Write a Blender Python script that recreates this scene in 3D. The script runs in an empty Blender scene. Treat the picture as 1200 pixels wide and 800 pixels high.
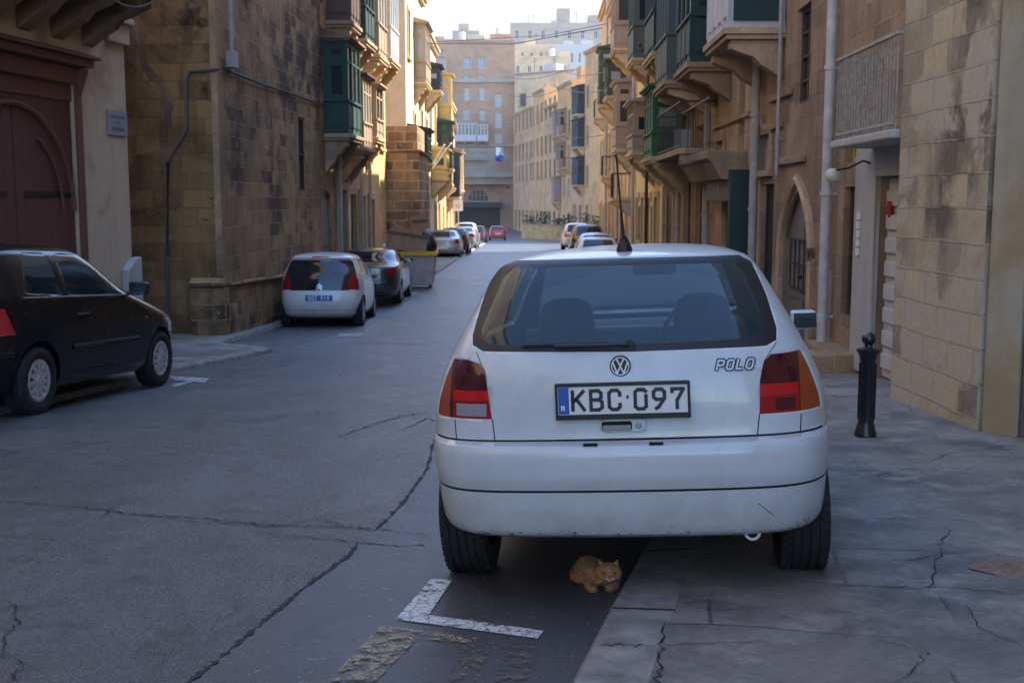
import bpy, bmesh, math, random
from mathutils import Matrix, Vector
R = math.radians
rnd = random.Random(7)
scene = bpy.context.scene
# ------------------------------------------------------------------ camera
EYE = 1.68
F = 1350.0
PITCH = math.atan(165.0 / F)
cd = bpy.data.cameras.new("camera")
cam = bpy.data.objects.new("camera", cd)
scene.collection.objects.link(cam)
cam.location = (0, 0, EYE)
cam.rotation_euler = (R(90) - PITCH, 0, 0)
cd.sensor_width = 36.0
cd.lens = 36.0 * F / 1200.0
cd.clip_start = 0.1
cd.clip_end = 3000
cd.dof.use_dof = True
cd.dof.focus_distance = 4.9
cd.dof.aperture_fstop = 8.0
scene.camera = cam
# ------------------------------------------------------------------ world and sun
SUN_EL, SUN_AZ = 43.0, 62.0      # azimuth from the street axis (+Y) towards +X
world = bpy.data.worlds.new("World")
scene.world = world
world.use_nodes = True
nt = world.node_tree
nt.nodes.clear()
out = nt.nodes.new('ShaderNodeOutputWorld')
bg = nt.nodes.new('ShaderNodeBackground')
sky = nt.nodes.new('ShaderNodeTexSky')
sky.sky_type = 'NISHITA'
sky.sun_disc = False
sky.sun_elevation = R(SUN_EL)
sky.sun_rotation = R(SUN_AZ)
sky.dust_density = 0.3
sky.ozone_density = 4.5
sky.air_density = 1.0
tc = nt.nodes.new('ShaderNodeTexCoord')
mp = nt.nodes.new('ShaderNodeMapping')
mp.inputs['Scale'].default_value = (1.0, 1.0, 2.6)
nz = nt.nodes.new('ShaderNodeTexNoise')
nz.inputs['Scale'].default_value = 3.2
nz.inputs['Detail'].default_value = 9
nz.inputs['Roughness'].default_value = 0.55
rp = nt.nodes.new('ShaderNodeValToRGB')
rp.color_ramp.elements[0].position = 0.30
rp.color_ramp.elements[1].position = 0.62
sep = nt.nodes.new('ShaderNodeSeparateXYZ')
mr = nt.nodes.new('ShaderNodeMapRange')      # more cloud low in the sky
mr.inputs['From Min'].default_value = 0.14
mr.inputs['From Max'].default_value = 0.50
mr.inputs['To Min'].default_value = 1.0
mr.inputs['To Max'].default_value = 0.0
mul = nt.nodes.new('ShaderNodeMath'); mul.operation = 'MULTIPLY'
add = nt.nodes.new('ShaderNodeMath'); add.operation = 'MULTIPLY_ADD'; add.use_clamp = True
add.inputs[1].default_value = 0.45
mix = nt.nodes.new('ShaderNodeMix'); mix.data_type = 'RGBA'
mix.inputs['B'].default_value = (2.3, 2.4, 2.6, 1)
L = nt.links.new
L(tc.outputs['Generated'], mp.inputs['Vector']); L(mp.outputs[0], nz.inputs['Vector'])
L(nz.outputs['Fac'], rp.inputs[0]); L(tc.outputs['Generated'], sep.inputs[0])
L(sep.outputs['Z'], mr.inputs['Value'])
L(rp.outputs[0], add.inputs[0]); 
L(mr.outputs[0], add.inputs[2]); add.inputs[1].default_value = 0.35
L(add.outputs[0], mul.inputs[0]); L(mr.outputs[0], mul.inputs[1])
mrb = nt.nodes.new('ShaderNodeMapRange')      # clouds masked to lie ahead; sky behind kept clear for bluer fill light
mrb.inputs['From Min'].default_value = -0.15; mrb.inputs['From Max'].default_value = 0.45
mul2 = nt.nodes.new('ShaderNodeMath'); mul2.operation = 'MULTIPLY'
mrc = nt.nodes.new('ShaderNodeMapRange'); mrc.inputs['From Min'].default_value = 0.0; mrc.inputs['From Max'].default_value = -0.5  # adds unseen cloud on the left, whitening the fill on the right fronts
mx_ = nt.nodes.new('ShaderNodeMath'); mx_.operation = 'MAXIMUM'
L(sep.outputs['X'], mrc.inputs['Value']); L(mrb.outputs[0], mx_.inputs[0]); L(mrc.outputs[0], mx_.inputs[1])
L(sep.outputs['Y'], mrb.inputs['Value']); L(mul.outputs[0], mul2.inputs[0]); L(mx_.outputs[0], mul2.inputs[1])
cr_ = nt.nodes.new('ShaderNodeValToRGB'); cr_.color_ramp.elements[0].position = .35; cr_.color_ramp.elements[1].position = .65
cr_.color_ramp.elements[0].color = (.66, .67, .70, 1); cr_.color_ramp.elements[1].color = (1, 1, 1, 1)
nz3 = nt.nodes.new('ShaderNodeTexNoise'); nz3.inputs['Scale'].default_value = 9; nz3.inputs['Detail'].default_value = 8; L(mp.outputs[0], nz3.inputs['Vector']); L(nz3.outputs['Fac'], cr_.inputs[0])
cm_ = nt.nodes.new('ShaderNodeMix'); cm_.data_type = 'RGBA'; cm_.blend_type = 'MULTIPLY'; cm_.inputs['Factor'].default_value = 1
cm_.inputs['A'].default_value = (1.75, 1.73, 1.72, 1); L(cr_.outputs[0], cm_.inputs['B']); L(cm_.outputs['Result'], mix.inputs['B'])
L(mul2.outputs[0], mix.inputs['Factor']); L(sky.outputs[0], mix.inputs['A'])
L(mix.outputs['Result'], bg.inputs[0]); L(bg.outputs[0], out.inputs[0])
bg.inputs[1].default_value = 0.15
sd = bpy.data.lights.new("sun", 'SUN')
sd.energy = 3.0
sd.angle = R(0.5)
sd.color = (1.0, 0.90, 0.74)
sun = bpy.data.objects.new("sun", sd)
scene.collection.objects.link(sun)
sdir = Vector((math.sin(R(SUN_AZ)) * math.cos(R(SUN_EL)), math.cos(R(SUN_AZ)) * math.cos(R(SUN_EL)), math.sin(R(SUN_EL))))
sun.rotation_euler = sdir.to_track_quat('Z', 'Y').to_euler()
sun.location = (20, 20, 40)
scene.view_settings.view_transform = 'Standard'
scene.view_settings.look = 'None'
scene.view_settings.gamma = 1
scene.view_settings.exposure = 2.38
scene.view_settings.use_curve_mapping = False
scene.cycles.max_bounces = 8
scene.cycles.diffuse_bounces = 6
scene.cycles.transparent_max_bounces = 8
# ------------------------------------------------------------------ measuring helpers
ct, st_ = math.cos(PITCH), math.sin(PITCH)
def ray(px, py):
    u, v = (px - 600.0) / F, (400.0 - py) / F
    return Vector((u, ct + v * st_, v * ct - st_))
KN = [(-30, 1.1), (0, .14), (3.7, .05), (5, 0), (10.15, -.21), (13, -.385), (17, -.56), (22, -.75), (28, -.9), (34, -.98), (45, -1.02), (56, -1.07),
      (72, -1.25), (90, -1.65), (112, -2.15), (130, -2.3), (900, -2.3)]
def interp(kn, t):
    if t <= kn[0][0]: return kn[0][1]
    for a, b in zip(kn, kn[1:]):
        if t <= b[0]:
            return a[1] + (b[1] - a[1]) * (t - a[0]) / (b[0] - a[0])
    return kn[-1][1]
def g(y): return interp(KN, y)
def ground(px, py, dz=0.0):
    d = ray(px, py); Y = 5.0
    for _ in range(60):
        h = EYE - g(Y) - dz
        Y = 0.5 * Y + 0.5 * (h / max(1e-4, -d.z / d.y))
    return Vector((d.x / d.y * Y, Y, g(Y) + dz))
def at(px, py, Y):
    d = ray(px, py)
    return Vector((d.x / d.y * Y, Y, EYE + d.z / d.y * Y))
# ------------------------------------------------------------------ objects
col = scene.collection
WM = {}
KIDS = {}
def tag(o, label=None, cat=None, group=None, kind=None):
    if label: o['label'] = label
    if cat: o['category'] = cat
    if group: o['group'] = group
    if kind: o['kind'] = kind
    return o
def empty(name, loc, rot=(0, 0, 0), label=None, cat=None, group=None):
    o = bpy.data.objects.new(name, None)
    o.empty_display_size = 0.2
    col.objects.link(o)
    o.location = loc; o.rotation_euler = rot
    from mathutils import Euler
    WM[o] = Matrix.Translation(loc) @ Euler(rot).to_matrix().to_4x4()
    KIDS[o] = []
    return tag(o, label, cat, group)
def copy_tree(o, parent=None):
    c = o.copy(); col.objects.link(c); c.parent = parent
    KIDS[c] = []; WM[c] = WM.get(o)
    if parent is not None: KIDS[parent].append(c)
    for ch in KIDS.get(o, []):
        copy_tree(ch, c)
    return c
class MB:
    """collects shapes and links them as one mesh object"""
    def __init__(self, M=None):
        self.v, self.f, self.mi = [], [], []
        self.M = M or Matrix.Identity(4); self.cur = 0
    def add(self, vs, fs):
        n = len(self.v)
        for p in vs: self.v.append(self.M @ Vector(p))
        for f in fs:
            self.f.append([n + i for i in f]); self.mi.append(self.cur)
        return self
    def box(self, x0, x1, y0, y1, z0, z1):
        return self.add([(x0, y0, z0), (x1, y0, z0), (x1, y1, z0), (x0, y1, z0), (x0, y0, z1), (x1, y0, z1), (x1, y1, z1), (x0, y1, z1)],
                        [(0, 3, 2, 1), (4, 5, 6, 7), (0, 1, 5, 4), (1, 2, 6, 5), (2, 3, 7, 6), (3, 0, 4, 7)])
    def prism(self, poly, a0, a1, axis='x'):
        """poly = 2D outline; axis 'x': poly in (y,z); 'y': (x,z); 'z': (x,y)"""
        def P(p, a):
            return {'x': (a, p[0], p[1]), 'y': (p[0], a, p[1]), 'z': (p[0], p[1], a)}[axis]
        n = len(poly)
        vs = [P(p, a0) for p in poly] + [P(p, a1) for p in poly]
        fs = [list(range(n))[::-1], list(range(n, 2 * n))]
        for i in range(n):
            j = (i + 1) % n
            fs.append([i, j, n + j, n + i])
        return self.add(vs, fs)
    def tube(self, pts, r, seg=8, cap=True, r2=None):
        pts = [Vector(p) for p in pts]; n = len(pts); rings = []
        up = Vector((0, 0, 1))
        for i, p in enumerate(pts):
            t = (pts[min(i + 1, n - 1)] - pts[max(i - 1, 0)]).normalized()
            a = t.cross(up)
            if a.length < 0.05: a = t.cross(Vector((1, 0, 0)))
            a.normalize(); b = t.cross(a)
            rr = r[i] if isinstance(r, (list, tuple)) else (r if r2 is None else r + (r2 - r) * i / (n - 1))
            rings.append([p + a * (rr * math.cos(2 * math.pi * k / seg)) + b * (rr * math.sin(2 * math.pi * k / seg)) for k in range(seg)])
        vs = [q for rg in rings for q in rg]; fs = []
        for i in range(n - 1):
            for k in range(seg):
                k2 = (k + 1) % seg
                fs.append([i * seg + k, i * seg + k2, (i + 1) * seg + k2, (i + 1) * seg + k])
        if cap:
            fs.append(list(range(seg))[::-1]); fs.append([(n - 1) * seg + k for k in range(seg)])
        return self.add(vs, fs)
    def lathe(self, prof, c=(0, 0, 0), axis='z', seg=24, caps=True):
        """prof = [(r, h)]"""
        vs, fs = [], []; n = len(prof)
        for r_, h in prof:
            for k in range(seg):
                a = 2 * math.pi * k / seg; x, y = r_ * math.cos(a), r_ * math.sin(a)
                p = {'z': (x, y, h), 'x': (h, x, y), 'y': (x, h, y)}[axis]
                vs.append((p[0] + c[0], p[1] + c[1], p[2] + c[2]))
        for i in range(n - 1):
            for k in range(seg):
                k2 = (k + 1) % seg
                fs.append([i * seg + k, i * seg + k2, (i + 1) * seg + k2, (i + 1) * seg + k])
        if caps and prof[0][0] > 1e-4: fs.append(list(range(seg))[::-1])
        if caps and prof[-1][0] > 1e-4: fs.append([(n - 1) * seg + k for k in range(seg)])
        return self.add(vs, fs)
    def ball(self, c, r, seg=16, sc=(1, 1, 1)):
        vs, fs = [], []; m = seg // 2
        for i in range(m + 1):
            a = math.pi * i / m
            for k in range(seg):
                b = 2 * math.pi * k / seg
                vs.append((c[0] + r * sc[0] * math.sin(a) * math.cos(b), c[1] + r * sc[1] * math.sin(a) * math.sin(b), c[2] + r * sc[2] * math.cos(a)))
        for i in range(m):
            for k in range(seg):
                k2 = (k + 1) % seg
                fs.append([i * seg + k, (i + 1) * seg + k, (i + 1) * seg + k2, i * seg + k2])
        return self.add(vs, fs)
    def build(self, name, mats, parent=None, local=False, smooth=False, bevel=0, merge=True, bseg=2, angle=40):
        if not self.v: return None
        inv = WM[parent].inverted() if (parent is not None and not local) else Matrix.Identity(4)
        bm = bmesh.new()
        bv = [bm.verts.new(inv @ p) for p in self.v]
        uvl = bm.loops.layers.uv.new("uv")
        for f, mi in zip(self.f, self.mi):
            try: fc = bm.faces.new([bv[i] for i in f])
            except ValueError: continue
            fc.material_index = mi
        if merge: bmesh.ops.remove_doubles(bm, verts=bm.verts, dist=1e-5)
        bmesh.ops.recalc_face_normals(bm, faces=bm.faces)
        return link_bm(bm, name, mats, parent, smooth, bevel, bseg, angle)
def planar_uv(bm):
    uvl = bm.loops.layers.uv.verify()
    bm.normal_update()
    for fc in bm.faces:
        n = fc.normal
        if abs(n.z) > 0.75:
            for lp in fc.loops: lp[uvl].uv = (lp.vert.co.x, lp.vert.co.y)
        else:
            t = Vector((-n.y, n.x, 0))
            if t.length < 1e-6: t = Vector((1, 0, 0))
            t.normalize()
            if abs(t.y) >= abs(t.x):
                if t.y < 0: t = -t
            elif t.x < 0: t = -t
            for lp in fc.loops: lp[uvl].uv = (lp.vert.co.dot(t), lp.vert.co.z)
def link_bm(bm, name, mats, parent=None, smooth=False, bevel=0, bseg=2, angle=40, uv=True):
    if uv: planar_uv(bm)
    me = bpy.data.meshes.new(name)
    bm.to_mesh(me); bm.free()
    if not isinstance(mats, (list, tuple)): mats = [mats]
    for m in mats: me.materials.append(m)
    if smooth:
        for p in me.polygons: p.use_smooth = True
        if angle < 180:
            me.set_sharp_from_angle(angle=R(angle))
    o = bpy.data.objects.new(name, me)
    col.objects.link(o)
    KIDS[o] = []
    if parent is not None:
        o.parent = parent; KIDS[parent].append(o); WM[o] = WM[parent]
    else: WM[o] = Matrix.Identity(4)
    if bevel:
        b = o.modifiers.new("bevel", 'BEVEL'); b.width = bevel; b.segments = bseg; b.limit_method = 'ANGLE'; b.angle_limit = R(35)
    return o
# ------------------------------------------------------------------ materials
class NG:
    def __init__(self, name):
        self.m = bpy.data.materials.new(name); self.m.use_nodes = True
        self.t = self.m.node_tree; self.b = self.t.nodes['Principled BSDF']
    def n(self, typ, **kw):
        x = self.t.nodes.new(typ)
        for k, v in kw.items():
            if k.startswith('i_'):
                x.inputs[k[2:].replace('_', ' ')].default_value = v
            else: setattr(x, k, v)
        return x
    def l(self, a, b): self.t.links.new(a, b)
    def ramp(self, src, stops):
        r_ = self.n('ShaderNodeValToRGB'); e = r_.color_ramp.elements
        while len(e) < len(stops): e.new(0.5)
        for q, (p, c) in zip(e, stops):
            q.position = p; q.color = c if len(c) == 4 else (*c, 1)
        self.l(src, r_.inputs[0]); return r_.outputs[0]
    def mix(self, fac, a, b, mode='MIX'):
        m_ = self.n('ShaderNodeMix', data_type='RGBA', blend_type=mode)
        for key, val in (('Factor', fac), ('A', a), ('B', b)):
            s = m_.inputs[key]
            if hasattr(val, 'links'): self.l(val, s)
            elif key == 'Factor': s.default_value = val
            else: s.default_value = (*val, 1) if len(val) == 3 else val
        return m_.outputs['Result']
    def noise(self, vec, scale, detail=5, rough=.55, dist=0.0):
        q = self.n('ShaderNodeTexNoise'); q.inputs['Scale'].default_value = scale
        q.inputs['Detail'].default_value = detail; q.inputs['Roughness'].default_value = rough
        q.inputs['Distortion'].default_value = dist
        self.l(vec, q.inputs['Vector']); return q.outputs['Fac']
    def mapped(self, vec, scale=(1, 1, 1), loc=(0, 0, 0), rot=(0, 0, 0)):
        q = self.n('ShaderNodeMapping'); q.inputs['Scale'].default_value = scale; q.inputs['Location'].default_value = loc
        q.inputs['Rotation'].default_value = rot
        self.l(vec, q.inputs['Vector']); return q.outputs[0]
    def bump(self, h, strength, dist=0.01):
        q = self.n('ShaderNodeBump'); q.inputs['Strength'].default_value = strength; q.inputs['Distance'].default_value = dist
        self.l(h, q.inputs['Height'])
        if self.b.inputs['Normal'].links:
            self.l(self.b.inputs['Normal'].links[0].from_socket, q.inputs['Normal'])
        self.l(q.outputs[0], self.b.inputs['Normal'])
    def base(self, c):
        if hasattr(c, 'links'): self.l(c, self.b.inputs['Base Color'])
        else: self.b.inputs['Base Color'].default_value = (*c, 1)
def obj_vec(N): return N.n('ShaderNodeTexCoord').outputs['Object']
def uv_vec(N): return N.n('ShaderNodeTexCoord').outputs['UV']
def simple(name, c, rough=.5, metal=0, spec=None, coat=0, noise=0.0, nscale=8.0, bump=0, emit=None):
    N = NG(name); N.base(c)
    N.b.inputs['Roughness'].default_value = rough; N.b.inputs['Metallic'].default_value = metal
    if coat: N.b.inputs['Coat Weight'].default_value = coat; N.b.inputs['Coat Roughness'].default_value = .04
    if noise:
        v = obj_vec(N); f = N.noise(v, nscale, 6, .6)
        cc = N.ramp(f, [(.3, tuple(x * (1 - noise) for x in c)), (.7, tuple(min(1, x * (1 + noise)) for x in c))])
        N.base(cc)
        if bump: N.bump(f, bump, .01)
    return N.m
def stone(name, c1, c2, mortar, bw=.55, bh=.27, stain=(.05, .04, .03), stain_amt=.5, wear=.5, seed=0.0, msize=.012, plaster=None, plaster_amt=0.0, streak=.4, gap=1.0, bmp=.6, soot=0.0, joint=.0):
    N = NG(name); uv = uv_vec(N)
    wob = N.noise(uv, 1.7, 3)
    sc = N.n('ShaderNodeVectorMath', operation='MULTIPLY_ADD')
    cmb = N.n('ShaderNodeCombineXYZ'); N.l(wob, cmb.inputs[0]); N.l(wob, cmb.inputs[1])
    N.l(cmb.outputs[0], sc.inputs[0]); sc.inputs[1].default_value = (.11, .06, 0); N.l(uv, sc.inputs[2])
    br = N.n('ShaderNodeTexBrick'); br.offset = .5; br.squash = 1.35; br.squash_frequency = 3
    N.l(sc.outputs[0], br.inputs['Vector'])
    br.inputs['Scale'].default_value = 1.0; br.inputs['Brick Width'].default_value = bw; br.inputs['Row Height'].default_value = bh
    br.inputs['Mortar Size'].default_value = msize; br.inputs['Mortar Smooth'].default_value = .35
    br.inputs['Bias'].default_value = -.1
    br.inputs['Color1'].default_value = (*c1, 1); br.inputs['Color2'].default_value = (*c2, 1); br.inputs['Mortar'].default_value = (*mortar, 1)
    c = br.outputs['Color']
    v = N.mapped(uv, loc=(seed, seed * .7, seed * 1.3))
    big = N.noise(v, .55, 7, .62)
    c = N.mix(N.ramp(big, [(.38, (0, 0, 0)), (.68, (wear, wear, wear))]), c, tuple(min(1, x * 1.35) for x in c1))
    if streak:
        s = N.noise(N.mapped(uv, scale=(2.6, .22, 1), loc=(seed * 2, 0, 0)), 1.6, 6, .6)
        c = N.mix(N.ramp(s, [(.5, (0, 0, 0)), (.75, (streak, streak, streak))]), c, tuple(x * .45 for x in c2))
    st1 = N.noise(N.mapped(v, loc=(11, 3, 0)), .42, 9, .68, .4)
    c = N.mix(N.ramp(st1, [(.49, (0, 0, 0)), (.62, (stain_amt,) * 3)]), c, stain)
    if soot:
        sn = N.noise(N.mapped(uv, scale=(1, .75, 1), loc=(seed * 5, 2, 0)), .38, 10, .68, .15)
        bl = N.n('ShaderNodeRGBToBW'); N.l(br.outputs['Color'], bl.inputs[0])
        ad = N.n('ShaderNodeMath', operation='MULTIPLY_ADD'); N.l(bl.outputs[0], ad.inputs[0]); ad.inputs[1].default_value = -.35; N.l(sn, ad.inputs[2])
        c = N.mix(N.ramp(ad.outputs[0], [(.42, (0, 0, 0)), (.50, (soot,) * 3)]), c, tuple(x * .9 for x in stain))
        er = N.noise(N.mapped(uv, loc=(seed, 9, 0)), 2.1, 9, .75, .5)
        c = N.mix(N.ramp(er, [(.60, (0, 0, 0)), (.66, (.75, .75, .75))]), c, tuple(min(1, x * 1.5) for x in c1))
    if joint:
        jm = N.n('ShaderNodeMath', operation='MULTIPLY'); N.l(br.outputs['Fac'], jm.inputs[0]); N.l(N.ramp(N.noise(uv, 3, 5, .7), [(.42, (0, 0, 0)), (.6, (joint,) * 3)]), jm.inputs[1])
        c = N.mix(jm.outputs[0], c, tuple(min(1, x * 1.25) for x in mortar))
    fine = N.noise(uv, 14, 8, .7)
    c = N.mix(.35, c, N.ramp(fine, [(.3, (.35, .35, .35)), (.7, (1, 1, 1))]), 'MULTIPLY')
    pits = N.noise(uv, 38, 4, .6)
    if plaster is not None:
        pm = N.noise(N.mapped(uv, loc=(seed * 3, 5, 0)), .8, 8, .62, .3)
        mask = N.ramp(pm, [(1 - plaster_amt - .02, (0, 0, 0)), (1 - plaster_amt + .02, (1, 1, 1))])
        pc = N.mix(N.ramp(fine, [(.3, (0, 0, 0)), (.7, (1, 1, 1))]), plaster, tuple(x * .8 for x in plaster))
        c = N.mix(mask, c, pc)
    N.base(c); N.b.inputs['Roughness'].default_value = .92
    N.b.inputs['Specular IOR Level'].default_value = .2
    inv = N.n('ShaderNodeMath', operation='SUBTRACT'); inv.inputs[0].default_value = 1.0; N.l(br.outputs['Fac'], inv.inputs[1])
    N.bump(inv.outputs[0], bmp, .02 * gap)
    N.bump(fine, .5, .018)
    N.bump(big, .5, .06)
    N.bump(pits, .35, .008)
    return N.m
M = {}
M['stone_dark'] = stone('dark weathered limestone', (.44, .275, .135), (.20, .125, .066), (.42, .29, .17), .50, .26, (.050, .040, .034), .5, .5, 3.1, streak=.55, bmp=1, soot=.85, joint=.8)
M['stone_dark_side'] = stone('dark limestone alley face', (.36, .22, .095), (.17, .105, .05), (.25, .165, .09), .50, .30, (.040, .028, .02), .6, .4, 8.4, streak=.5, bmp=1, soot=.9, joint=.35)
M['stone_wall'] = stone('patched limestone', (.52, .46, .31), (.20, .19, .175), (.42, .37, .28), .50, .262, (.10, .092, .088), .7, .35, 1.3, msize=.012, streak=.4, plaster=(.50, .46, .37), plaster_amt=.47, bmp=1, soot=.75, joint=.35)
M['stone_right'] = stone('brown limestone', (.42, .30, .20), (.26, .19, .13), (.35, .255, .175), .6, .28, (.13, .09, .06), .5, .5, 5.7, streak=.45, soot=.35, joint=.4)
M['stone_right_b'] = stone('tan limestone', (.54, .385, .245), (.39, .28, .175), (.44, .32, .205), .6, .28, (.20, .135, .085), .45, .5, 9.7, streak=.4, soot=.25, joint=.3)
M['stone_gold'] = stone('golden limestone', (.72, .47, .22), (.58, .37, .17), (.56, .38, .2), .6, .28, (.30, .20, .11), .5, .5, 2.7, streak=.45, soot=.25)
M['stone_gold_b'] = stone('ochre limestone', (.66, .41, .18), (.52, .32, .14), (.48, .32, .16), .6, .28, (.27, .17, .09), .5, .4, 6.1, streak=.5, soot=.25)
M['stone_pale'] = stone('pale limestone', (.66, .52, .34), (.56, .43, .27), (.56, .44, .29), .6, .28, (.32, .25, .17), .35, .5, 4.4, streak=.35)
M['stone_rough'] = stone('rough rubble masonry', (.46, .30, .165), (.17, .11, .065), (.52, .37, .23), .62, .34, (.07, .05, .035), .5, .4, 12.1, msize=.03, streak=.3, bmp=1, soot=.4, joint=.9)
M['stone_pink'] = stone('pinkish brown masonry', (.46, .285, .19), (.38, .235, .155), (.40, .27, .18), .7, .3, (.24, .17, .13), .3, .4, 7.7, streak=.25)
M['stone_far'] = stone('honey limestone', (.80, .47, .21), (.66, .38, .17), (.56, .35, .18), .6, .28, (.30, .19, .12), .45, .5, 2.2, streak=.5)
M['stone_far_b'] = stone('rosy limestone', (.76, .45, .25), (.60, .35, .20), (.55, .35, .22), .6, .28, (.30, .2, .14), .5, .5, 6.2, streak=.5)
M['stone_grey'] = stone('grey rendered block', (.40, .35, .29), (.33, .29, .24), (.33, .29, .25), 1.2, .5, (.3, .28, .26), .4, .5, 3.3, streak=.3)
M['stone_trim'] = stone('dressed stone trim', (.47, .32, .19), (.39, .265, .16), (.32, .24, .16), .9, .5, (.17, .125, .085), .5, .4, 15.1, streak=.4)
M['trim_gold'] = stone('golden stone trim', (.64, .47, .27), (.55, .40, .22), (.48, .35, .2), .9, .5, (.3, .21, .12), .4, .4, 1.1, streak=.4)
M['trim_dark'] = stone('soot stained trim', (.34, .225, .135), (.25, .165, .10), (.2, .14, .09), .9, .5, (.06, .045, .035), .7, .3, 2.1, streak=.5)
def plaster(name, c, patch, amt, seed=0., scale=.8):
    N = NG(name); uv = N.mapped(uv_vec(N), loc=(seed, seed, 0))
    a = N.noise(uv, scale, 9, .66, .3); b = N.noise(uv, 3.5, 8, .65); f = N.noise(uv, 30, 5, .7)
    cc = N.mix(N.ramp(a, [(1 - amt - .05, (0, 0, 0)), (1 - amt + .07, (.9, .9, .9))]), c, patch)
    cc = N.mix(N.ramp(b, [(.35, (0, 0, 0)), (.75, (.5, .5, .5))]), cc, tuple(x * .72 for x in c))
    s = N.noise(N.mapped(uv, scale=(3, .25, 1)), 1.5, 6, .6)
    cc = N.mix(N.ramp(s, [(.5, (0, 0, 0)), (.8, (.45, .45, .45))]), cc, tuple(x * .55 for x in c))
    N.base(cc); N.b.inputs['Roughness'].default_value = .93; N.b.inputs['Specular IOR Level'].default_value = .15
    N.bump(b, .5, .02); N.bump(f, .4, .006); N.bump(a, .4, .03)
    return N.m
M['plaster_pale'] = plaster('pale flaking plaster', (.56, .44, .31), (.36, .26, .165), .42, 2.2, 1.1)
M['plaster_green'] = plaster('grey green render', (.36, .335, .26), (.30, .23, .12), .48, 7.2, .9)
M['plaster_white'] = plaster('dirty white plaster', (.46, .46, .45), (.36, .34, .31), .3, 1.2, 1.5)
M['plaster_cream'] = plaster('cream render', (.70, .58, .38), (.58, .45, .28), .4, 5.2, .6)
M['plaster_yellow'] = plaster('yellow wash', (.74, .55, .22), (.62, .44, .17), .4, 3.2, .6)
def asphalt():
    N = NG('worn asphalt'); v = obj_vec(N)
    f = N.noise(v, 95, 4, .75); m_ = N.noise(v, 5.5, 8, .6); b = N.noise(v, .35, 6, .6, .3)
    vo = N.n('ShaderNodeTexVoronoi'); vo.inputs['Scale'].default_value = 120; N.l(v, vo.inputs['Vector'])
    c = N.ramp(f, [(.30, (.020, .0225, .027)), (.52, (.060, .066, .076)), (.66, (.20, .212, .23))])
    c = N.mix(N.ramp(b, [(.44, (0, 0, 0)), (.56, (.75, .75, .75))]), c, (.030, .032, .036))
    c = N.mix(N.ramp(m_, [(.42, (0, 0, 0)), (.72, (.38, .38, .38))]), c, (.115, .115, .118))
    wh = N.noise(N.mapped(v, scale=(1, .10, 1)), 1.3, 5, .55)      # tyre polished lanes
    c = N.mix(N.ramp(wh, [(.45, (0, 0, 0)), (.7, (.5, .5, .5))]), c, (.045, .046, .05))
    v2 = N.n('ShaderNodeTexVoronoi'); v2.inputs['Scale'].default_value = 120; N.l(v, v2.inputs['Vector'])
    sc_ = N.n('ShaderNodeSeparateColor'); N.l(v2.outputs['Color'], sc_.inputs[0])
    c = N.mix(N.ramp(sc_.outputs[0], [(.80, (0, 0, 0)), (.88, (.5, .5, .5))]), c, (.19, .195, .20))
    c = N.mix(N.ramp(sc_.outputs[1], [(.78, (0, 0, 0)), (.86, (.5, .5, .5))]), c, (.022, .022, .024))
    st_n = N.noise(v, 1.4, 8, .7, .6)
    c = N.mix(N.ramp(st_n, [(.56, (0, 0, 0)), (.62, (.75, .75, .75))]), c, (.026, .028, .032))
    sp = N.noise(v, 22, 2, .4)
    c = N.mix(N.ramp(sp, [(.70, (0, 0, 0)), (.74, (.7, .7, .7))]), c, (.02, .02, .021))
    dr_ = N.ramp(N.noise(N.mapped(v, scale=(1, .5, 1)), .9, 9, .72, .7), [(.52, (0, 0, 0)), (.60, (.6, .6, .6))])
    c = N.mix(dr_, c, (.115, .122, .132))
    oil = N.noise(N.mapped(v, scale=(1.2, .35, 1), loc=(3, 7, 0)), 1.1, 7, .7, .4)
    c = N.mix(N.ramp(oil, [(.55, (0, 0, 0)), (.66, (.8, .8, .8))]), c, (.018, .019, .022))
    N.base(c)
    rr = N.ramp(m_, [(.3, (.27, .27, .27)), (.7, (.42, .42, .42))]); N.l(rr, N.b.inputs['Roughness'])
    N.b.inputs['Specular IOR Level'].default_value = .8
    N.bump(vo.outputs['Distance'], .7, .008); N.bump(f, .6, .006); N.bump(m_, .25, .02)
    return N.m
M['asphalt'] = asphalt()
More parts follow.
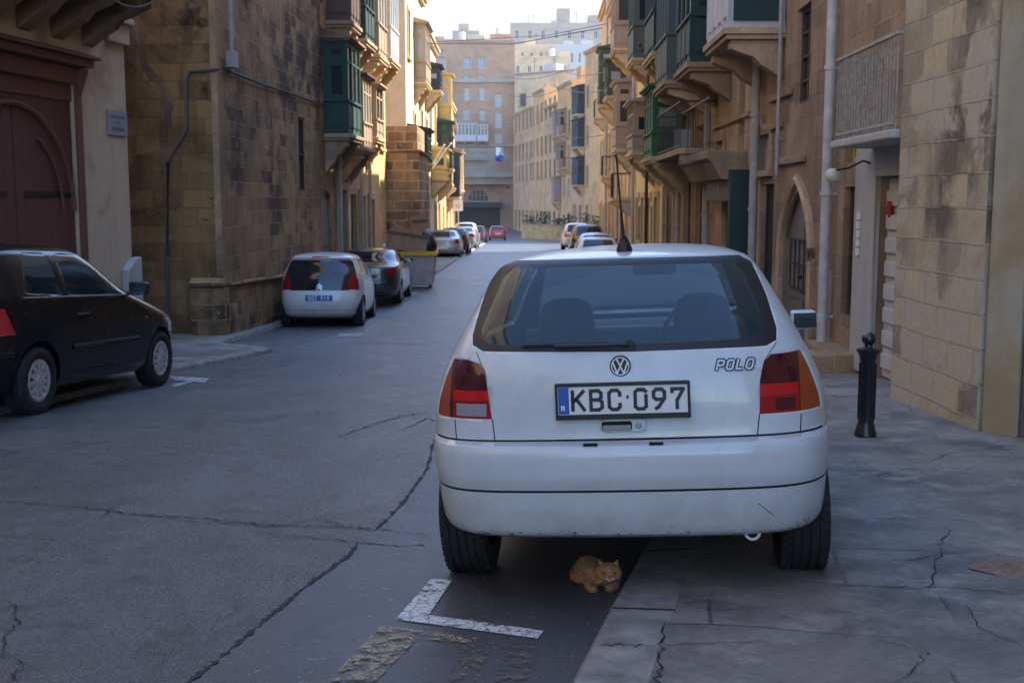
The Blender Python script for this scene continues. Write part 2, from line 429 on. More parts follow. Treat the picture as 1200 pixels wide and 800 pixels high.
def flagstone(name, rot=0.0, light=1.0):
    N = NG(name); v = obj_vec(N)
    w = N.noise(v, .8, 4)
    cmb = N.n('ShaderNodeCombineXYZ'); N.l(w, cmb.inputs[0]); N.l(w, cmb.inputs[1])
    sc = N.n('ShaderNodeVectorMath', operation='MULTIPLY_ADD'); N.l(cmb.outputs[0], sc.inputs[0]); sc.inputs[1].default_value = (.22, .22, 0)
    N.l(N.mapped(v, rot=(0, 0, rot)), sc.inputs[2])
    br = N.n('ShaderNodeTexBrick'); br.offset = .42; br.squash = 1.5; br.squash_frequency = 3
    N.l(sc.outputs[0], br.inputs['Vector']); br.inputs['Scale'].default_value = 1
    br.inputs['Brick Width'].default_value = .95; br.inputs['Row Height'].default_value = .62
    br.inputs['Mortar Size'].default_value = .010; br.inputs['Mortar Smooth'].default_value = .6
    k = light
    br.inputs['Color1'].default_value = (.32 * k, .295 * k, .255 * k, 1); br.inputs['Color2'].default_value = (.19 * k, .175 * k, .155 * k, 1); br.inputs['Mortar'].default_value = (.10 * k, .095 * k, .09 * k, 1)
    a = N.noise(v, 1.6, 9, .66, .3); f = N.noise(v, 26, 7, .7)
    # wandering cement repairs hide most of the joints
    rep = N.ramp(N.noise(v, .55, 5, .6, .5), [(.44, (0, 0, 0)), (.50, (1, 1, 1))])
    c = N.mix(rep, br.outputs['Color'], (.235 * k, .215 * k, .19 * k))
    c = N.mix(N.ramp(a, [(.42, (0, 0, 0)), (.62, (.85, .85, .85))]), c, (.095 * k, .092 * k, .09 * k))
    c = N.mix(N.ramp(N.noise(v, 3.1, 7, .7), [(.52, (0, 0, 0)), (.68, (.75, .75, .75))]), c, (.36 * k, .335 * k, .30 * k))
    c = N.mix(.4, c, N.ramp(f, [(.3, (.3, .3, .3)), (.65, (1, 1, 1))]), 'MULTIPLY')
    c = N.mix(N.ramp(N.noise(v, 9, 3, .5), [(.70, (0, 0, 0)), (.76, (.6, .6, .6))]), c, (.05, .045, .04))
    N.base(c); N.b.inputs['Roughness'].default_value = .68
    iv = N.n('ShaderNodeMath', operation='SUBTRACT'); iv.inputs[0].default_value = 1; N.l(br.outputs['Fac'], iv.inputs[1])
    mm = N.n('ShaderNodeMath', operation='MAXIMUM'); N.l(iv.outputs[0], mm.inputs[0]); N.l(rep, mm.inputs[1])
    N.bump(mm.outputs[0], .6, .012); N.bump(a, .6, .03); N.bump(f, .5, .008)
    return N.m
M['flag'] = flagstone('worn flagstone', .2)
M['kerbstone'] = simple('kerbstone', (.215, .205, .19), .75, noise=.45, nscale=7, bump=.6)
def paint_mark(name, c, wear):
    N = NG(name); v = obj_vec(N)
    a = N.noise(v, 16, 9, .75); f = N.noise(v, 70, 4, .7)
    cr = N.n('ShaderNodeTexVoronoi', feature='DISTANCE_TO_EDGE'); cr.inputs['Scale'].default_value = 22
    N.l(N.mapped(v, scale=(1, 1.6, 1)), cr.inputs['Vector'])
    k = N.ramp(a, [(wear - .05, (0, 0, 0)), (wear + .05, (1, 1, 1))])
    e = N.ramp(cr.outputs['Distance'], [(.015, (0, 0, 0)), (.05, (1, 1, 1))])
    kk = N.n('ShaderNodeMath', operation='MULTIPLY'); N.l(k, kk.inputs[0]); N.l(e, kk.inputs[1])
    N.base(c); N.b.inputs['Roughness'].default_value = .7; N.bump(a, .5, .01); N.bump(f, .4, .005)
    N.l(kk.outputs[0], N.b.inputs['Alpha'])
    return N.m
M['mark_white'] = paint_mark('worn white road paint', (.60, .61, .60), .42)
M['mark_white_faint'] = paint_mark('faded white road paint', (.50, .50, .50), .45)
M['mark_yellow'] = paint_mark('faded yellow road paint', (.30, .26, .16), .50)
M['mark_yellow_faint'] = paint_mark('almost gone yellow road paint', (.15, .13, .085), .545)
M['tar'] = simple('dark crack', (.014, .014, .015), .9)
M['seam'] = simple('dirty tar seam', (.022, .022, .024), .85, noise=.5, nscale=40, bump=.6)
def carpaint(name, c, rough=.35, coat=.6, dirt=.15, metal=0.0, rust=0.0, grime=.75, bmp=.12):
    N = NG(name); v = obj_vec(N)
    a = N.noise(v, 2.2, 7, .65); f = N.noise(N.mapped(v, scale=(1, 1, .35)), 9, 8, .7)
    cc = N.mix(N.ramp(a, [(.4, (0, 0, 0)), (.75, (dirt, dirt, dirt))]), c, tuple(x * .55 for x in c))
    cc = N.mix(N.ramp(f, [(.5, (0, 0, 0)), (.8, (dirt * .8,) * 3)]), cc, (.30, .27, .23))
    sx = N.n('ShaderNodeSeparateXYZ'); N.l(v, sx.inputs[0])
    lo = N.n('ShaderNodeMapRange'); N.l(sx.outputs['Z'], lo.inputs['Value']); lo.inputs['From Min'].default_value = .62; lo.inputs['From Max'].default_value = .30
    gr = N.n('ShaderNodeMath', operation='MULTIPLY'); N.l(lo.outputs[0], gr.inputs[0]); N.l(N.noise(v, 6, 7, .7), gr.inputs[1])
    cc = N.mix(N.ramp(gr.outputs[0], [(.15, (0, 0, 0)), (.75, (grime,) * 3)]), cc, (.20, .18, .15))
    if rust:
        ch = N.noise(N.mapped(v, scale=(1, 1, 2.2)), 26, 5, .7)
        lo2 = N.n('ShaderNodeMapRange'); N.l(sx.outputs['Z'], lo2.inputs['Value']); lo2.inputs['From Min'].default_value = .40; lo2.inputs['From Max'].default_value = .30
        lo2.inputs['To Max'].default_value = .25
        ad = N.n('ShaderNodeMath', operation='ADD'); N.l(ch, ad.inputs[0]); N.l(lo2.outputs[0], ad.inputs[1])
        cc = N.mix(N.ramp(ad.outputs[0], [(.80, (0, 0, 0)), (.83, (1, 1, 1))]), cc, (.05, .035, .025))
    N.base(cc); N.b.inputs['Metallic'].default_value = metal
    rr = N.ramp(f, [(.3, (rough,) * 3), (.8, (min(1, rough + .25),) * 3)]); N.l(rr, N.b.inputs['Roughness'])
    N.b.inputs['Coat Weight'].default_value = coat; N.b.inputs['Coat Roughness'].default_value = .08
    if bmp: N.bump(a, bmp, .01)
    return N.m
M['car_white'] = carpaint('old white paint', (.54, .595, .62), .32, .6, .28, rust=1)  # slight blue cast of the skylight mixed into the white
M['car_black'] = carpaint('black paint', (.006, .006, .007), .12, .15, .0, grime=.0, bmp=0)
M['car_black'].node_tree.nodes['Principled BSDF'].inputs['Specular IOR Level'].default_value = .35
M['car_pearl'] = carpaint('glossy white paint', (.66, .66, .65), .3, .8, .06)
M['car_dark'] = carpaint('dark blue grey paint', (.022, .028, .036), .25, .9, .06, .3)
M['car_silver'] = carpaint('silver paint', (.42, .44, .46), .3, .7, .1, .6)
M['car_grey'] = carpaint('grey blue paint', (.13, .15, .18), .3, .7, .1, .4)
M['car_red'] = carpaint('red paint', (.50, .02, .02), .3, .8, .05)
M['car_maroon'] = carpaint('dark red paint', (.17, .02, .025), .3, .8, .05)
M['car_blue'] = carpaint('blue paint', (.03, .13, .36), .3, .8, .05)
M['plastic'] = simple('black plastic', (.013, .013, .015), .55, noise=.25, nscale=20)
M['rubber'] = simple('tyre rubber', (.014, .014, .015), .8, noise=.3, nscale=30, bump=.2)
M['gapmat'] = simple('panel gap', (.004, .004, .005), .9)
M['interior'] = simple('grey interior trim', (.12, .125, .13), .8)
M['seatcloth'] = simple('dark seat fabric', (.022, .026, .034), .95, noise=.3, nscale=40)
M['headliner'] = simple('pale headliner', (.17, .17, .17), .9)
M['rim'] = simple('dirty wheel cover', (.50, .50, .50), .4, .3, noise=.25, nscale=20)
M['chrome'] = simple('chrome', (.6, .6, .62), .15, 1)
M['steel'] = simple('galvanised steel', (.35, .36, .37), .5, .7, noise=.2)
M['red_lens'] = simple('red lens', (.30, .008, .012), .12, coat=.8)
M['red_lens_dark'] = simple('dark red lens', (.06, .006, .014), .12, coat=.8)
M['red_lens_bright'] = simple('bright red reflector', (.50, .010, .014), .2, coat=.8)
M['amber_lens'] = simple('amber lens', (.33, .055, .006), .15, coat=.8)
M['clear_lens'] = simple('frosted clear lens', (.28, .27, .29), .2, coat=.6)
M['plate_white'] = simple('number plate white', (.72, .73, .73), .35, noise=.06)
M['plate_blue'] = simple('number plate blue', (.01, .085, .42), .35)
M['plate_black'] = simple('number plate black', (.008, .009, .02), .4)
M['letter_white'] = simple('white lettering', (.75, .78, .8), .4)
def glass(name, tint, film=.03):
    N = NG(name)
    N.b.inputs['Roughness'].default_value = .03
    t = N.t; tr = t.nodes.new('ShaderNodeBsdfTransparent'); tr.inputs[0].default_value = (*tint, 1)
    gl = t.nodes.new('ShaderNodeBsdfGlossy'); gl.inputs['Roughness'].default_value = .02; gl.inputs['Color'].default_value = (.9, .95, 1, 1)
    fr = t.nodes.new('ShaderNodeFresnel'); fr.inputs['IOR'].default_value = 1.5
    mx = t.nodes.new('ShaderNodeMixShader'); t.links.new(fr.outputs[0], mx.inputs[0]); t.links.new(tr.outputs[0], mx.inputs[1]); t.links.new(gl.outputs[0], mx.inputs[2])
    df = t.nodes.new('ShaderNodeBsdfDiffuse'); df.inputs[0].default_value = (.22, .36, .42, 1)     # teal diffuse film that lifts the brightness of the glass
    m2 = t.nodes.new('ShaderNodeMixShader'); m2.inputs[0].default_value = film
    t.links.new(mx.outputs[0], m2.inputs[1]); t.links.new(df.outputs[0], m2.inputs[2])
    t.links.new(m2.outputs[0], t.nodes['Material Output'].inputs[0])
    return N.m
M['glass'] = glass('tinted car glass', (.72, .90, .93), .09)
M['glass_clear'] = glass('car side glass', (.88, .92, .92))
M['glass_dark'] = simple('dark window glass', (.012, .016, .022), .06, coat=.5)
M['pane'] = simple('old window pane', (.02, .028, .035), .08)
M['pane_pale'] = simple('curtained pane', (.30, .33, .35), .25)
M['pane_blue'] = simple('sky lit pane', (.16, .24, .36), .12)
def wood(name, c, dark=.5, scale=1.0, peel=None):
    N = NG(name); uv = uv_vec(N)
    gsp = N.noise(N.mapped(uv, scale=(14 * scale, .8, 1)), 2.2, 7, .65); a = N.noise(uv, 1.3, 7, .65)
    cc = N.mix(N.ramp(gsp, [(.3, (0, 0, 0)), (.75, (1, 1, 1))]), tuple(x * dark for x in c), c)
    cc = N.mix(N.ramp(a, [(.4, (0, 0, 0)), (.8, (.6, .6, .6))]), cc, tuple(x * .55 for x in c))
    if peel: cc = N.mix(N.ramp(N.noise(uv, 5, 8, .75), [(.60, (0, 0, 0)), (.66, (.8, .8, .8))]), cc, peel)
    N.base(cc); N.b.inputs['Roughness'].default_value = .65; N.bump(gsp, .4, .006)
    return N.m
M['door_red'] = wood('dark oxblood wood', (.15, .055, .042), .6)
M['door_redtrim'] = wood('oxblood frame', (.20, .075, .05), .7)
M['door_grey'] = wood('weathered grey wood', (.27, .245, .215), .45, peel=(.26, .23, .2))
M['door_brown'] = wood('brown wood', (.09, .052, .03), .5)
M['door_dark'] = wood('near black wood', (.028, .024, .022), .6)
M['door_white'] = wood('white panelled wood', (.60, .63, .66), .85, peel=(.42, .42, .42))
M['green_dark'] = wood('dark green paint', (.012, .062, .045), .8)
M['green'] = wood('green paint', (.018, .14, .045), .8)
M['green_olive'] = wood('olive paint', (.075, .095, .035), .8)
M['green_black'] = wood('black green paint', (.010, .045, .040), .8)
M['shop_green'] = wood('grey green shutter', (.10, .125, .10), .8)
M['blue_paint'] = wood('blue paint', (.014, .032, .065), .8)
M['white_paint'] = wood('white paint', (.60, .61, .60), .85, peel=(.4, .37, .33))
M['brown_paint'] = wood('brown paint', (.10, .055, .04), .8)
M['tan_paint'] = wood('stone coloured paint', (.40, .29, .19), .85)
M['yellow_paint'] = wood('yellow paint', (.66, .47, .16), .85)
M['red_paint'] = wood('red paint wood', (.42, .02, .03), .85)
M['iron'] = simple('black iron', (.02, .018, .018), .5, .4, noise=.3, nscale=30)
M['iron_red'] = simple('rust red iron', (.10, .025, .02), .6, .2, noise=.3)
M['iron_pale'] = simple('pale flaking iron', (.33, .34, .31), .6, noise=.45, nscale=22, bump=.3)
M['pipe'] = simple('grey painted pipe', (.36, .33, .31), .6, noise=.2, nscale=6)
M['pipe_white'] = simple('white painted pipe', (.50, .50, .50), .55, noise=.2, nscale=6)
M['cable'] = simple('black cable', (.02, .018, .016), .7)
M['cable_grey'] = simple('grey cable', (.10, .095, .09), .7)
M['dark'] = simple('dark interior', (.008, .007, .006), 1)
M['marble'] = simple('grey marble plaque', (.25, .27, .30), .5, noise=.1)
M['bollard'] = simple('bollard paint', (.010, .011, .016), .35, coat=.3, noise=.3, nscale=25)
M['cardboard'] = simple('cardboard', (.40, .26, .16), .85, noise=.2, nscale=5)
M['bag'] = simple('black bag', (.012, .012, .018), .3)
M['skip_body'] = simple('pinkish grey skip', (.50, .40, .41), .65, noise=.2, nscale=4)
M['skip_lid'] = simple('yellow lid', (.72, .40, .01), .5, noise=.15)
M['globe'] = simple('globe lamp glass', (.55, .56, .44), .3)
M['hill'] = simple('far hillside', (.38, .33, .26), .9, noise=.2, nscale=.1)

# ================================================================== GROUND
ys = []
y = -30.0
while y < 130: ys.append(y); y += 1.0
ys += [130, 160, 200, 300, 450, 900]
mb = MB()
xs = [-400, -60, -20, -8, -4, 0, 4, 8, 20, 60, 400]
vs = [(x, yy, g(yy)) for yy in ys for x in xs]
fs = [[j * len(xs) + i, j * len(xs) + i + 1, (j + 1) * len(xs) + i + 1, (j + 1) * len(xs) + i] for j in range(len(ys) - 1) for i in range(len(xs) - 1)]
mb.add(vs, fs)
road = mb.build('road', M['asphalt'], smooth=True, angle=180); tag(road, kind='structure')
# kerb lines: x as a function of y
_k = [ground(205, 436, 0), ground(268, 424, 0), ground(322, 412, 0)]
KL = [(-30, -5.5), (6, -4.9)] + [(p.y, p.x) for p in _k] + [(_k[-1].y + 1.0, -4.66), (27, -4.35), (33, -3.9), (37, -3.05), (44, -2.75), (72, -2.15), (95, -2.0)]
KR = [(-6, -2.2), (3.7, .21), (4.85, .50), (7.85, 1.32), (14.0, 3.0), (16, 3.25), (30, 3.55), (45, 4.0), (75, 4.9), (95, 5.2)]
KH = .105
def kh(y): return .065 if y < 6 else min(KH, .065 + (y - 6) * .013)
def pavement(name, KX, sign, x_out, y0, y1, mat, kerb_w=.26, label=None):
    rows = []; yy = y0
    while yy < y1 + 1e-6:
        rows.append(yy); yy += .5 if yy < 30 else 2.0
    m1 = MB(); m2 = MB(); v1 = []; v2 = []
    for q in rows:
        xk = interp(KX, q); z = g(q) + (kh(q) if sign > 0 else .06)
        xo = x_out(q)
        xi = xk + sign * kerb_w
        rs = random.Random(int(q * 10)); j = rs.uniform(-.006, .006)
        v1 += [(xi, q, z), ((xi * .5 + xo * .5), q, z + .03), (xo, q, z + .05)]
        v2 += [(xk - sign * .005 + j, q, g(q) - .05), (xk + j, q, z - .022), (xk + sign * .02 + j, q, z + .002), (xi, q, z + .002 ), (xi + sign*.01, q, z - .03)]
    n = len(rows)
    m1.add(v1, [[i * 3 + k, i * 3 + k + 1, (i + 1) * 3 + k + 1, (i + 1) * 3 + k] for i in range(n - 1) for k in range(2)])
    m2.add(v2, [[i * 5 + k, i * 5 + k + 1, (i + 1) * 5 + k + 1, (i + 1) * 5 + k] for i in range(n - 1) for k in range(4)])
    o = m1.build(name, mat, smooth=True, angle=180); tag(o, kind='structure')
    k_ = m2.build('kerb', M['kerbstone'], smooth=True, angle=50); tag(k_, kind='structure')
pavement('pavement', KR, 1, lambda q: 6.4, -6, 95, M['flag'])
pavement('pavement', KL, -1, lambda q: -9.0 if q < 30 else -6.5, -20, 95, M['flag'])
def asphalt_strip():
    N = NG('smoother asphalt'); v = obj_vec(N)
    f = N.noise(v, 110, 4, .75); m_ = N.noise(v, 4.5, 8, .65); b = N.noise(v, 1.2, 8, .7, .5)
    c = N.ramp(f, [(.3, (.036, .037, .040)), (.55, (.062, .064, .069)), (.7, (.12, .122, .128))])
    c = N.mix(N.ramp(b, [(.42, (0, 0, 0)), (.62, (.6, .6, .6))]), c, (.088, .090, .094))
    c = N.mix(N.ramp(N.noise(v, 2.3, 9, .7), [(.56, (0, 0, 0)), (.68, (.6, .6, .6))]), c, (.030, .031, .034))
    c = N.mix(N.ramp(N.noise(v, 34, 2, .4), [(.70, (0, 0, 0)), (.74, (.8, .8, .8))]), c, (.22, .22, .22))
    N.base(c); N.b.inputs['Roughness'].default_value = .5; N.bump(f, .5, .004); N.bump(m_, .4, .02)
    return N.m
SEAM = [ground(*p) for p in ((120, 870), (160, 850), (222, 800), (270, 762), (320, 720), (355, 690), (405, 655), (438, 622), (455, 608), (480, 580), (500, 550), (508, 520), (515, 498))]
sk = sorted((p.y, p.x) for p in SEAM); mb = MB(); vs = []; yy = sk[0][0]; n = 0
while yy < sk[-1][0] + 3:
    xs_ = interp(sk, yy); xe = interp(KR, yy) + .1
    for k in range(4): vs.append((xs_ + (xe - xs_) * k / 3, yy, g(yy) + .003))
    n += 1; yy += .25
mb.add(vs, [[4 * i + k, 4 * i + k + 1, 4 * i + k + 5, 4 * i + k + 4] for i in range(n - 1) for k in range(3)])
tag(mb.build('road', asphalt_strip(), smooth=True, angle=180), kind='structure')
# ground ribbons: cracks, seams, paint, always a few mm above the sheet below
def ribbon(pts, w, dz=.004, jag=.5, seed=1, sub=6, onpav=False, wander=.03):
    rs = random.Random(seed); P = []
    for a, b in zip(pts, pts[1:]):
        for k in range(sub): P.append(a.lerp(b, k / sub))
    P.append(pts[-1]); m_ = []
    for i, p in enumerate(P):
        t = (P[min(i + 1, len(P) - 1)] - P[max(i - 1, 0)]); t.z = 0; t.normalize()
        nn = Vector((-t.y, t.x, 0)); off = rs.uniform(-wander, wander)
        fade = min(1, (i + .3) / 3, (len(P) - i - .7) / 3)
        ww = w * .48 * fade * (1 + rs.uniform(-jag, jag)) / 2
        q = p + nn * off
        for s in (-1, 1):
            e = q + nn * (ww * s); m_.append((e.x, e.y, (g(e.y) if not onpav else p.z) + dz))
    return m_, [[2 * i, 2 * i + 1, 2 * i + 3, 2 * i + 2] for i in range(len(P) - 1)]
cr = MB()
def crack(px, w, seed, sub=7, wander=.03, jag=.6):
    sub = int(sub * 2.2); jag = .9; wander *= .6
    cr.add(*ribbon([ground(a, b) for a, b in px], w, .0065, jag, seed, sub, wander=wander))
crack([(0, 588), (70, 592), (160, 603), (235, 608), (300, 614), (380, 617), (440, 620)], .022, 1)
crack([(160, 603), (240, 613), (330, 617), (372, 608), (430, 620), (505, 628)], .014, 2)
crack([(335, 628), (400, 634), (450, 640), (512, 640)], .016, 3)
crack([(12, 700), (22, 730), (2, 748), (6, 768), (30, 778), (10, 800)], .012, 4, 4, .02)
crack([(200, 476), (250, 478), (290, 480)], .02, 5)
crack([(400, 402), (470, 403), (535, 406)], .05, 6)
crack([(395, 512), (430, 500), (470, 488), (505, 483)], .03, 7)
crack([(470, 505), (500, 490), (515, 495)], .02, 8)
crack([(440, 455), (470, 452), (495, 448)], .02, 9)
crack([(120, 608), (135, 592)], .008, 10)
crack([(0, 628), (50, 632), (85, 636)], .008, 11)
o = cr.build('road', M['tar']); tag(o, kind='structure')
cr = MB()
crack([(515, 498), (508, 520), (500, 550), (480, 580), (455, 608), (438, 622)], .035, 21, 6, .012, .5)
crack([(420, 636), (405, 655), (355, 690), (320, 720), (270, 762), (222, 800), (160, 850)], .04, 22, 8, .012, .5)
o = cr.build('road', M['seam']); tag(o, kind='structure')
def paint(name, quads, mat, dz=.009):
    m_ = MB()
    for q in quads:
        P = [ground(a, b) for a, b in q]
        n = 6; vs = []
        for i in range(n + 1):
            l = P[0].lerp(P[3], i / n); r_ = P[1].lerp(P[2], i / n)
            for p in (l, r_): vs.append((p.x, p.y, g(p.y) + dz))
        m_.add(vs, [[2 * i, 2 * i + 1, 2 * i + 3, 2 * i + 2] for i in range(n)])
    return tag(m_.build(name, mat), kind='structure')
paint('road_marking', [[(505, 680), (530, 681), (503, 722), (464, 727)], [(464, 727.5), (503, 722.5), (637, 741), (630, 750)]], M['mark_white'])
paint('road_marking', [[(446, 735), (498, 741), (440, 800), (384, 800)], [(498, 741), (560, 749), (556, 756), (490, 750)]], M['mark_yellow'])
paint('road_marking', [[(548, 752), (578, 754), (556, 800), (520, 800)], [(592, 756), (628, 756), (618, 800), (580, 800)]], M['mark_yellow_faint'])
paint('road_marking', [[(195, 441), (245, 444), (240, 449), (205, 446)], [(395, 391), (428, 391), (424, 394), (397, 395)], [(425, 380), (436, 374), (441, 375), (430, 381)],
      [(470, 351), (485, 342), (490, 343), (474, 352)], [(507, 326), (517, 320), (521, 320), (512, 327)], [(200, 452), (222, 447), (226, 448), (205, 454)]], M['mark_white_faint'])
# pavement joints and cracks on the right
cr = MB()
def pcrack(px, w, seed, sub=6, wander=.012, dz=.004, lift=.0):
    P = []
    for a, b in px:
        p = ground(a, b, KH + lift); P.append(p)
    vs, fs = ribbon(P, w, dz + lift, .6, seed, sub, True, wander)
    cr.add(vs, fs)
def pz(x, y):     # pavement height on the right
    xk = interp(KR, y) + .26
    f = max(0, min(1, (x - xk) / (6.4 - xk)))
    z = g(y) + kh(y)
    return z + (.03 * f / .5 if f < .5 else .03 + .02 * (f - .5) / .5)
def pcrack2(px, w, seed, sub=7, wander=.015):
    P = [ground(a, b, KH) for a, b in px]
    vs, fs = ribbon(P, w, 0, .6, seed, sub, True, wander)
    cr.add([(v[0], v[1], pz(v[0], v[1]) + .005) for v in vs], fs)
pcrack2([(782, 716), (776, 740), (772, 770), (768, 800)], .014, 31)
pcrack2([(698, 743), (740, 744), (772, 745)], .014, 32)
pcrack2([(772, 745), (850, 742), (900, 741)], .008, 33)
pcrack2([(985, 678), (1060, 680), (1130, 682), (1200, 690)], .013, 34)
pcrack2([(1090, 685), (1098, 655), (1102, 632), (1115, 615)], .011, 35)
pcrack2([(1040, 650), (1080, 648), (1110, 640)], .010, 36)
pcrack2([(1130, 700), (1150, 730), (1200, 748)], .009, 37)
pcrack2([(1040, 800), (1075, 770), (1085, 755), (1020, 738)], .008, 38)
pcrack2([(990, 560), (1060, 548), (1120, 552), (1200, 560)], .012, 39)
pcrack2([(1000, 600), (1080, 603), (1160, 606)], .008, 40)
pcrack2([(1085, 540), (1120, 530), (1200, 522)], .012, 41)
pcrack2([(790, 700), (850, 704), (930, 700)], .008, 42)
o = cr.build('pavement', M['tar']); tag(o, kind='structure')
cr = MB(); rs = random.Random(8); yy = 2.2
while yy < 30:
    xk = interp(KR, yy); z = g(yy) + kh(yy); w_ = .006; sk_ = rs.uniform(-.03, .03)
    cr.add([(xk - .004, yy - w_, z - .02), (xk - .004, yy + w_, z - .02), (xk + .26, yy + w_ + sk_, z + .0055), (xk + .26, yy - w_ + sk_, z + .0055)], [(0, 1, 2, 3)])
    cr.add([(xk + .018, yy - w_, z + .0055), (xk + .018, yy + w_, z + .0055), (xk + .26, yy + w_ + sk_, z + .0055), (xk + .26, yy - w_ + sk_, z + .0055)], [(0, 1, 2, 3)])
    cr.add([(xk - .009, yy - w_, g(yy)), (xk - .009, yy + w_, g(yy)), (xk - .004, yy + w_, z - .02), (xk - .004, yy - w_, z - .02)], [(0, 1, 2, 3)])
    yy += rs.uniform(.75, 1.15)
tag(cr.build('kerb', M['tar']), kind='structure')
gm = MB(); rs = random.Random(21)
for _ in range(1500):
    t = rs.random()
    if t < .45: yy = rs.uniform(3.2, 12); x = interp(KR, yy) - abs(rs.gauss(0, .07)) - .012; z = g(yy) + .003
    elif t < .75: yy = rs.uniform(3.4, 9); x = rs.uniform(-3.2, interp(KR, yy) - .02); z = g(yy) + .003
    else:
        yy = rs.uniform(3.4, 9); x = interp(KR, yy) + rs.uniform(.02, 3); z = pz(x, yy)
        if x > 3.35: continue
    r_ = rs.uniform(.0015, .0055); a_ = rs.uniform(0, 3)
    P_ = [(x + r_ * math.cos(a_ + k * 2.1) * rs.uniform(.7, 1.3), yy + r_ * math.sin(a_ + k * 2.1) * rs.uniform(.7, 1.3), z) for k in range(3)]
    gm.add(P_ + [(x, yy, z + r_ * rs.uniform(.7, 1.2))], [(0, 1, 3), (1, 2, 3), (2, 0, 3), (0, 2, 1)])
tag(gm.build('grit', simple('loose grit', (.16, .145, .125), .9, noise=.5, nscale=40), merge=False), kind='stuff')
# repaired round patch on the pavement
c0 = ground(1185, 660, KH)
mb = MB(); n = 22; rs = random.Random(5)
mb.add([(c0.x, c0.y, pz(c0.x, c0.y) + .006)] + [(c0.x + .16 * math.cos(a) * (1 + rs.uniform(-.2, .2)), c0.y + .14 * math.sin(a) * (1 + rs.uniform(-.2, .2)), pz(c0.x, c0.y) + .0052) for a in [2 * math.pi * k / n for k in range(n)]],
       [[0, 1 + k, 1 + (k + 1) % n] for k in range(n)])
tag(mb.build('pavement', simple('rusty patch', (.20, .13, .09), .9, noise=.4, nscale=30)), kind='structure')

# ================================================================== FACADES
class Fac:
    """vertical street front from P to Q; local axes u (P->Q), n (towards the street), z up"""
    def __init__(s, P, Q, side):
        s.P = Vector((P[0], P[1], 0)); s.Q = Vector((Q[0], Q[1], 0))
        s.d = (s.Q - s.P); s.len = s.d.length; s.d.normalize()
        n = Vector((s.d.y, -s.d.x, 0))
        if n.x * (-side) < 0 and abs(n.x) > .05: n = -n          # side +1 = right of the street, faces -x
        if abs(n.x) <= .05 and n.y > 0: n = -n
        s.n = n
        s.M = Matrix(((s.d.x, n.x, 0, s.P.x), (s.d.y, n.y, 0, s.P.y), (0, 0, 1, 0), (0, 0, 0, 1)))
    def uz(s, px, py, n=0.0):
        d = ray(px, py); o = Vector((0, 0, EYE)); P = s.P + s.n * n
        t = (P - o).dot(s.n) / d.dot(s.n); h = o + d * t
        return (h - s.P).dot(s.d), h.z
    def rect(s, x0, x1, y0, y1, n=0.0):
        ym, xm = (y0 + y1) / 2, (x0 + x1) / 2
        a, b = s.uz(x0, ym, n)[0], s.uz(x1, ym, n)[0]
        c, d = s.uz(xm, y1, n)[1], s.uz(xm, y0, n)[1]
        return (min(a, b), max(a, b), c, d)
def zone(fac, u): # ground height at the foot
    p = fac.P + fac.d * u
    return g(p.y)
def wall_with_holes(mb, U0, U1, Z0, Z1, holes, th=.35, n=0.0):
    us = sorted({U0, U1, *[v for h in holes for v in h[:2]]}); zs = sorted({Z0, Z1, *[v for h in holes for v in h[2:4]]})
    us = [u for u in us if U0 <= u <= U1]; zs = [z for z in zs if Z0 <= z <= Z1]
    def inh(u, z): return any(h[0] < u < h[1] and h[2] < z < h[3] for h in holes)
    for a, b in zip(us, us[1:]):
        for c, d in zip(zs, zs[1:]):
            if b - a < 1e-5 or d - c < 1e-5: continue
            if not inh((a + b) / 2, (c + d) / 2):
                mb.add([(a, n, c), (b, n, c), (b, n, d), (a, n, d)], [(0, 1, 2, 3)])
    for h in holes:
        a, b, c, d = h[:4]
        mb.add([(a, n, c), (a, n - th, c), (a, n - th, d), (a, n, d)], [(0, 1, 2, 3)])
        mb.add([(b, n, c), (b, n - th, c), (b, n - th, d), (b, n, d)], [(0, 1, 2, 3)])
        mb.add([(a, n, d), (b, n, d), (b, n - th, d), (a, n - th, d)], [(0, 1, 2, 3)])
        mb.add([(a, n, c), (b, n, c), (b, n - th, c), (a, n - th, c)], [(0, 1, 2, 3)])
    mb.add([(U0, n, Z0), (U0, n - th, Z0), (U0, n - th, Z1), (U0, n, Z1)], [(0, 1, 2, 3)])
    mb.add([(U1, n, Z0), (U1, n - th, Z0), (U1, n - th, Z1), (U1, n, Z1)], [(0, 1, 2, 3)])
    mb.add([(U0, n, Z1), (U1, n, Z1), (U1, n - th, Z1), (U0, n - th, Z1)], [(0, 1, 2, 3)])
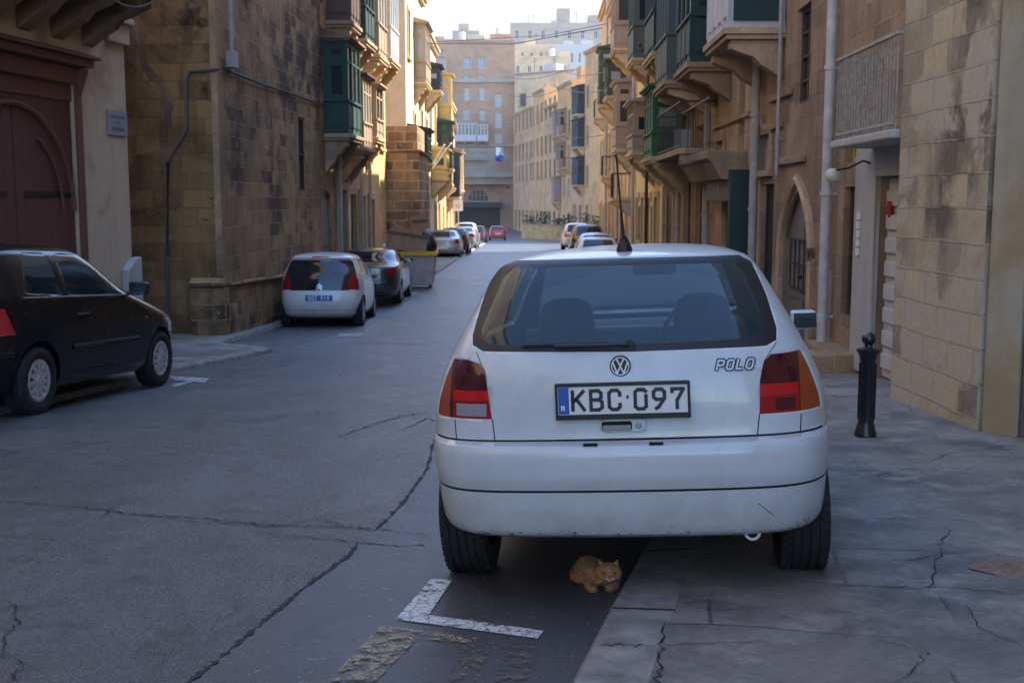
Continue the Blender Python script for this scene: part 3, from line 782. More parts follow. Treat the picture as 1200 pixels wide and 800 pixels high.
class House:
    def __init__(s, name, label, P, Q, side, h, mat, depth=9.0, base=None, cat='house', trim='stone_trim', group=None):
        s.f = Fac(P, Q, side); s.mat = M[mat]; s.trim = M[trim]; s.holes = []; s.depth = depth
        mid = s.f.P + s.f.d * (s.f.len / 2)
        gz = min(g(P[1]), g(Q[1])) - .15
        s.z0 = gz; s.z1 = h; s.todo = []
        s.root = empty(name, (mid.x, mid.y, g(mid.y)), label=label, cat=cat, group=group)
    def mb(s): return MB(s.f.M)
    def hole(s, r): s.holes.append(r); return r
    def px(s, *a, **k): return s.f.rect(*a, **k)
    def finish(s, cornice=True):
        m = s.mb(); wall_with_holes(m, 0, s.f.len, s.z0, s.z1, s.holes)
        m.box(0.001, s.f.len - .001, -s.depth, -.352, s.z0, s.z1 - .002)
        w = m.build('wall', s.mat, s.root, merge=False)
        s.wallo = w
        if s.depth > 5 and s.f.P.y > 90:
            rs = random.Random(int(s.z1 * 100 + s.f.P.y)); 
            for k in range(int(s.f.len / 3.2)):
                u = rs.uniform(.5, s.f.len - 1.5); t = rs.random(); n0 = -rs.uniform(.8, 3.5); c_ = s.mb()
                if t < .35: c_.box(u, u + rs.uniform(1, 2.4), n0 - 2, n0, s.z1, s.z1 + rs.uniform(.7, 2.1)); c_.build('roof_hut', s.mat if rs.random() < .6 else M['plaster_white'], w)
                elif t < .6: c_.lathe([(.5, s.z1 + .3), (.52, s.z1 + .4), (.52, s.z1 + 1.3), (.4, s.z1 + 1.45), (.001, s.z1 + 1.5)], (u, n0, 0), 'z', 12); c_.build('water_tank', M['pipe_white'], w)
                elif t < .85: c_.tube([(u, n0, s.z1), (u, n0, s.z1 + 2.2)], .04, 5); c_.box(u - .5, u + .5, n0 - .02, n0 + .02, s.z1 + 2.0, s.z1 + 2.05); c_.box(u - .35, u + .35, n0 - .02, n0 + .02, s.z1 + 1.7, s.z1 + 1.75); c_.build('roof_aerial', M['iron'], w)
                else: c_.box(u, u + 2.2, n0 - .1, n0, s.z1, s.z1 + 1.0); c_.build('parapet', s.mat, w)
        if cornice:
            c = s.mb(); c.box(-.0, s.f.len, .004, .16, s.z1 - .35, s.z1 - .2); c.box(-.0, s.f.len, .004, .26, s.z1 - .198, s.z1 - .05)
            c.build('cornice', s.trim, w, bevel=.02)
        return s
    def surround(s, r, w=.16, t=.05, sill=True, mat=None, name='window_surround'):
        a, b, c, d = r; m = s.mb()
        m.box(a - w, a, .003, t, c, d); m.box(b, b + w, .003, t, c, d); m.box(a - w, b + w, .003, t + .01, d, d + w)
        if sill: m.box(a - w - .03, b + w + .03, .003, t + .06, c - .1, c - .002)
        return m.build(name, mat or s.trim, s.root, bevel=.01)
    def window(s, r, fm='white_paint', pm='pane', nx=2, nz=3, surround=True, shutters=None, deep=.06):
        s.hole(r); a, b, c, d = r; w = min(.06, (b - a) * .1)
        m = s.mb()
        m.box(a + .002, a + w, -deep - .06, -deep, c + .002, d - .002); m.box(b - w, b - .002, -deep - .06, -deep, c + .002, d - .002)
        m.box(a + w, b - w, -deep - .06, -deep, c + .002, c + w); m.box(a + w, b - w, -deep - .06, -deep, d - w, d - .002)
        for i in range(1, nx):
            u = a + (b - a) * i / nx; m.box(u - w * .4, u + w * .4, -deep - .055, -deep - .004, c + w, d - w)
        for i in range(1, nz):
            z = c + (d - c) * i / nz; m.box(a + w, b - w, -deep - .05, -deep - .008, z - w * .3, z + w * .3)
        o = m.build('window', M[fm], s.root)
        p = s.mb(); p.box(a + .003, b - .003, -deep - .05, -deep - .045, c + .003, d - .003); p.build('pane', M[pm], o)
        if surround: s.surround(r)
        if shutters:
            for k in (0, 1):
                q = s.mb(); hw = (b - a) / 2
                u0, u1 = (a + .01, a + hw - .01) if k == 0 else (a + hw + .01, b - .01)
                q.box(u0, u1, -.1, -.06, c + .02, d - .02)
                zz = c + .1
                while zz < d - .1: q.box(u0 + .05, u1 - .05, -.06, -.045, zz, zz + .045); zz += .09
                q.build('shutter', M[shutters], s.root)
        return o
    def door(s, r, dm='door_brown', leaves=2, panels=3, surround=True, deep=.07, fan=False, grille=None):
        s.hole(r); a, b, c, d = r
        top = d
        if fan:
            top = d - (d - c) * .22
            m = s.mb(); m.box(a + .003, b - .003, -deep - .05, -deep, top, top + .06); o = m.build('fanlight', M[dm], s.root)
            p = s.mb(); p.box(a + .003, b - .003, -deep - .06, -deep - .03, top + .062, d - .003); p.build('pane', M['pane'], o)
        lw = (b - a) / leaves
        for k in range(leaves):
            m = s.mb(); u0, u1 = a + k * lw + .006, a + (k + 1) * lw - .006
            m.box(u0, u1, -deep - .06, -deep - .02, c + .01, top - .006)
            m.box(u0, u0 + .09, -deep - .02, -deep, c + .01, top - .006); m.box(u1 - .09, u1, -deep - .02, -deep, c + .01, top - .006)
            for j in range(panels + 1):
                zz = c + .01 + (top - c - .12) * j / panels
                m.box(u0 + .09, u1 - .09, -deep - .02, -deep - .002, zz, zz + .1)
            o = m.build('door', M[dm], s.root, bevel=.006)
            if k == 0:
                h_ = s.mb(); h_.ball(((u1 if leaves > 1 else u0 + .1) - .05, -deep + .03, c + 1.05), .035, 8); h_.build('handle', M['iron'], o, smooth=True)
        if surround: s.surround(r, .2, .05, sill=False, name='door_surround')
    def corbels(s, parent, u0, u1, zb, p, n=2, mat=None, h=.55, w=.28):
        for k in range(n):
            u = u0 + w / 2 + .06 + (u1 - u0 - w - .12) * (k / (n - 1) if n > 1 else .5)
            m = s.mb()
            prof = [(0.004, zb), (p * .93, zb), (p * .93, zb - .12), (p * .80, zb - .17), (p * .72, zb - .28 * h / .55), (p * .52, zb - .36 * h / .55), (p * .40, zb - .52 * h / .55), (p * .2, zb - .66 * h / .55), (.004, zb - h * 1.5)]
            m.prism(prof, u - w / 2, u + w / 2, 'x'); m.build('corbel', mat or s.trim, parent, bevel=.015)
    def gallarija(s, u0, u1, zb, zt, p=.8, mat='green_dark', pane='pane', nfront=3, base=None, corb=2, roof=None, sideglass=True, corb_h=.55, open_top=.36):
        """closed timber box balcony: panelled skirt, glazed upper part, roof slab, stone slab on corbels"""
        hgt = zt - zb; zs = zb + hgt * .36; zt2 = zb + hgt * .92; zm = zb + hgt * .76
        m = s.mb(); w = .075; mt = M[mat]
        m.box(u0, u1, .004, p, zb, zb + .1); m.box(u0 + .02, u1 - .02, .004, p - .02, zb + .1, zs - .06)
        m.box(u0 - .03, u1 + .03, .004, p + .03, zs - .06, zs); m.box(u0, u1, .004, p, zt2, zt - .08)
        nf = nfront
        def post(ua, ub, na, nb): m.box(ua, ub, na, nb, zs, zt2)
        for i in range(nf + 1):
            u = u0 + (u1 - u0 - w) * i / nf; post(u, u + w, p - w, p - .002)
            m.box(u, u + w, p - .02, p + .01, zb + .1, zs - .06)
        for uu in (u0, u1 - w): post(uu + .001, uu + w - .001, .006, .006 + w)
        m.box(u0 + .004, u1 - .004, p - w + .01, p - .01, zm - .03, zm + .03)
        for uu in (u0, u1 - w): m.box(uu + .01, uu + w - .01, .01, p - w, zm - .03, zm + .03)
        # raised skirt panels
        for i in range(nf):
            a = u0 + (u1 - u0 - w) * i / nf + w + .05; b = u0 + (u1 - u0 - w) * (i + 1) / nf - .05
            m.box(a, b, p - .02, p + .004, zb + .18, zs - .14)
        for uu, sg in ((u0, -1), (u1, 1)):
            e = uu + .02 * (-sg)
            lo, hi = (min(e, e + sg * .022), max(e, e + sg * .022))
            m.box(lo, hi, .1, p - .1, zb + .18, zs - .14)
        o = m.build('box_balcony', mt, s.root, bevel=.006)
        for i in range(nf):
            a = u0 + (u1 - u0 - w) * i / nf + w; b = u0 + (u1 - u0 - w) * (i + 1) / nf
            for (z_a, z_b) in ((zs, zm - .03), (zm + .03, zt2)):
                q = s.mb(); q.box(a, b, p - .045, p - .04, z_a, z_b); q.build('pane', M[pane], o)
                fr = s.mb()
                fr.box(a, a + .035, p - .04, p - .015, z_a, z_b); fr.box(b - .035, b, p - .04, p - .015, z_a, z_b)
                fr.build('window_frame', mt, o)
        for uu in (u0 + w * .5, u1 - w * .5):
            if sideglass:
                for (z_a, z_b) in ((zs, zm - .03), (zm + .03, zt2)):
                    m3 = s.mb(); k = p * .22
                    m3.box(uu - .02, uu + .02, w, w + k, z_a, z_b); m3.box(uu - .02, uu + .02, p - w - k * .5, p - w, z_a, z_b)
                    m3.box(uu - .02, uu + .02, w + k, p - w - k * .5, z_a, z_a + .12); m3.box(uu - .02, uu + .02, w + k, p - w - k * .5, z_b - .08, z_b)
                    m3.build('window_frame', mt, o)
                    q = s.mb(); q.box(uu - .004, uu + .004, w + k, p - w - k * .5, z_a + .12, z_b - .08); q.build('pane', M[pane], o)
            else:
                m3 = s.mb(); m3.box(uu - .02, uu + .02, w, p - w, zs, zt2); m3.build('side_panel', mt, o)
        r_ = s.mb(); r_.box(u0 - .06, u1 + .06, .004, p + .08, zt - .079, zt - .03); r_.box(u0 - .12, u1 + .12, .004, p + .14, zt - .029, zt + .03)
        r_.prism([(.004, zt + .031), (p + .1, zt + .031), (.004, zt + .22)], u0 - .1, u1 + .1, 'x')
        r_.build('roof', M[roof] if roof else mt, o, bevel=.008)
        sl = s.mb(); sl.box(u0 - .06, u1 + .06, .004, p + .06, zb - .1, zb - .002); sl.box(u0 - .02, u1 + .02, .004, p + .02, zb - .17, zb - .101)
        b_ = sl.build('slab', M[base] if base else s.trim, o, bevel=.012)
        s.corbels(o, u0, u1, zb - .172, p, corb, M[base] if base else s.trim, corb_h)
        return o
    def open_balcony(s, u0, u1, zb, p=.8, h=1.0, rail='iron', step=.11, solid=False, corb=2, base=None, slab_t=.12, bar=.0045):
        sl = s.mb(); sl.box(u0, u1, .004, p, zb - slab_t, zb); o = sl.build('balcony', M[base] if base else s.trim, s.root, bevel=.015)
        m = s.mb(); i = .05
        m.box(u0 + i - .02, u1 - i + .02, p - i - .02, p - i + .02, zb + h - .03, zb + h)
        m.box(u0 + i - .02, u0 + i + .02, .01, p - i - .021, zb + h - .03, zb + h); m.box(u1 - i - .02, u1 - i + .02, .01, p - i - .021, zb + h - .03, zb + h)
        m.box(u0 + i, u1 - i, p - i - .012, p - i + .012, zb + .05, zb + .075)
        n = max(2, int((u1 - u0 - 2 * i) / step))
        for k in range(n + 1):
            u = u0 + i + (u1 - u0 - 2 * i) * k / n; m.box(u - bar, u + bar, p - i - bar, p - i + bar, zb, zb + h - .03)
        n2 = max(2, int((p - i) / step))
        for k in range(n2):
            v = .02 + (p - i - .02) * k / n2
            for u in (u0 + i, u1 - i): m.box(u - bar, u + bar, v - bar, v + bar, zb, zb + h - .03)
        m.build('railing', M[rail], o)
        if corb: s.corbels(o, u0, u1, zb - slab_t - .002, p, corb, M[base] if base else s.trim, .42, .2)
        return o
    def drainpipe(s, u, z0, z1, r=.055, mat='pipe', n=.12, brackets=True, lean=0.0):
        m = s.mb(); m.tube([(u, n, z0), (u + lean, n, z1)], r, 10)
        zz = z0 + .5
        while zz < z1 - .2:
            k = (zz - z0) / (z1 - z0) * lean
            m.tube([(u + k, n, zz), (u + k, n, zz + .05)], r * 1.25, 10); m.box(u + k - .02, u + k + .02, .004, n, zz + .01, zz + .04); zz += 1.5
        return m.build('drainpipe', M[mat], s.root, smooth=True)
    def arch_fill(s, r, rise, mat=None, pointed=False, deep=.34):
        """fills the two upper corners of a square opening so it reads as an arch"""
        a, b, c, d = r; m = s.mb(); cx = (a + b) / 2; hw = (b - a) / 2; zs = d - rise; n = 10
        for sg in (-1, 1):
            pts = []
            for k in range(n + 1):
                t = k / n
                if pointed:
                    ang = t * math.acos(.5 / 1.0) if False else t * math.pi / 3
                    rr = 2 * hw; x = -hw + (rr - rr * math.cos(ang)) ; zz = zs + rise * math.sin(ang) / math.sin(math.pi / 3)
                else:
                    ang = t * math.pi / 2; x = -hw * math.cos(ang); zz = zs + rise * math.sin(ang)
                pts.append((cx + sg * (-x) * -1 if False else cx + (x if sg < 0 else -x), zz))
            corner = (a if sg < 0 else b, d)
            for p, q in zip(pts, pts[1:]):
                m.add([(corner[0], -.001, corner[1]), (p[0], -.001, p[1]), (q[0], -.001, q[1])], [(0, 1, 2)])
                m.add([(p[0], -.001, p[1]), (q[0], -.001, q[1]), (q[0], -deep, q[1]), (p[0], -deep, p[1])], [(0, 1, 2, 3)])
        return m.build('arch', mat or s.mat, s.root)
    def auto(s, floors, cols, seed, ground_doors=True, z_base=None, fh=3.5, gal=.35, mats=('green_dark', 'green', 'brown_paint', 'blue_paint', 'tan_paint'), wm=('white_paint', 'green_dark', 'brown_paint'), proj=.75, top=None):
        rs = random.Random(seed); z_b = s.z0 + .25 if z_base is None else z_base
        w = s.f.len / cols
        for j in range(cols):
            uc = w * (j + .5)
            ww = min(1.1, w * .42)
            if ground_doors:
                if rs.random() < .6: s.door((uc - ww * .5, uc + ww * .5, z_b, z_b + 2.6), rs.choice(['door_brown', 'green_dark', 'door_dark', 'door_grey']), surround=True)
                else: s.window((uc - ww * .4, uc + ww * .4, z_b + 1.1, z_b + 2.4), rs.choice(wm), surround=True)
            for i in range(1, floors):
                zf = z_b + .45 + i * fh
                if zf + 2.4 > s.z1 - .3: break
                t = rs.random()
                if t < gal and w > 2.0: s.gallarija(uc - .85, uc + .85, zf - .1, zf + 2.5, proj, rs.choice(mats), rs.choice(['pane', 'pane', 'pane_pale']), 3)
                elif t < gal + .2:
                    s.window((uc - ww * .45, uc + ww * .45, zf, zf + 2.2), rs.choice(wm), rs.choice(['pane', 'pane_pale']))
                    s.open_balcony(uc - .8, uc + .8, zf - .02, .6, .95, 'iron', .16)
                else: s.window((uc - ww * .45, uc + ww * .45, zf + .5, zf + 2.2), rs.choice(wm), rs.choice(['pane', 'pane', 'pane_pale']), shutters=rs.choice([None, None, 'green_dark', 'brown_paint']))

# ================================================================== CARS
def pchip(kn, t):
    """monotone cubic through knots"""
    n = len(kn)
    if t <= kn[0][0]: return kn[0][1]
    if t >= kn[-1][0]: return kn[-1][1]
    d = [(kn[i + 1][1] - kn[i][1]) / (kn[i + 1][0] - kn[i][0]) for i in range(n - 1)]
    m = [d[0]] + [0 if d[i - 1] * d[i] <= 0 else 2 * d[i - 1] * d[i] / (d[i - 1] + d[i]) for i in range(1, n - 1)] + [d[-1]]
    for i in range(n - 1):
        if t <= kn[i + 1][0]:
            h = kn[i + 1][0] - kn[i][0]; s = (t - kn[i][0]) / h
            return ((2 * s**3 - 3 * s**2 + 1) * kn[i][1] + (s**3 - 2 * s**2 + s) * h * m[i] + (-2 * s**3 + 3 * s**2) * kn[i + 1][1] + (s**3 - s**2) * h * m[i + 1])
class Car:
    def __init__(s, name, label, loc, yaw, pitch, roll, rear, front, width, a=6.0, b=8.0, N=120, dz=.03, bow=.05, fbow=.16, cat='car', group=None):
        s.root = empty(name, loc, (pitch, -roll, -yaw), label, cat, group)
        s.W = WM[s.root]; s.I = s.W.inverted()
        s.rear, s.front, s.width, s.a, s.b, s.bow, s.fbow = rear, front, width, a, b, bow, fbow
        zs = set()
        for kn in (rear, front, width): zs |= {round(k[0], 4) for k in kn}
        zs = sorted(zs); full = []
        for p, q in zip(zs, zs[1:]):
            n = max(1, int(math.ceil((q - p) / dz)))
            full += [p + (q - p) * i / n for i in range(n)]
        full.append(zs[-1]); s.zs = full
        # unit ring resampled by arc length
        l0 = (pchip(front, .6) - pchip(rear, .6)) / 2; w0 = pchip(width, .6)
        raw = []
        for i in range(4000):
            t = 2 * math.pi * i / 4000; c, q = math.cos(t), math.sin(t)
            raw.append((math.copysign(abs(c) ** (2 / a), c), math.copysign(abs(q) ** (2 / b), q)))
        acc = [0]
        for p, q in zip(raw, raw[1:] + raw[:1]):
            acc.append(acc[-1] + math.hypot((q[0] - p[0]) * w0 * 1.6, (q[1] - p[1]) * l0))
        ring = []; j = 0
        for k in range(N):
            t = acc[-1] * k / N
            while acc[j + 1] < t: j += 1
            fr_ = (t - acc[j]) / max(1e-9, acc[j + 1] - acc[j]); A_, B_ = raw[j % 4000], raw[(j + 1) % 4000]
            ring.append((A_[0] + (B_[0] - A_[0]) * fr_, A_[1] + (B_[1] - A_[1]) * fr_))
        s.ring = ring
        bm = bmesh.new(); s.bm = bm; s.lay = bm.faces.layers.int.new('tag')
        rows = []
        for z in full:
            rows.append([bm.verts.new(s.P(c, q, z)) for c, q in ring])
        for r0, r1 in zip(rows, rows[1:]):
            for k in range(N):
                bm.faces.new([r0[k], r0[(k + 1) % N], r1[(k + 1) % N], r1[k]])
        bm.faces.new(rows[-1]); s.bot = bm.faces.new(rows[0][::-1])
        bm.normal_update()
        s.tags = {0: ('body', None)}; s.parts = {}
    def P(s, c, q, z):
        y0, y1, w = pchip(s.rear, z), pchip(s.front, z), pchip(s.width, z)
        l = (y1 - y0) / 2; y = (y0 + y1) / 2 + l * q
        if q < 0: y += s.bow * c * c * (-q) ** 3
        else: y -= s.fbow * c * c * q ** 3
        return (w * c, y, z)
    def ry(s, x, z):
        y0, y1, w = pchip(s.rear, z), pchip(s.front, z), pchip(s.width, z)
        l = (y1 - y0) / 2; c = max(-.999, min(.999, x / w)); q = -(1 - abs(c) ** s.a) ** (1 / s.b)
        return (y0 + y1) / 2 + l * q + s.bow * c * c * (-q) ** 3
    def sx(s, y, z):
        y0, y1, w = pchip(s.rear, z), pchip(s.front, z), pchip(s.width, z)
        l = (y1 - y0) / 2; q = max(-.999, min(.999, (y - (y0 + y1) / 2) / l))
        return w * (1 - abs(q) ** s.b) ** (1 / s.a)
    def rp(s, px, py):
        """pixel -> (x,z) on the car's rear surface"""
        o = s.I @ Vector((0, 0, EYE)); d = (s.I.to_3x3() @ ray(px, py)); y = .1; x = z = 0
        for _ in range(25):
            t = (y - o.y) / d.y; x = o.x + d.x * t; z = o.z + d.z * t
            zz = min(max(z, s.zs[0]), s.zs[-1] - .01); y = .5 * y + .5 * s.ry(x, zz)
        return (x, z)
    def sp(s, px, py, x=None):
        o = s.I @ Vector((0, 0, EYE)); d = (s.I.to_3x3() @ ray(px, py)); xx = pchip(s.width, .6)
        y = z = 0
        for _ in range(25):
            t = (xx - o.x) / d.x; y = o.y + d.y * t; z = o.z + d.z * t
            zz = min(max(z, s.zs[0]), s.zs[-1] - .01); xx = .5 * xx + .5 * s.sx(y, zz)
        return (y, z)
    def cut(s, poly, side, tag, mat=None, lim=None, only=None, delete=False):
        """side: 'rear','front','right','left'; poly convex in (x,z) or (y,z)"""
        bm = s.bm
        if side in ('rear', 'front'): ax = 0; nrm = (lambda n: n.y < -.04) if side == 'rear' else (lambda n: n.y > .12)
        else: ax = 1; nrm = (lambda n: n.x > .25) if side == 'right' else (lambda n: n.x < -.25)
        lo = (min(p[0] for p in poly) - .01, min(p[1] for p in poly) - .01); hi = (max(p[0] for p in poly) + .01, max(p[1] for p in poly) + .01)
        area = sum(p[0] * q[1] - q[0] * p[1] for p, q in zip(poly, poly[1:] + poly[:1]))
        if area < 0: poly = poly[::-1]
        ylim = lim
        def cand():
            out_ = []
            for f in bm.faces:
                if not nrm(f.normal): continue
                cs = [(v.co[ax], v.co.z) for v in f.verts]
                if max(c[0] for c in cs) < lo[0] or min(c[0] for c in cs) > hi[0] or max(c[1] for c in cs) < lo[1] or min(c[1] for c in cs) > hi[1]: continue
                if ylim is not None and not ylim(f.calc_center_median()): continue
                if f is s.bot: continue
                out_.append(f)
            return out_
        for p, q in zip(poly, poly[1:] + poly[:1]):
            e = (q[0] - p[0], q[1] - p[1]); L_ = math.hypot(*e)
            if L_ < 1e-6: continue
            n2 = (-e[1] / L_, e[0] / L_)
            co = Vector((p[0], 0, p[1])) if ax == 0 else Vector((0, p[0], p[1]))
            no = Vector((n2[0], 0, n2[1])) if ax == 0 else Vector((0, n2[0], n2[1]))
            fs_ = []
            for f in cand():      # only faces the edge's line segment really touches
                ds = [(v.co - co).dot(no) for v in f.verts]
                if min(ds) < -1e-5 and max(ds) > 1e-5: fs_.append(f)
            if not fs_: continue
            es = {e_ for f in fs_ for e_ in f.edges}; vs_ = {v for f in fs_ for v in f.verts}
            bmesh.ops.bisect_plane(bm, geom=list(vs_) + list(es) + fs_, dist=1e-5, plane_co=co, plane_no=no)
        bm.normal_update()
        key = None
        for k, v in s.tags.items():
            if v == (tag, mat): key = k
        if key is None: key = len(s.tags); s.tags[key] = (tag, mat)
        got = []
        for f in cand():
            if only is not None and s.tags[f[s.lay]][0] != only: continue
            c = f.calc_center_median(); c2 = (c[ax], c.z)
            if all((q[0] - p[0]) * (c2[1] - p[1]) - (q[1] - p[1]) * (c2[0] - p[0]) > -1e-7 for p, q in zip(poly, poly[1:] + poly[:1])):
                f[s.lay] = key; got.append(f)
        if delete: bmesh.ops.delete(bm, geom=got, context='FACES')
        return got
    def arch(s, yc, r, zc, n=14):
        for side in ('left', 'right'):
            pts = [(yc + r * math.cos(math.pi * 2 * k / (2 * n)), zc + r * math.sin(math.pi * 2 * k / (2 * n))) for k in range(2 * n)]
            s.cut(pts, side, 'hole', delete=True)
    def plane_split(s, co, no):
        bmesh.ops.bisect_plane(s.bm, geom=list(s.bm.verts) + list(s.bm.edges) + list(s.bm.faces), dist=1e-5, plane_co=co, plane_no=no)
        s.bm.normal_update()
    def retag(s, tag, fn, mat=None, only='body'):
        key = None
        for k, v in s.tags.items():
            if v == (tag, mat): key = k
        if key is None: key = len(s.tags); s.tags[key] = (tag, mat)
        for f in s.bm.faces:
            if s.tags[f[s.lay]][0] == only and fn(f.calc_center_median(), f.normal): f[s.lay] = key
    def finish(s, paint, glassmat='glass_dark', solid=.018):
        """split the shell into its parts; names like 'tail_light#l' become separate objects called tail_light"""
        names = []
        s.bm.normal_update()
        # analytic smooth normals kept by smoothing before splitting
        for k, (t, m) in s.tags.items():
            if t not in names and t != 'hole': names.append(t)
        for nm in names:
            keys = {k: m for k, (t, m) in s.tags.items() if t == nm}
            b2 = s.bm.copy(); lay = b2.faces.layers.int['tag']
            bmesh.ops.delete(b2, geom=[f for f in b2.faces if f[lay] not in keys], context='FACES')
            if not b2.faces: b2.free(); continue
            base = {'body': paint, 'bumper': paint}.get(nm.split('#')[0], glassmat)
            if nm.split('#')[0] in ('body', 'bumper'): mats = [M[base] if isinstance(base, str) else base, M['interior']]
            else: mats = []
            idx = {}
            for k, m in keys.items():
                mm = M[m] if m else (mats[0] if mats else M[base])
                if mm not in mats: mats.append(mm)
                idx[k] = mats.index(mm)
            for f in b2.faces: f.material_index = idx[f[lay]]
            o = link_bm(b2, nm.split('#')[0], mats, s.root, smooth=True, angle=38)
            s.parts[nm] = o
            if nm.split('#')[0] in ('body', 'bumper') and solid:
                sm = o.modifiers.new('shell', 'SOLIDIFY'); sm.thickness = solid; sm.offset = -1; sm.material_offset = 1; sm.material_offset_rim = 0
        s.bm.free()
    def mb(s): return MB()
    def add(s, name, m, mat, parent=None, **k): return m.build(name, M[mat] if isinstance(mat, str) else mat, parent or s.root, local=True, **k)
    def wheels(s, ys, tr, r, w=.19, rim=.19, sub=True, spokes=7, label=None, style='cover'):
        for yc in ys:
            for sg in (-1, 1):
                x1 = sg * tr; x0 = sg * (tr - w)          # outer / inner plane
                m = MB(); c = (0, yc, r - .004)
                lo, hi = min(x0, x1), max(x0, x1); ww = hi - lo
                prof = [(rim, lo + .012), (rim + .03, lo + .002), (r * .86, lo - .004), (r * .965, lo + .012), (r * .992, lo + .03)]
                ng = 4
                for k in range(ng):
                    a0 = lo + .03 + (ww - .06) * (k + .35) / ng; a1 = lo + .03 + (ww - .06) * (k + .6) / ng
                    prof += [(r, a0 - .002), (r - .009, a0), (r - .009, a1), (r, a1 + .002)]
                prof += [(r * .992, hi - .03), (r * .965, hi - .012), (r * .86, hi + .004), (rim + .03, hi - .002), (rim, hi - .012)]
                m.lathe([(q, h) for q, h in prof], c, 'x', 40, False)
                if sub:
                    for k in range(44):      # shoulder blocks
                        an = 2 * math.pi * k / 44
                        for hx in (lo + .006, hi - .024):
                            m.M = Matrix.Translation((0, yc, r - .004)) @ Matrix.Rotation(an, 4, 'X')
                            m.box(hx, hx + .018, -.010, .010, r * .955, r * .994)
                    m.M = Matrix.Identity(4)
                wh = s.add('wheel', m, 'rubber', smooth=True, angle=50)
                q = MB(); d = sg
                q.lathe([(rim, x1 - d * .014), (rim - .012, x1 - d * .02), (rim - .03, x1 - d * .035)] + ([] if style == 'cover' else [(.001, x1 - d * .04)]), c, 'x', 32, False)
                q.M = Matrix.Identity(4)
                n = spokes
                if style == 'cover':
                    q.lathe([(rim - .006, x1 - d * .010), (rim - .02, x1 - d * .004), (rim - .035, x1 - d * .006), (rim - .05, x1 - d * .022)], c, 'x', 32, False)
                    for k in range(n):
                        q.M = Matrix.Translation((0, yc, r - .004)) @ Matrix.Rotation(2 * math.pi * k / n, 4, 'X')
                        sw = .20 / n * .9; q.prism([(-.018, .03), (.018, .03), (sw * 1.35, .105), (sw * .9, rim - .02), (-sw * .9, rim - .02), (-sw * 1.35, .105)], x1 - d * .028, x1 - d * .006, 'x')
                    q.M = Matrix.Identity(4)
                    q.lathe([(.055, x1 - d * .02), (.05, x1 - d * .002), (.001, x1)], c, 'x', 20)
                s.add('rim', q, 'rim', wh, smooth=True, angle=35)
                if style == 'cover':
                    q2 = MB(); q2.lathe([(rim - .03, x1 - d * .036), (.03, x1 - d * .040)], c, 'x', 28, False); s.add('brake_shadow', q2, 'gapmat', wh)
                # wheel well liner
                lw = MB(); R_ = r + .055
                seg = 16; vs = []; 
                for k in range(seg + 1):
                    an = math.pi * k / seg - .0
                    for xx in (sg * (tr - w - .12), sg * (tr - .04)):
                        vs.append((xx, yc + R_ * math.cos(an), r + R_ * math.sin(an)))
                lw.add(vs, [[2 * k, 2 * k + 1, 2 * k + 3, 2 * k + 2] for k in range(seg)])
                lw.add([(sg * (tr - w - .12), yc + R_ * math.cos(math.pi * k / seg), r + R_ * math.sin(math.pi * k / seg)) for k in range(seg + 1)], [list(range(seg + 1))])
                s.add('wheel_well', lw, 'gapmat')
    def underfloor(s, y0, y1, w, z0=.2, z1=.3):
        m = MB(); m.box(-w, w, y0, y1, z0, z1); s.add('underbody', m, 'gapmat')
    def seats(s, ys=1.55, top=1.17, wid=.28, xs=(-.34, .34), floor=.45):
        m = MB()
        for x in xs:
            pts = []; n = 18
            for k in range(n + 1):
                a = math.pi * k / n; pts.append((x + wid / 2 * (abs(math.cos(a)) ** .65) * (1 if math.cos(a) > 0 else -1), top - .14 + .14 * math.sin(a) ** .8 if 0 < k < n else top - .14))
            pts = [(x + .25, floor), (x + .25, top - .36), (x + .21, top - .27), (x + wid / 2, top - .2)] + pts + [(x - wid / 2, top - .2), (x - .21, top - .27), (x - .25, top - .36), (x - .25, floor)]
            m.prism(pts, ys, ys + .12, 'y')
            m.box(x - .25, x + .25, ys + .12, ys + .62, floor - .08, floor + .12)
        return s.add('seat', m, 'seatcloth', smooth=True, bevel=.03, angle=50)
    def shelf(s, y0, y1, w, z):
        m = MB(); m.box(-w, w, y0, y1, z - .02, z); m.box(-w, w, y1, y1 + .08, .45, z + .06); s.add('rear_seat', m, 'seatcloth')
    def mirror(s, c, side=1, paint='plastic', w=.19, h=.12):
        m = MB(); x, y, z = c
        m.prism([(x - w / 2, z - h / 2), (x + w / 2, z - h / 2 + .012), (x + w / 2, z + h / 2 - .02), (x + w / 2 - .03, z + h / 2), (x - w / 2, z + h / 2)], y, y + .1, 'y')
        m.box(min(x, x - side * (w / 2 + .05)), max(x, x - side * (w / 2 + .05)), y + .05, y + .09, z - h / 2, z - h / 2 + .04)
        o = s.add('wing_mirror', m, paint, bevel=.015, smooth=True)
        q = MB(); q.box(x - w / 2 + .012, x + w / 2 - .012, y - .006, y - .002, z - h / 2 + .016, z + h / 2 - .014); s.add('mirror_glass', q, 'glass_dark', o)
def rrect(x0, x1, z0, z1, r, n=3):
    pts = []
    for cx, cz, a0 in ((x1 - r, z0 + r, -90), (x1 - r, z1 - r, 0), (x0 + r, z1 - r, 90), (x0 + r, z0 + r, 180)):
        for k in range(n + 1):
            a = R(a0 + 90 * k / n); pts.append((cx + r * math.cos(a), cz + r * math.sin(a)))
    return pts
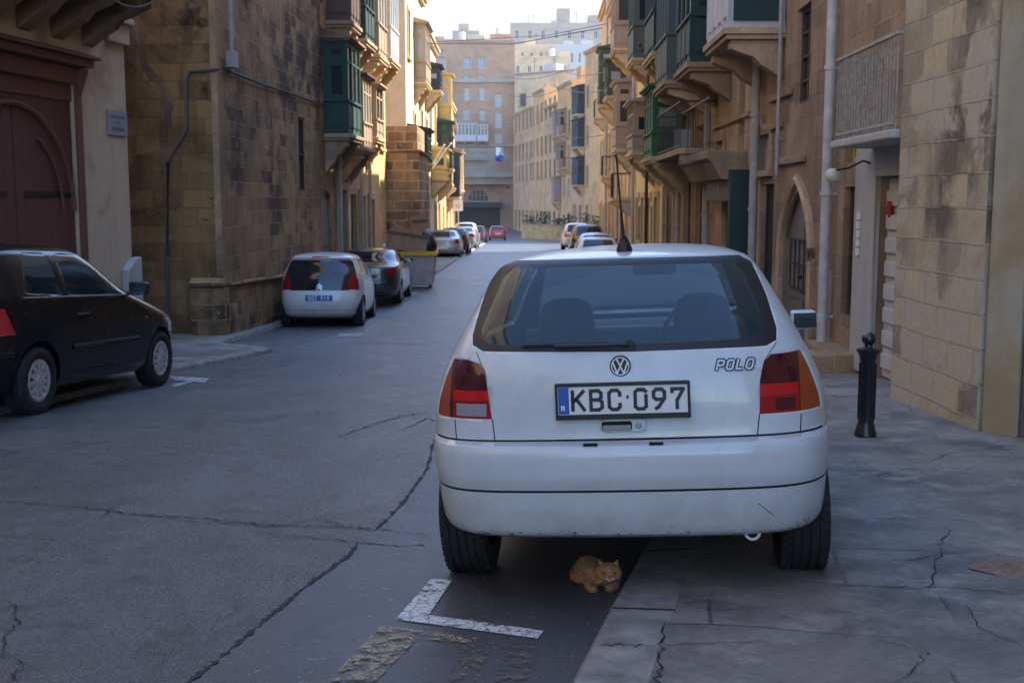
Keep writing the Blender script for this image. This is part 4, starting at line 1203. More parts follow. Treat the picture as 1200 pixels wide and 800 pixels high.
def round_poly(pts, r=.03, n=3):
    out_ = []; N_ = len(pts)
    for i in range(N_):
        p = Vector((*pts[i], 0)); a = Vector((*pts[i - 1], 0)); b = Vector((*pts[(i + 1) % N_], 0))
        da, db = (a - p), (b - p); ra = min(r, da.length * .45); rb = min(r, db.length * .45)
        p0 = p + da.normalized() * ra; p2 = p + db.normalized() * rb
        for k in range(n + 1):
            t = k / n; q = p0 * (1 - t) ** 2 + p * 2 * t * (1 - t) + p2 * t * t; out_.append((q.x, q.y))
    return out_
# --- stroke letters (height 1, cell width given); each stroke is a polyline in x (right), z (up)
GL = {
 'K': [[(0, 0), (0, 1)], [(.52, 1), (.04, .45)], [(.18, .58), (.54, 0)]],
 'B': [[(0, 0), (0, 1), (.36, 1), (.48, .88), (.48, .64), (.36, .53), (0, .53)], [(.36, .53), (.52, .41), (.52, .12), (.38, 0), (0, 0)]],
 'C': [[(.5, .72), (.5, .86), (.38, 1), (.13, 1), (0, .86), (0, .14), (.13, 0), (.38, 0), (.5, .14), (.5, .28)]],
 '0': [[(.30, 1), (.12, 1), (0, .88), (0, .12), (.12, 0), (.38, 0), (.5, .12), (.5, .70)], [(.30, 1), (.40, 1), (.5, .90)]],
 '9': [[(.10, 0), (.22, .08), (.5, .52), (.5, .86), (.38, 1), (.12, 1), (0, .86), (0, .60), (.12, .47), (.40, .47)]],
 '7': [[(0, .84), (0, 1), (.52, 1), (.22, .4), (.22, 0)]],
 'M': [[(0, 0), (0, 1), (.3, .45), (.6, 1), (.6, 0)]],
 'Q': [[(.12, 0), (0, .14), (0, .86), (.12, 1), (.38, 1), (.5, .86), (.5, .14), (.38, 0), (.12, 0)], [(.3, .25), (.54, -.05)]],
 'Z': [[(0, 1), (.5, 1), (0, 0), (.5, 0)]],
 '1': [[(.05, .8), (.25, 1), (.25, 0)]],
 'P': [[(0, 0), (0, 1), (.4, 1), (.52, .88), (.52, .58), (.4, .46), (0, .46)]],
 'O': [[(.12, 0), (0, .14), (0, .86), (.12, 1), (.40, 1), (.52, .86), (.52, .14), (.40, 0), (.12, 0)]],
 'L': [[(0, 1), (0, 0), (.45, 0)]],
}
def stroke(mb, pts, w, f, d0, d1):
    """thick polyline; f maps (x,z,depth) to 3D"""
    for i, (a, b) in enumerate(zip(pts, pts[1:])):
        dx, dz = b[0] - a[0], b[1] - a[1]; L_ = math.hypot(dx, dz)
        if L_ < 1e-6: continue
        tx, tz = dx / L_, dz / L_; nx, nz_ = -tz * w / 2, tx * w / 2; e = w * .34
        j = (i % 2) * .00012
        q = [(a[0] - tx * e + nx, a[1] - tz * e + nz_), (a[0] - tx * e - nx, a[1] - tz * e - nz_), (b[0] + tx * e - nx, b[1] + tz * e - nz_), (b[0] + tx * e + nx, b[1] + tz * e + nz_)]
        vs = [f(x, z, d0) for x, z in q] + [f(x, z, d1 + j) for x, z in q]
        mb.add(vs, [(0, 1, 2, 3), (4, 5, 6, 7), (0, 1, 5, 4), (1, 2, 6, 5), (2, 3, 7, 6), (3, 0, 4, 7)])
def text(mb, s_, x, z, h, sp, w, f, d0, d1, slant=0.0, wid=1.0):
    for ch in s_:
        if ch == ' ': x += sp * .8; continue
        for st in GL[ch]:
            stroke(mb, [(x + p[0] * h * wid + slant * p[1] * h, z + p[1] * h) for p in st], w, f, d0, d1)
        x += sp
def plate(car, cx, cz, w, h, txt, white='plate_white', letter='plate_black', tilt=.0, frame=True, cell=.062, x0=None, y=None, th=.085, blue=True, lw=.0135, lwid=.88):
    yy = (car.ry(cx, cz) if y is None else y) - .006
    fr = MB(); b = .011
    f = lambda x, z, d: (x, yy - d, z)
    def bx(m, xa, xb, za, zb, da, db): m.box(xa, xb, yy - db, yy - da, za, zb)
    if frame: bx(fr, cx - w / 2 - b, cx + w / 2 + b, cz - h / 2 - b * 1.9, cz + h / 2 + b, -.03, .004)
    else: bx(fr, cx - w / 2, cx + w / 2, cz - h / 2, cz + h / 2, -.03, .002)
    o = car.add('number_plate', fr, 'plastic', bevel=.004)
    m = MB(); bx(m, cx - w / 2, cx + w / 2, cz - h / 2, cz + h / 2, .0045, .007); car.add('plate_face', m, white, o)
    if frame:
        m = MB()
        for xa, xb, za, zb in ((cx - w / 2 - b, cx + w / 2 + b, cz + h / 2, cz + h / 2 + b), (cx - w / 2 - b, cx + w / 2 + b, cz - h / 2 - 1.9 * b, cz - h / 2), (cx - w / 2 - b, cx - w / 2, cz - h / 2, cz + h / 2), (cx + w / 2, cx + w / 2 + b, cz - h / 2, cz + h / 2)):
            bx(m, xa, xb, za, zb, .0042, .012)
        car.add('plate_frame', m, 'plastic', o)
    if blue:
        m = MB(); bx(m, cx - w / 2 + .002, cx - w / 2 + .044, cz - h / 2 + .002, cz + h / 2 - .002, .0072, .0078); car.add('country_band', m, 'plate_blue', o)
        m = MB(); text(m, 'M', cx - w / 2 + .014, cz - h / 2 + .018, .018, .02, .0045, f, .0079, .0085, wid=.9); car.add('country_letter', m, 'letter_white', o)
    m = MB()
    text(m, txt, (cx - w / 2 + .066) if x0 is None else x0, cz - th / 2, th, cell, lw, f, .0072, .0088, wid=lwid)
    car.add('plate_letters', m, letter, o)
    return o

# ---- the white hatchback in the foreground
YAW, ROLL = R(7.5), R(2.8)
P0 = at(728, 467, 4.43)
polo = Car('parked_car', 'old white hatchback close in front, seen from behind, half up on the right pavement', (P0.x + .045, 4.43, .045), YAW, R(-1.4), ROLL,
    rear=[(.285, .10), (.31, .05), (.40, .03), (.488, .022), (.496, .020), (.55, .004), (.64, .0), (.675, .012), (.69, .048), (.70, .062), (.85, .07), (.95, .082), (1.04, .115), (1.20, .235), (1.37, .40), (1.395, .435), (1.412, .50), (1.43, .64), (1.443, .85), (1.452, 1.25)],
    front=[(.285, 3.60), (.5, 3.80), (.66, 3.80), (.75, 3.70), (.86, 3.25), (.98, 2.86), (1.03, 2.74), (1.37, 2.12), (1.412, 1.98), (1.43, 1.8), (1.443, 1.6), (1.452, 1.4)],
    width=[(.285, .80), (.34, .83), (.49, .848), (.60, .858), (.70, .858), (.80, .848), (.92, .81), (1.04, .752), (1.20, .668), (1.37, .565), (1.395, .535), (1.412, .49), (1.43, .40), (1.443, .28), (1.452, .12)],
    a=7.0, b=9.0, N=184, dz=.022, bow=.055, fbow=.15)
c = polo
PX = lambda L_: [c.rp(*p) for p in L_]
nearrear = lambda v: v.y < .62
c.plane_split((0, 0, .69), (0, 0, 1)); c.plane_split((0, .60, 0), (0, 1, 0)); c.plane_split((0, 0, .492), (0, 0, 1))
c.arch(.655, .325, .285); c.arch(3.06, .325, .285)
c.retag('bumper', lambda v, n: v.z < .69 and v.y < .60)
# rear window: black ceramic border, then the see-through middle
outer = PX([(594, 304), (866, 298.5), (880, 306), (898, 345), (910, 384), (910, 398), (898, 405), (740, 412), (566, 411.5), (554, 404), (554, 392), (585, 311)])
c.cut(outer, 'rear', 'rear_window', 'plastic', lim=nearrear)
inner = PX([(604, 313), (861, 307.5), (872, 318), (893, 372), (896, 388), (884, 396), (740, 403.5), (574, 404), (564, 396), (565, 384), (590, 325)])
c.cut(inner, 'rear', 'rear_glass', 'glass', lim=nearrear)
# lamps
lim = lambda v: v.y < .27
def far_out(pts, sg):
    return [(x + (sg * .5 if k else 0), z) for (x, z), k in pts]
lt = [c.rp(528, 421), c.rp(549, 421.5), c.rp(563, 427), c.rp(569, 437), c.rp(576.5, 491), c.rp(531, 490)]
lt[0] = (-1.0, lt[1][1]); lt[-1] = (-1.0, lt[-2][1] - .001)
c.cut(lt, 'rear', 'tail_light#l', 'red_lens_dark', lim=lim)
z1, z2, z3 = c.rp(550, 457.5)[1], c.rp(550, 470)[1], c.rp(550, 471.5)[1]
xa, xb = c.rp(531, 470)[0], c.rp(577, 470)[0]
c.cut([(xa, z1), (0, z1), (0, z2), (xa, z2)], 'rear', 'tail_light#l', 'red_lens_bright', lim=lim, only='tail_light#l')
c.cut([(xa, z2 - .001), (0, z2 - .001), (0, z2 - .006), (xa, z2 - .006)], 'rear', 'tail_light#l', 'plastic', lim=lim, only='tail_light#l')
c.cut([(xa, z2 - .006), (0, z2 - .006), (0, .6), (xa, .6)], 'rear', 'tail_light#l', 'red_lens', lim=lim, only='tail_light#l')
c.cut(rrect(c.rp(535, 480)[0], c.rp(570, 480)[0], c.rp(550, 487.5)[1], c.rp(550, 473)[1], .004), 'rear', 'tail_light#l', 'clear_lens', lim=lim, only='tail_light#l')
c.cut([(-1, .6), (c.rp(525.5, 489)[0], .6), (c.rp(532, 424)[0], 1.1), (-1, 1.1)], 'rear', 'tail_light#l', 'amber_lens', lim=lim, only='tail_light#l')
rt = [c.rp(890, 485), c.rp(890.5, 445), c.rp(895, 424), c.rp(903, 415), c.rp(938, 408), c.rp(950, 484)]
rt[-2] = (1.0, rt[-2][1] + .002); rt[-1] = (1.0, rt[0][1])
c.cut(rt, 'rear', 'tail_light#r', 'red_lens_dark', lim=lim)
z1, z2 = c.rp(910, 449)[1], c.rp(910, 463)[1]
xb = c.rp(937, 470)[0]
c.cut([(0, z1), (xb, z1), (xb, z2), (0, z2)], 'rear', 'tail_light#r', 'red_lens_bright', lim=lim, only='tail_light#r')
c.cut([(0, z2), (xb, z2), (xb, z2 - .003), (0, z2 - .003)], 'rear', 'tail_light#r', 'plastic', lim=lim, only='tail_light#r')
c.cut([(0, z2 - .003), (xb, z2 - .003), (xb, .6), (0, .6)], 'rear', 'tail_light#r', 'red_lens', lim=lim, only='tail_light#r')
c.cut(rrect(c.rp(909, 473)[0], c.rp(932, 473)[0], c.rp(920, 480)[1], c.rp(920, 465.5)[1], .004), 'rear', 'tail_light#r', 'red_lens_dark', lim=lim, only='tail_light#r')
c.cut([(c.rp(938, 484)[0], .6), (1, .6), (1, 1.1), (c.rp(935, 410)[0], 1.1)], 'rear', 'tail_light#r', 'amber_lens', lim=lim, only='tail_light#r')
# panel gaps
def gap(p, q, w=.004, side='rear', only='body', tag='body'):
    dx, dz = q[0] - p[0], q[1] - p[1]; L_ = math.hypot(dx, dz); nx, nz_ = -dz / L_ * w / 2, dx / L_ * w / 2
    c.cut([(p[0] + nx, p[1] + nz_), (q[0] + nx, q[1] + nz_), (q[0] - nx, q[1] - nz_), (p[0] - nx, p[1] - nz_)], side, tag, 'gapmat', only=only, lim=(lim if side == 'rear' else None))
gap((-1.0, .6945), (1.0, .6945), .007)
gap(c.rp(577, 491), (c.rp(580, 516)[0], .69), .005); gap(c.rp(533, 491), (c.rp(534.5, 516)[0], .69), .005)
gap(c.rp(890, 485), (c.rp(888, 512)[0], .69), .005); gap(c.rp(939, 484), (c.rp(939, 510)[0], .69), .005)
gap(c.rp(569, 437), c.rp(558, 412), .0035) ; gap(c.rp(895, 424), c.rp(910, 400), .0035)
gap((-.80, .4925), (.80, .4925), .010, only='bumper', tag='bumper')
for sd_ in ('left', 'right'):
    gap((-.2, .4925), (.37, .4925), .008, sd_, 'bumper', 'bumper')
    gap((1.30, .45), (1.30, 1.36), .005, sd_); gap((2.42, .45), (2.50, 1.02), .005, sd_); gap((1.30, .40), (2.42, .40), .005, sd_)
    c.cut(round_poly([(.66, 1.03), (1.25, 1.015), (1.25, 1.35), (.88, 1.35)], .05), sd_, 'side_window#' + sd_ + 'a', 'glass_clear')
    c.cut(round_poly([(1.35, 1.01), (2.52, .985), (2.05, 1.33), (1.95, 1.35), (1.35, 1.355)], .04), sd_, 'side_window#' + sd_ + 'b', 'glass_clear')
c.cut(round_poly([(-.62, 1.02), (.62, 1.02), (.49, 1.365), (-.49, 1.365)], .05), 'front', 'windscreen', 'glass_clear')
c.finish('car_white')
c.wheels([.655, 3.06], .838, .288, .205, .175, True, 7)
c.underfloor(.5, 3.5, .60, .24, .36)
m = MB(); m.box(-.60, .60, .12, .5, .34, .40); m.tube([(-.35, .50, .30), (.45, .50, .30)], .10, 12); m.tube([(-.62, .66, .28), (.62, .66, .28)], .035, 10); c.add('rear_axle', m, 'gapmat', smooth=True)
c.seats(1.62, 1.175, .30, (-.355, .365), .42)
c.shelf(.30, .74, .58, .93)
m = MB(); m.box(-.66, .66, 2.35, 2.9, .72, .955); m.prism([(2.35, .9), (2.5, .98), (2.85, .975), (2.9, .9)], -.62, .62, 'x'); c.add('dashboard', m, 'interior', bevel=.02)
m = MB(); pts = [(.36 + .19 * math.cos(2 * math.pi * k / 20), 2.22 + .06 * math.sin(2 * math.pi * k / 20), .93 + .16 * math.sin(2 * math.pi * k / 20)) for k in range(21)]
m.tube(pts, .016, 8, cap=False); c.add('steering_wheel', m, 'plastic', smooth=True)
m = MB(); m.prism(rrect(.0, .24, 1.265, 1.335, .02), 2.12, 2.15, 'y'); c.add('rear_view_mirror', m, 'plastic', smooth=True)
m = MB(); m.prism(rrect(-.50, -.08, 1.33, 1.385, .02), 2.08, 2.10, 'y'); c.add('sun_visor', m, 'interior', smooth=True); m = MB(); m.prism(rrect(.2, .50, 1.335, 1.375, .015), 2.08, 2.10, 'y'); c.add('sun_visor', m, 'interior', smooth=True)
m = MB(); m.box(.28, .34, 2.16, 2.18, 1.0, 1.26); 
# wiper, aerial, handle, badge, lettering
def on_rear(px, py, d=.0):
    x, z = c.rp(px, py); return Vector((x, c.ry(x, z) - d, z))
m = MB(); m.tube([on_rear(738, 404, .012), on_rear(725, 403, .03), on_rear(700, 404, .03), on_rear(650, 405, .025)], .007, 8)
m.tube([on_rear(612, 404.5, .014), on_rear(655, 403, .016), on_rear(712, 402, .014)], .0065, 6); m.lathe([(.022, 0), (.022, .012), (.014, .022), (.001, .024)], tuple(on_rear(738, 404, .012)), 'y', 16)
c.add('wiper', m, 'plastic', smooth=True)
ra = c.I @ at(731.5, 288, 5.12); ra.z = 1.437
tp = c.I @ at(722, 181, 4.98)
m = MB(); m.lathe([(.036, -.01), (.034, .008), (.018, .045), (.008, .062)], tuple(ra), 'z', 16)
k1 = ra + (tp - ra) * .15; m.tube([ra + Vector((0, 0, .05)), k1, ra + (tp - ra) * .4], [.010, .0085, .006], 8); m.tube([ra + (tp - ra) * .4, tp - (tp - ra) * .03, tp], [.0045, .0035, .006], 8)
c.add('aerial', m, 'plastic', smooth=True)
hx, hz = c.rp(730, 497.5); hy = c.ry(hx, hz) - .070
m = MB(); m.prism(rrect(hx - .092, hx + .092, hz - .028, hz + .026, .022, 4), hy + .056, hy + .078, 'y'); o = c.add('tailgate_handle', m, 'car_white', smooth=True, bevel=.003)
m = MB(); m.prism(rrect(hx - .084, hx + .036, hz - .020, hz + .017, .008, 3), hy + .050, hy + .0555, 'y'); c.add('handle_recess', m, 'gapmat', o)
m = MB(); m.prism(rrect(hx - .080, hx + .032, hz - .018, hz + .003, .005, 3), hy + .046, hy + .0495, 'y'); c.add('handle_grip', m, 'clear_lens', o)
m = MB(); m.lathe([(.013, .064), (.013, .050), (.009, .0495), (.008, .052), (.001, .052)], (hx + .062, hy, hz), 'y', 16); c.add('lock', m, 'steel', o, smooth=True)
for sx_ in (hx - .13, hx + .13):
    m = MB(); m.box(sx_ - .028, sx_ + .028, .008, .03, .679, .686); c.add('bumper_clip', m, 'gapmat')
bx_, bz_ = c.rp(727, 428.5); by = c.ry(bx_, bz_)
m = MB(); m.lathe([(.042, .012), (.042, -.010), (.040, -.012), (.001, -.012)], (bx_, by, bz_), 'y', 32); o = c.add('badge', m, 'plate_black', smooth=True)
m = MB(); m.lathe([(.0365, -.0122), (.0365, -.0145), (.0325, -.0145), (.0325, -.0122)], (bx_, by, bz_), 'y', 32, False)
f = lambda x, z, d: (bx_ + x, by - .0125 - d, bz_ + z)
for st in ([(-.014, .029), (-.001, .003), (.001, .003), (.014, .029)], [(-.029, .014), (-.013, -.028), (-.0005, -.002), (.0005, -.002), (.013, -.028), (.029, .014)]):
    stroke(m, st, .0062, f, 0, .002)
c.add('badge_emblem', m, 'letter_white', o)
px_, pz_ = c.rp(838.5, 434.5); m = MB(); m2 = MB()
py_ = c.ry(px_ + .08, pz_)
f = lambda x, z, d: (x, c.ry(x, z) - .001 - d, z)
text(m, 'POLO', px_ + .004, pz_ + .006, .034, .0385, .0165, f, 0, .004, .28, 1.3)
o = c.add('model_lettering', m, 'plate_black')
text(m2, 'POLO', px_ + .004, pz_ + .006, .034, .0385, .0075, f, .0042, .005, .28, 1.3)
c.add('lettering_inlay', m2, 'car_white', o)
plx, plz = c.rp(729.5, 467.0)
plate(c, plx, plz, .512, .112, 'KBC', x0=plx - .197, th=.076, cell=.0725, y=c.ry(plx, plz) - .012, lw=.0142, lwid=1.12)
m = MB(); yy = c.ry(plx, plz) - .018; f = lambda x, z, d: (x, yy - d, z)
text(m, '097', plx + .051, plz - .038, .076, .0725, .0142, f, .0072, .0088, wid=1.12)
q9 = MB(); text(q9, 'M', plx + .018, plz + .004, .012, .02, .004, f, .0072, .008, wid=.8)
c.add('plate_letters', m, 'plate_black', c.root); c.add('plate_seal', q9, 'plate_black', c.root)
mm_ = c.I @ at(943.5, 375.5, 6.78)
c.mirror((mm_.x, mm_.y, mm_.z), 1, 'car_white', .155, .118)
m = MB(); hh = c.sx(1.42, .86); m.box(hh - .01, hh + .028, 1.36, 1.52, .84, .88); c.add('door_handle', m, 'plastic', bevel=.008)
# chipped scratch and towing eye under the bumper
tex, tez = c.rp(882, 629)
m = MB(); m.tube([(tex + .028 * math.cos(a_), .13, .292 + .028 * math.sin(a_)) for a_ in [math.pi + math.pi * k / 10 for k in range(11)]], .006, 8); c.add('towing_eye', m, 'letter_white', smooth=True)
f = lambda x, z, d: (x, c.ry(x, z) - d, z)
m = MB()
for st in ([(889, 590), (897, 596), (906, 603)], [(933, 611), (936, 616), (935, 620)], [(941, 607), (944, 611), (940, 617)], [(948, 606), (945, 614), (948, 618)], [(926, 618), (936, 621)]):
    m = MB(); stroke(m, [c.rp(*p) for p in st], .0028, f, -.001, .0012); c.add('scratch', m, 'seam')

# ---- generic cars
def generic(name, label, loc, yaw, kind, paint, s=1.0, group=None, N=72, plate_txt=None, light='red_lens', pitch=-.03, lpy=None, cat='car'):
    if kind == 'hatch':
        rear = [(.24, .10), (.32, .03), (.55, .0), (.62, .02), (.9, .07), (1.0, .13), (1.33, .42), (1.37, .50), (1.41, .8), (1.43, 1.3)]
        front = [(.24, 3.5), (.45, 3.72), (.62, 3.7), (.72, 3.6), (.84, 3.15), (.96, 2.75), (1.33, 2.05), (1.38, 1.9), (1.41, 1.7), (1.43, 1.5)]
        top = 1.33; gy = (.55, 2.6); ax = (.62, 3.0)
    elif kind == 'suv':
        rear = [(.3, .12), (.4, .03), (.7, .0), (.95, .03), (1.05, .08), (1.5, .28), (1.58, .4), (1.62, .8), (1.64, 1.6)]
        front = [(.3, 3.9), (.5, 4.1), (.75, 4.08), (.9, 3.9), (1.0, 3.3), (1.1, 2.95), (1.5, 2.35), (1.58, 2.2), (1.62, 2.0), (1.64, 1.8)]
        top = 1.5; gy = (.5, 2.8); ax = (.8, 3.35)
    else:
        rear = [(.24, .12), (.34, .02), (.55, .0), (.62, .02), (.9, .04), (.96, .10), (.985, .35), (1.0, .62), (1.28, 1.22), (1.34, 1.40), (1.38, 1.65), (1.40, 2.0)]
        front = [(.24, 4.2), (.45, 4.42), (.62, 4.4), (.72, 4.3), (.86, 3.75), (.97, 3.25), (1.28, 2.65), (1.34, 2.5), (1.38, 2.3), (1.40, 2.15)]
        top = 1.28; gy = (1.0, 3.05); ax = (.95, 3.6)
    zt = rear[-1][0]; zb = 1.0 if kind == 'sedan' else (1.05 if kind == 'suv' else .98)
    W = .86 if kind == 'sedan' else (.88 if kind == 'suv' else .82)
    width = [(.24 if kind != 'suv' else .3, W * .93), (.4, W * .99), (.62, W), (.8, W * .995), (zb, W * .93), (top, W * .74), (top + .05, W * .66), (zt - .02, W * .42), (zt, W * .15)]
    c = Car(name, label, loc, yaw, pitch, 0, [(z, y * s) for z, y in rear], [(z, y * s) for z, y in front], width, 5.5, 7.5, N, .05, .06, .16, group=group, cat=cat)
    c.arch(ax[0] * s, .35, .30, 9); c.arch(ax[1] * s, .35, .30, 9)
    wz0, wz1 = zb + .03, top
    nr = lambda v: v.y < 1.6 * s
    ws = W * .70
    c.cut(round_poly([(-ws, wz0 + .01), (ws, wz0 + .01), (W * .60, wz1 - .005), (-W * .60, wz1 - .005)], .05, 2), 'rear', 'rear_window', 'glass_dark', lim=nr)
    lz0, lz1 = (.72, .93) if kind != 'suv' else (.8, 1.15)
    if kind == 'hatch': lz0, lz1 = .74, 1.0
    c.cut([(-1, lz0), (-W * .68, lz0), (-W * .74, lz1), (-1, lz1)], 'rear', 'tail_light#l', light, lim=lambda v: v.y < .3)
    c.cut([(1, lz0), (W * .68, lz0), (W * .74, lz1), (1, lz1)], 'rear', 'tail_light#r', light, lim=lambda v: v.y < .3)
    c.cut([(-1, .60), (1, .60), (1, .607), (-1, .607)], 'rear', 'body', 'gapmat', only='body', lim=lambda v: v.y < .4)
    for sd_ in ('left', 'right'):
        a0, a1 = gy[0] * s, gy[1] * s; mid = (a0 + a1) / 2 - .05
        c.cut(round_poly([(a0 + .12, wz0), (mid - .03, wz0 - .01), (mid - .03, wz1 - .02), (a0 + .36, wz1 - .02)], .04, 2), sd_, 'side_window#%sa' % sd_, 'glass_dark')
        c.cut(round_poly([(mid + .03, wz0 - .01), (a1 - .02, wz0 - .01), (a1 - .52, wz1 - .02), (mid + .03, wz1 - .02)], .04, 2), sd_, 'side_window#%sb' % sd_, 'glass_dark')
        for yy in (mid, a1 - .05):
            c.cut([(yy, .4), (yy + .006, .4), (yy + .006, wz0 - .02), (yy, wz0 - .02)], sd_, 'body', 'gapmat', only='body')
    c.cut(round_poly([(-W * .72, wz0 + .01), (W * .72, wz0 + .01), (W * .6, wz1 - .01), (-W * .6, wz1 - .01)], .05, 2), 'front', 'windscreen', 'glass_dark')
    c.finish(paint, solid=0)
    c.wheels([ax[0] * s, ax[1] * s], W * .985, .30, .19, .19, False, 7)
    c.underfloor(.4, ax[1] * s + .4, .6, .2, .3)
    pz_ = lpy or (.50 if kind == 'sedan' else .66)
    m = MB(); yy = c.ry(0, pz_) - .012; m.box(-.26, .26, yy, yy + .03, pz_ - .055, pz_ + .055); o = c.add('number_plate', m, 'plate_white')
    m = MB(); m.box(-.255, -.215, yy - .003, yy - .001, pz_ - .05, pz_ + .05); c.add('country_band', m, 'plate_blue', o)
    c.mirror((W * 1.06, gy[1] * s - .42, zb + .05), 1, 'plastic', .17, .12); c.mirror((-W * 1.06, gy[1] * s - .42, zb + .05), -1, 'plastic', .17, .12)
    m = MB()
    for sg in (-1, 1):
        for yy in ((gy[0] + gy[1]) / 2 * s - .2, (gy[0] + gy[1]) / 2 * s + .0 + .12):
            xx = c.sx(yy, .88) * sg; m.box(min(xx, xx + sg * .02), max(xx, xx + sg * .02), yy - .08, yy + .06, .86, .89)
    c.add('door_handle', m, paint, bevel=.004)
    return c
def put(px, py, Y=None):      # ground point under the rear bumper centre
    p = ground(px, py) if Y is None else at(px, py, Y); return (p.x, p.y, g(p.y))
# white city car with black glass tailgate
def city():
    rear = [(.20, .13), (.27, .05), (.42, .01), (.55, .0), (.68, .02), (.72, .03), (1.0, .12), (1.30, .30), (1.345, .26), (1.385, .34), (1.43, .6), (1.46, 1.2)]
    front = [(.20, 3.2), (.4, 3.44), (.6, 3.44), (.78, 3.3), (.9, 3.0), (1.0, 2.72), (1.33, 2.2), (1.385, 2.05), (1.43, 1.85), (1.46, 1.5)]
    W = .815
    width = [(.20, W * .9), (.3, W * .97), (.55, W), (.8, W * .99), (1.0, W * .945), (1.2, W * .845), (1.34, W * .75), (1.385, W * .68), (1.43, W * .5), (1.46, W * .15)]
    p = at(374, 370, 22.1)
    c = Car('parked_car', 'small white city car with black glass tailgate and blue number plate', (p.x, 22.1, g(22.4) + .0), R(-1.5), -.04, 0, rear, front, width, 5.5, 7.5, 110, .03, .075, .16)
    c.arch(.56, .335, .29, 12); c.arch(2.90, .335, .29, 12)
    nr = lambda v: v.y < .7
    c.cut(round_poly([(-.60, 1.30), (.60, 1.30), (.70, 1.0), (.60, .72), (-.60, .72), (-.70, 1.0)], .06), 'rear', 'rear_window', 'glass_dark', lim=nr)
    for sg, nm in ((-1, 'l'), (1, 'r')):
        c.cut(round_poly([(sg * .54, .74), (sg * .99, .70), (sg * .99, 1.06), (sg * .66, 1.09), (sg * .56, .94)], .05), 'rear', 'tail_light#' + nm, 'red_lens', lim=lambda v: v.y < .3)
    c.cut([(-.16, 1.352), (.16, 1.352), (.16, 1.376), (-.16, 1.376)], 'rear', 'brake_light', 'red_lens', lim=nr)
    for sd_ in ('left', 'right'):
        c.cut(round_poly([(.62, 1.05), (1.28, 1.0), (1.28, 1.32), (.86, 1.33)], .06), sd_, 'side_window#%sa' % sd_, 'glass_dark')
        c.cut(round_poly([(1.34, 1.0), (2.45, .97), (2.1, 1.31), (1.34, 1.325)], .05), sd_, 'side_window#%sb' % sd_, 'glass_dark')
        for yy in (1.30, 2.36): c.cut([(yy, .36), (yy + .008, .36), (yy + .008, 1.0), (yy, 1.0)], sd_, 'body', 'gapmat', only='body')
    c.cut(round_poly([(-.6, 1.02), (.6, 1.02), (.5, 1.34), (-.5, 1.34)], .05), 'front', 'windscreen', 'glass_dark')
    c.cut([(-.9, .335), (.9, .335), (.9, .342), (-.9, .342)], 'rear', 'body', 'gapmat', only='body', lim=nr)
    c.finish('car_pearl', solid=0)
    c.wheels([.56, 2.90], W * .985, .29, .18, .19, False, 7); c.underfloor(.25, 3.1, .66, .16, .26)
    plate(c, .0, .575, .52, .11, 'QQZ 919', white='plate_blue', letter='letter_white', frame=False, cell=.062, blue=False, x0=-.20, lw=.013, th=.075)
    m = MB(); f = lambda x, z, d: (x, c.ry(x, z) - d, z)
    for dz_ in (0, -.055): stroke(m, [(-.05, .79 + dz_), (0, .84 + dz_), (.05, .79 + dz_)], .022, f, .0, .008)
    c.add('badge', m, 'chrome')
    m = MB(); m.tube([(0, .165, 1.10 - .16), (.1, .17, .98), (.30, .165, 1.05)], .012, 6); c.add('wiper', m, 'plastic')
    c.mirror((W * 1.10, 2.1, 1.03), 1, 'car_pearl', .18, .13); c.mirror((-W * 1.10, 2.1, 1.03), -1, 'car_pearl', .18, .13)
    m = MB()
    for yy in (1.2, 1.5):
        xx = c.sx(yy, .9); m.box(xx, xx + .02, yy - .08, yy + .06, .88, .91)
    c.add('door_handle', m, 'car_pearl', bevel=.004)
city()
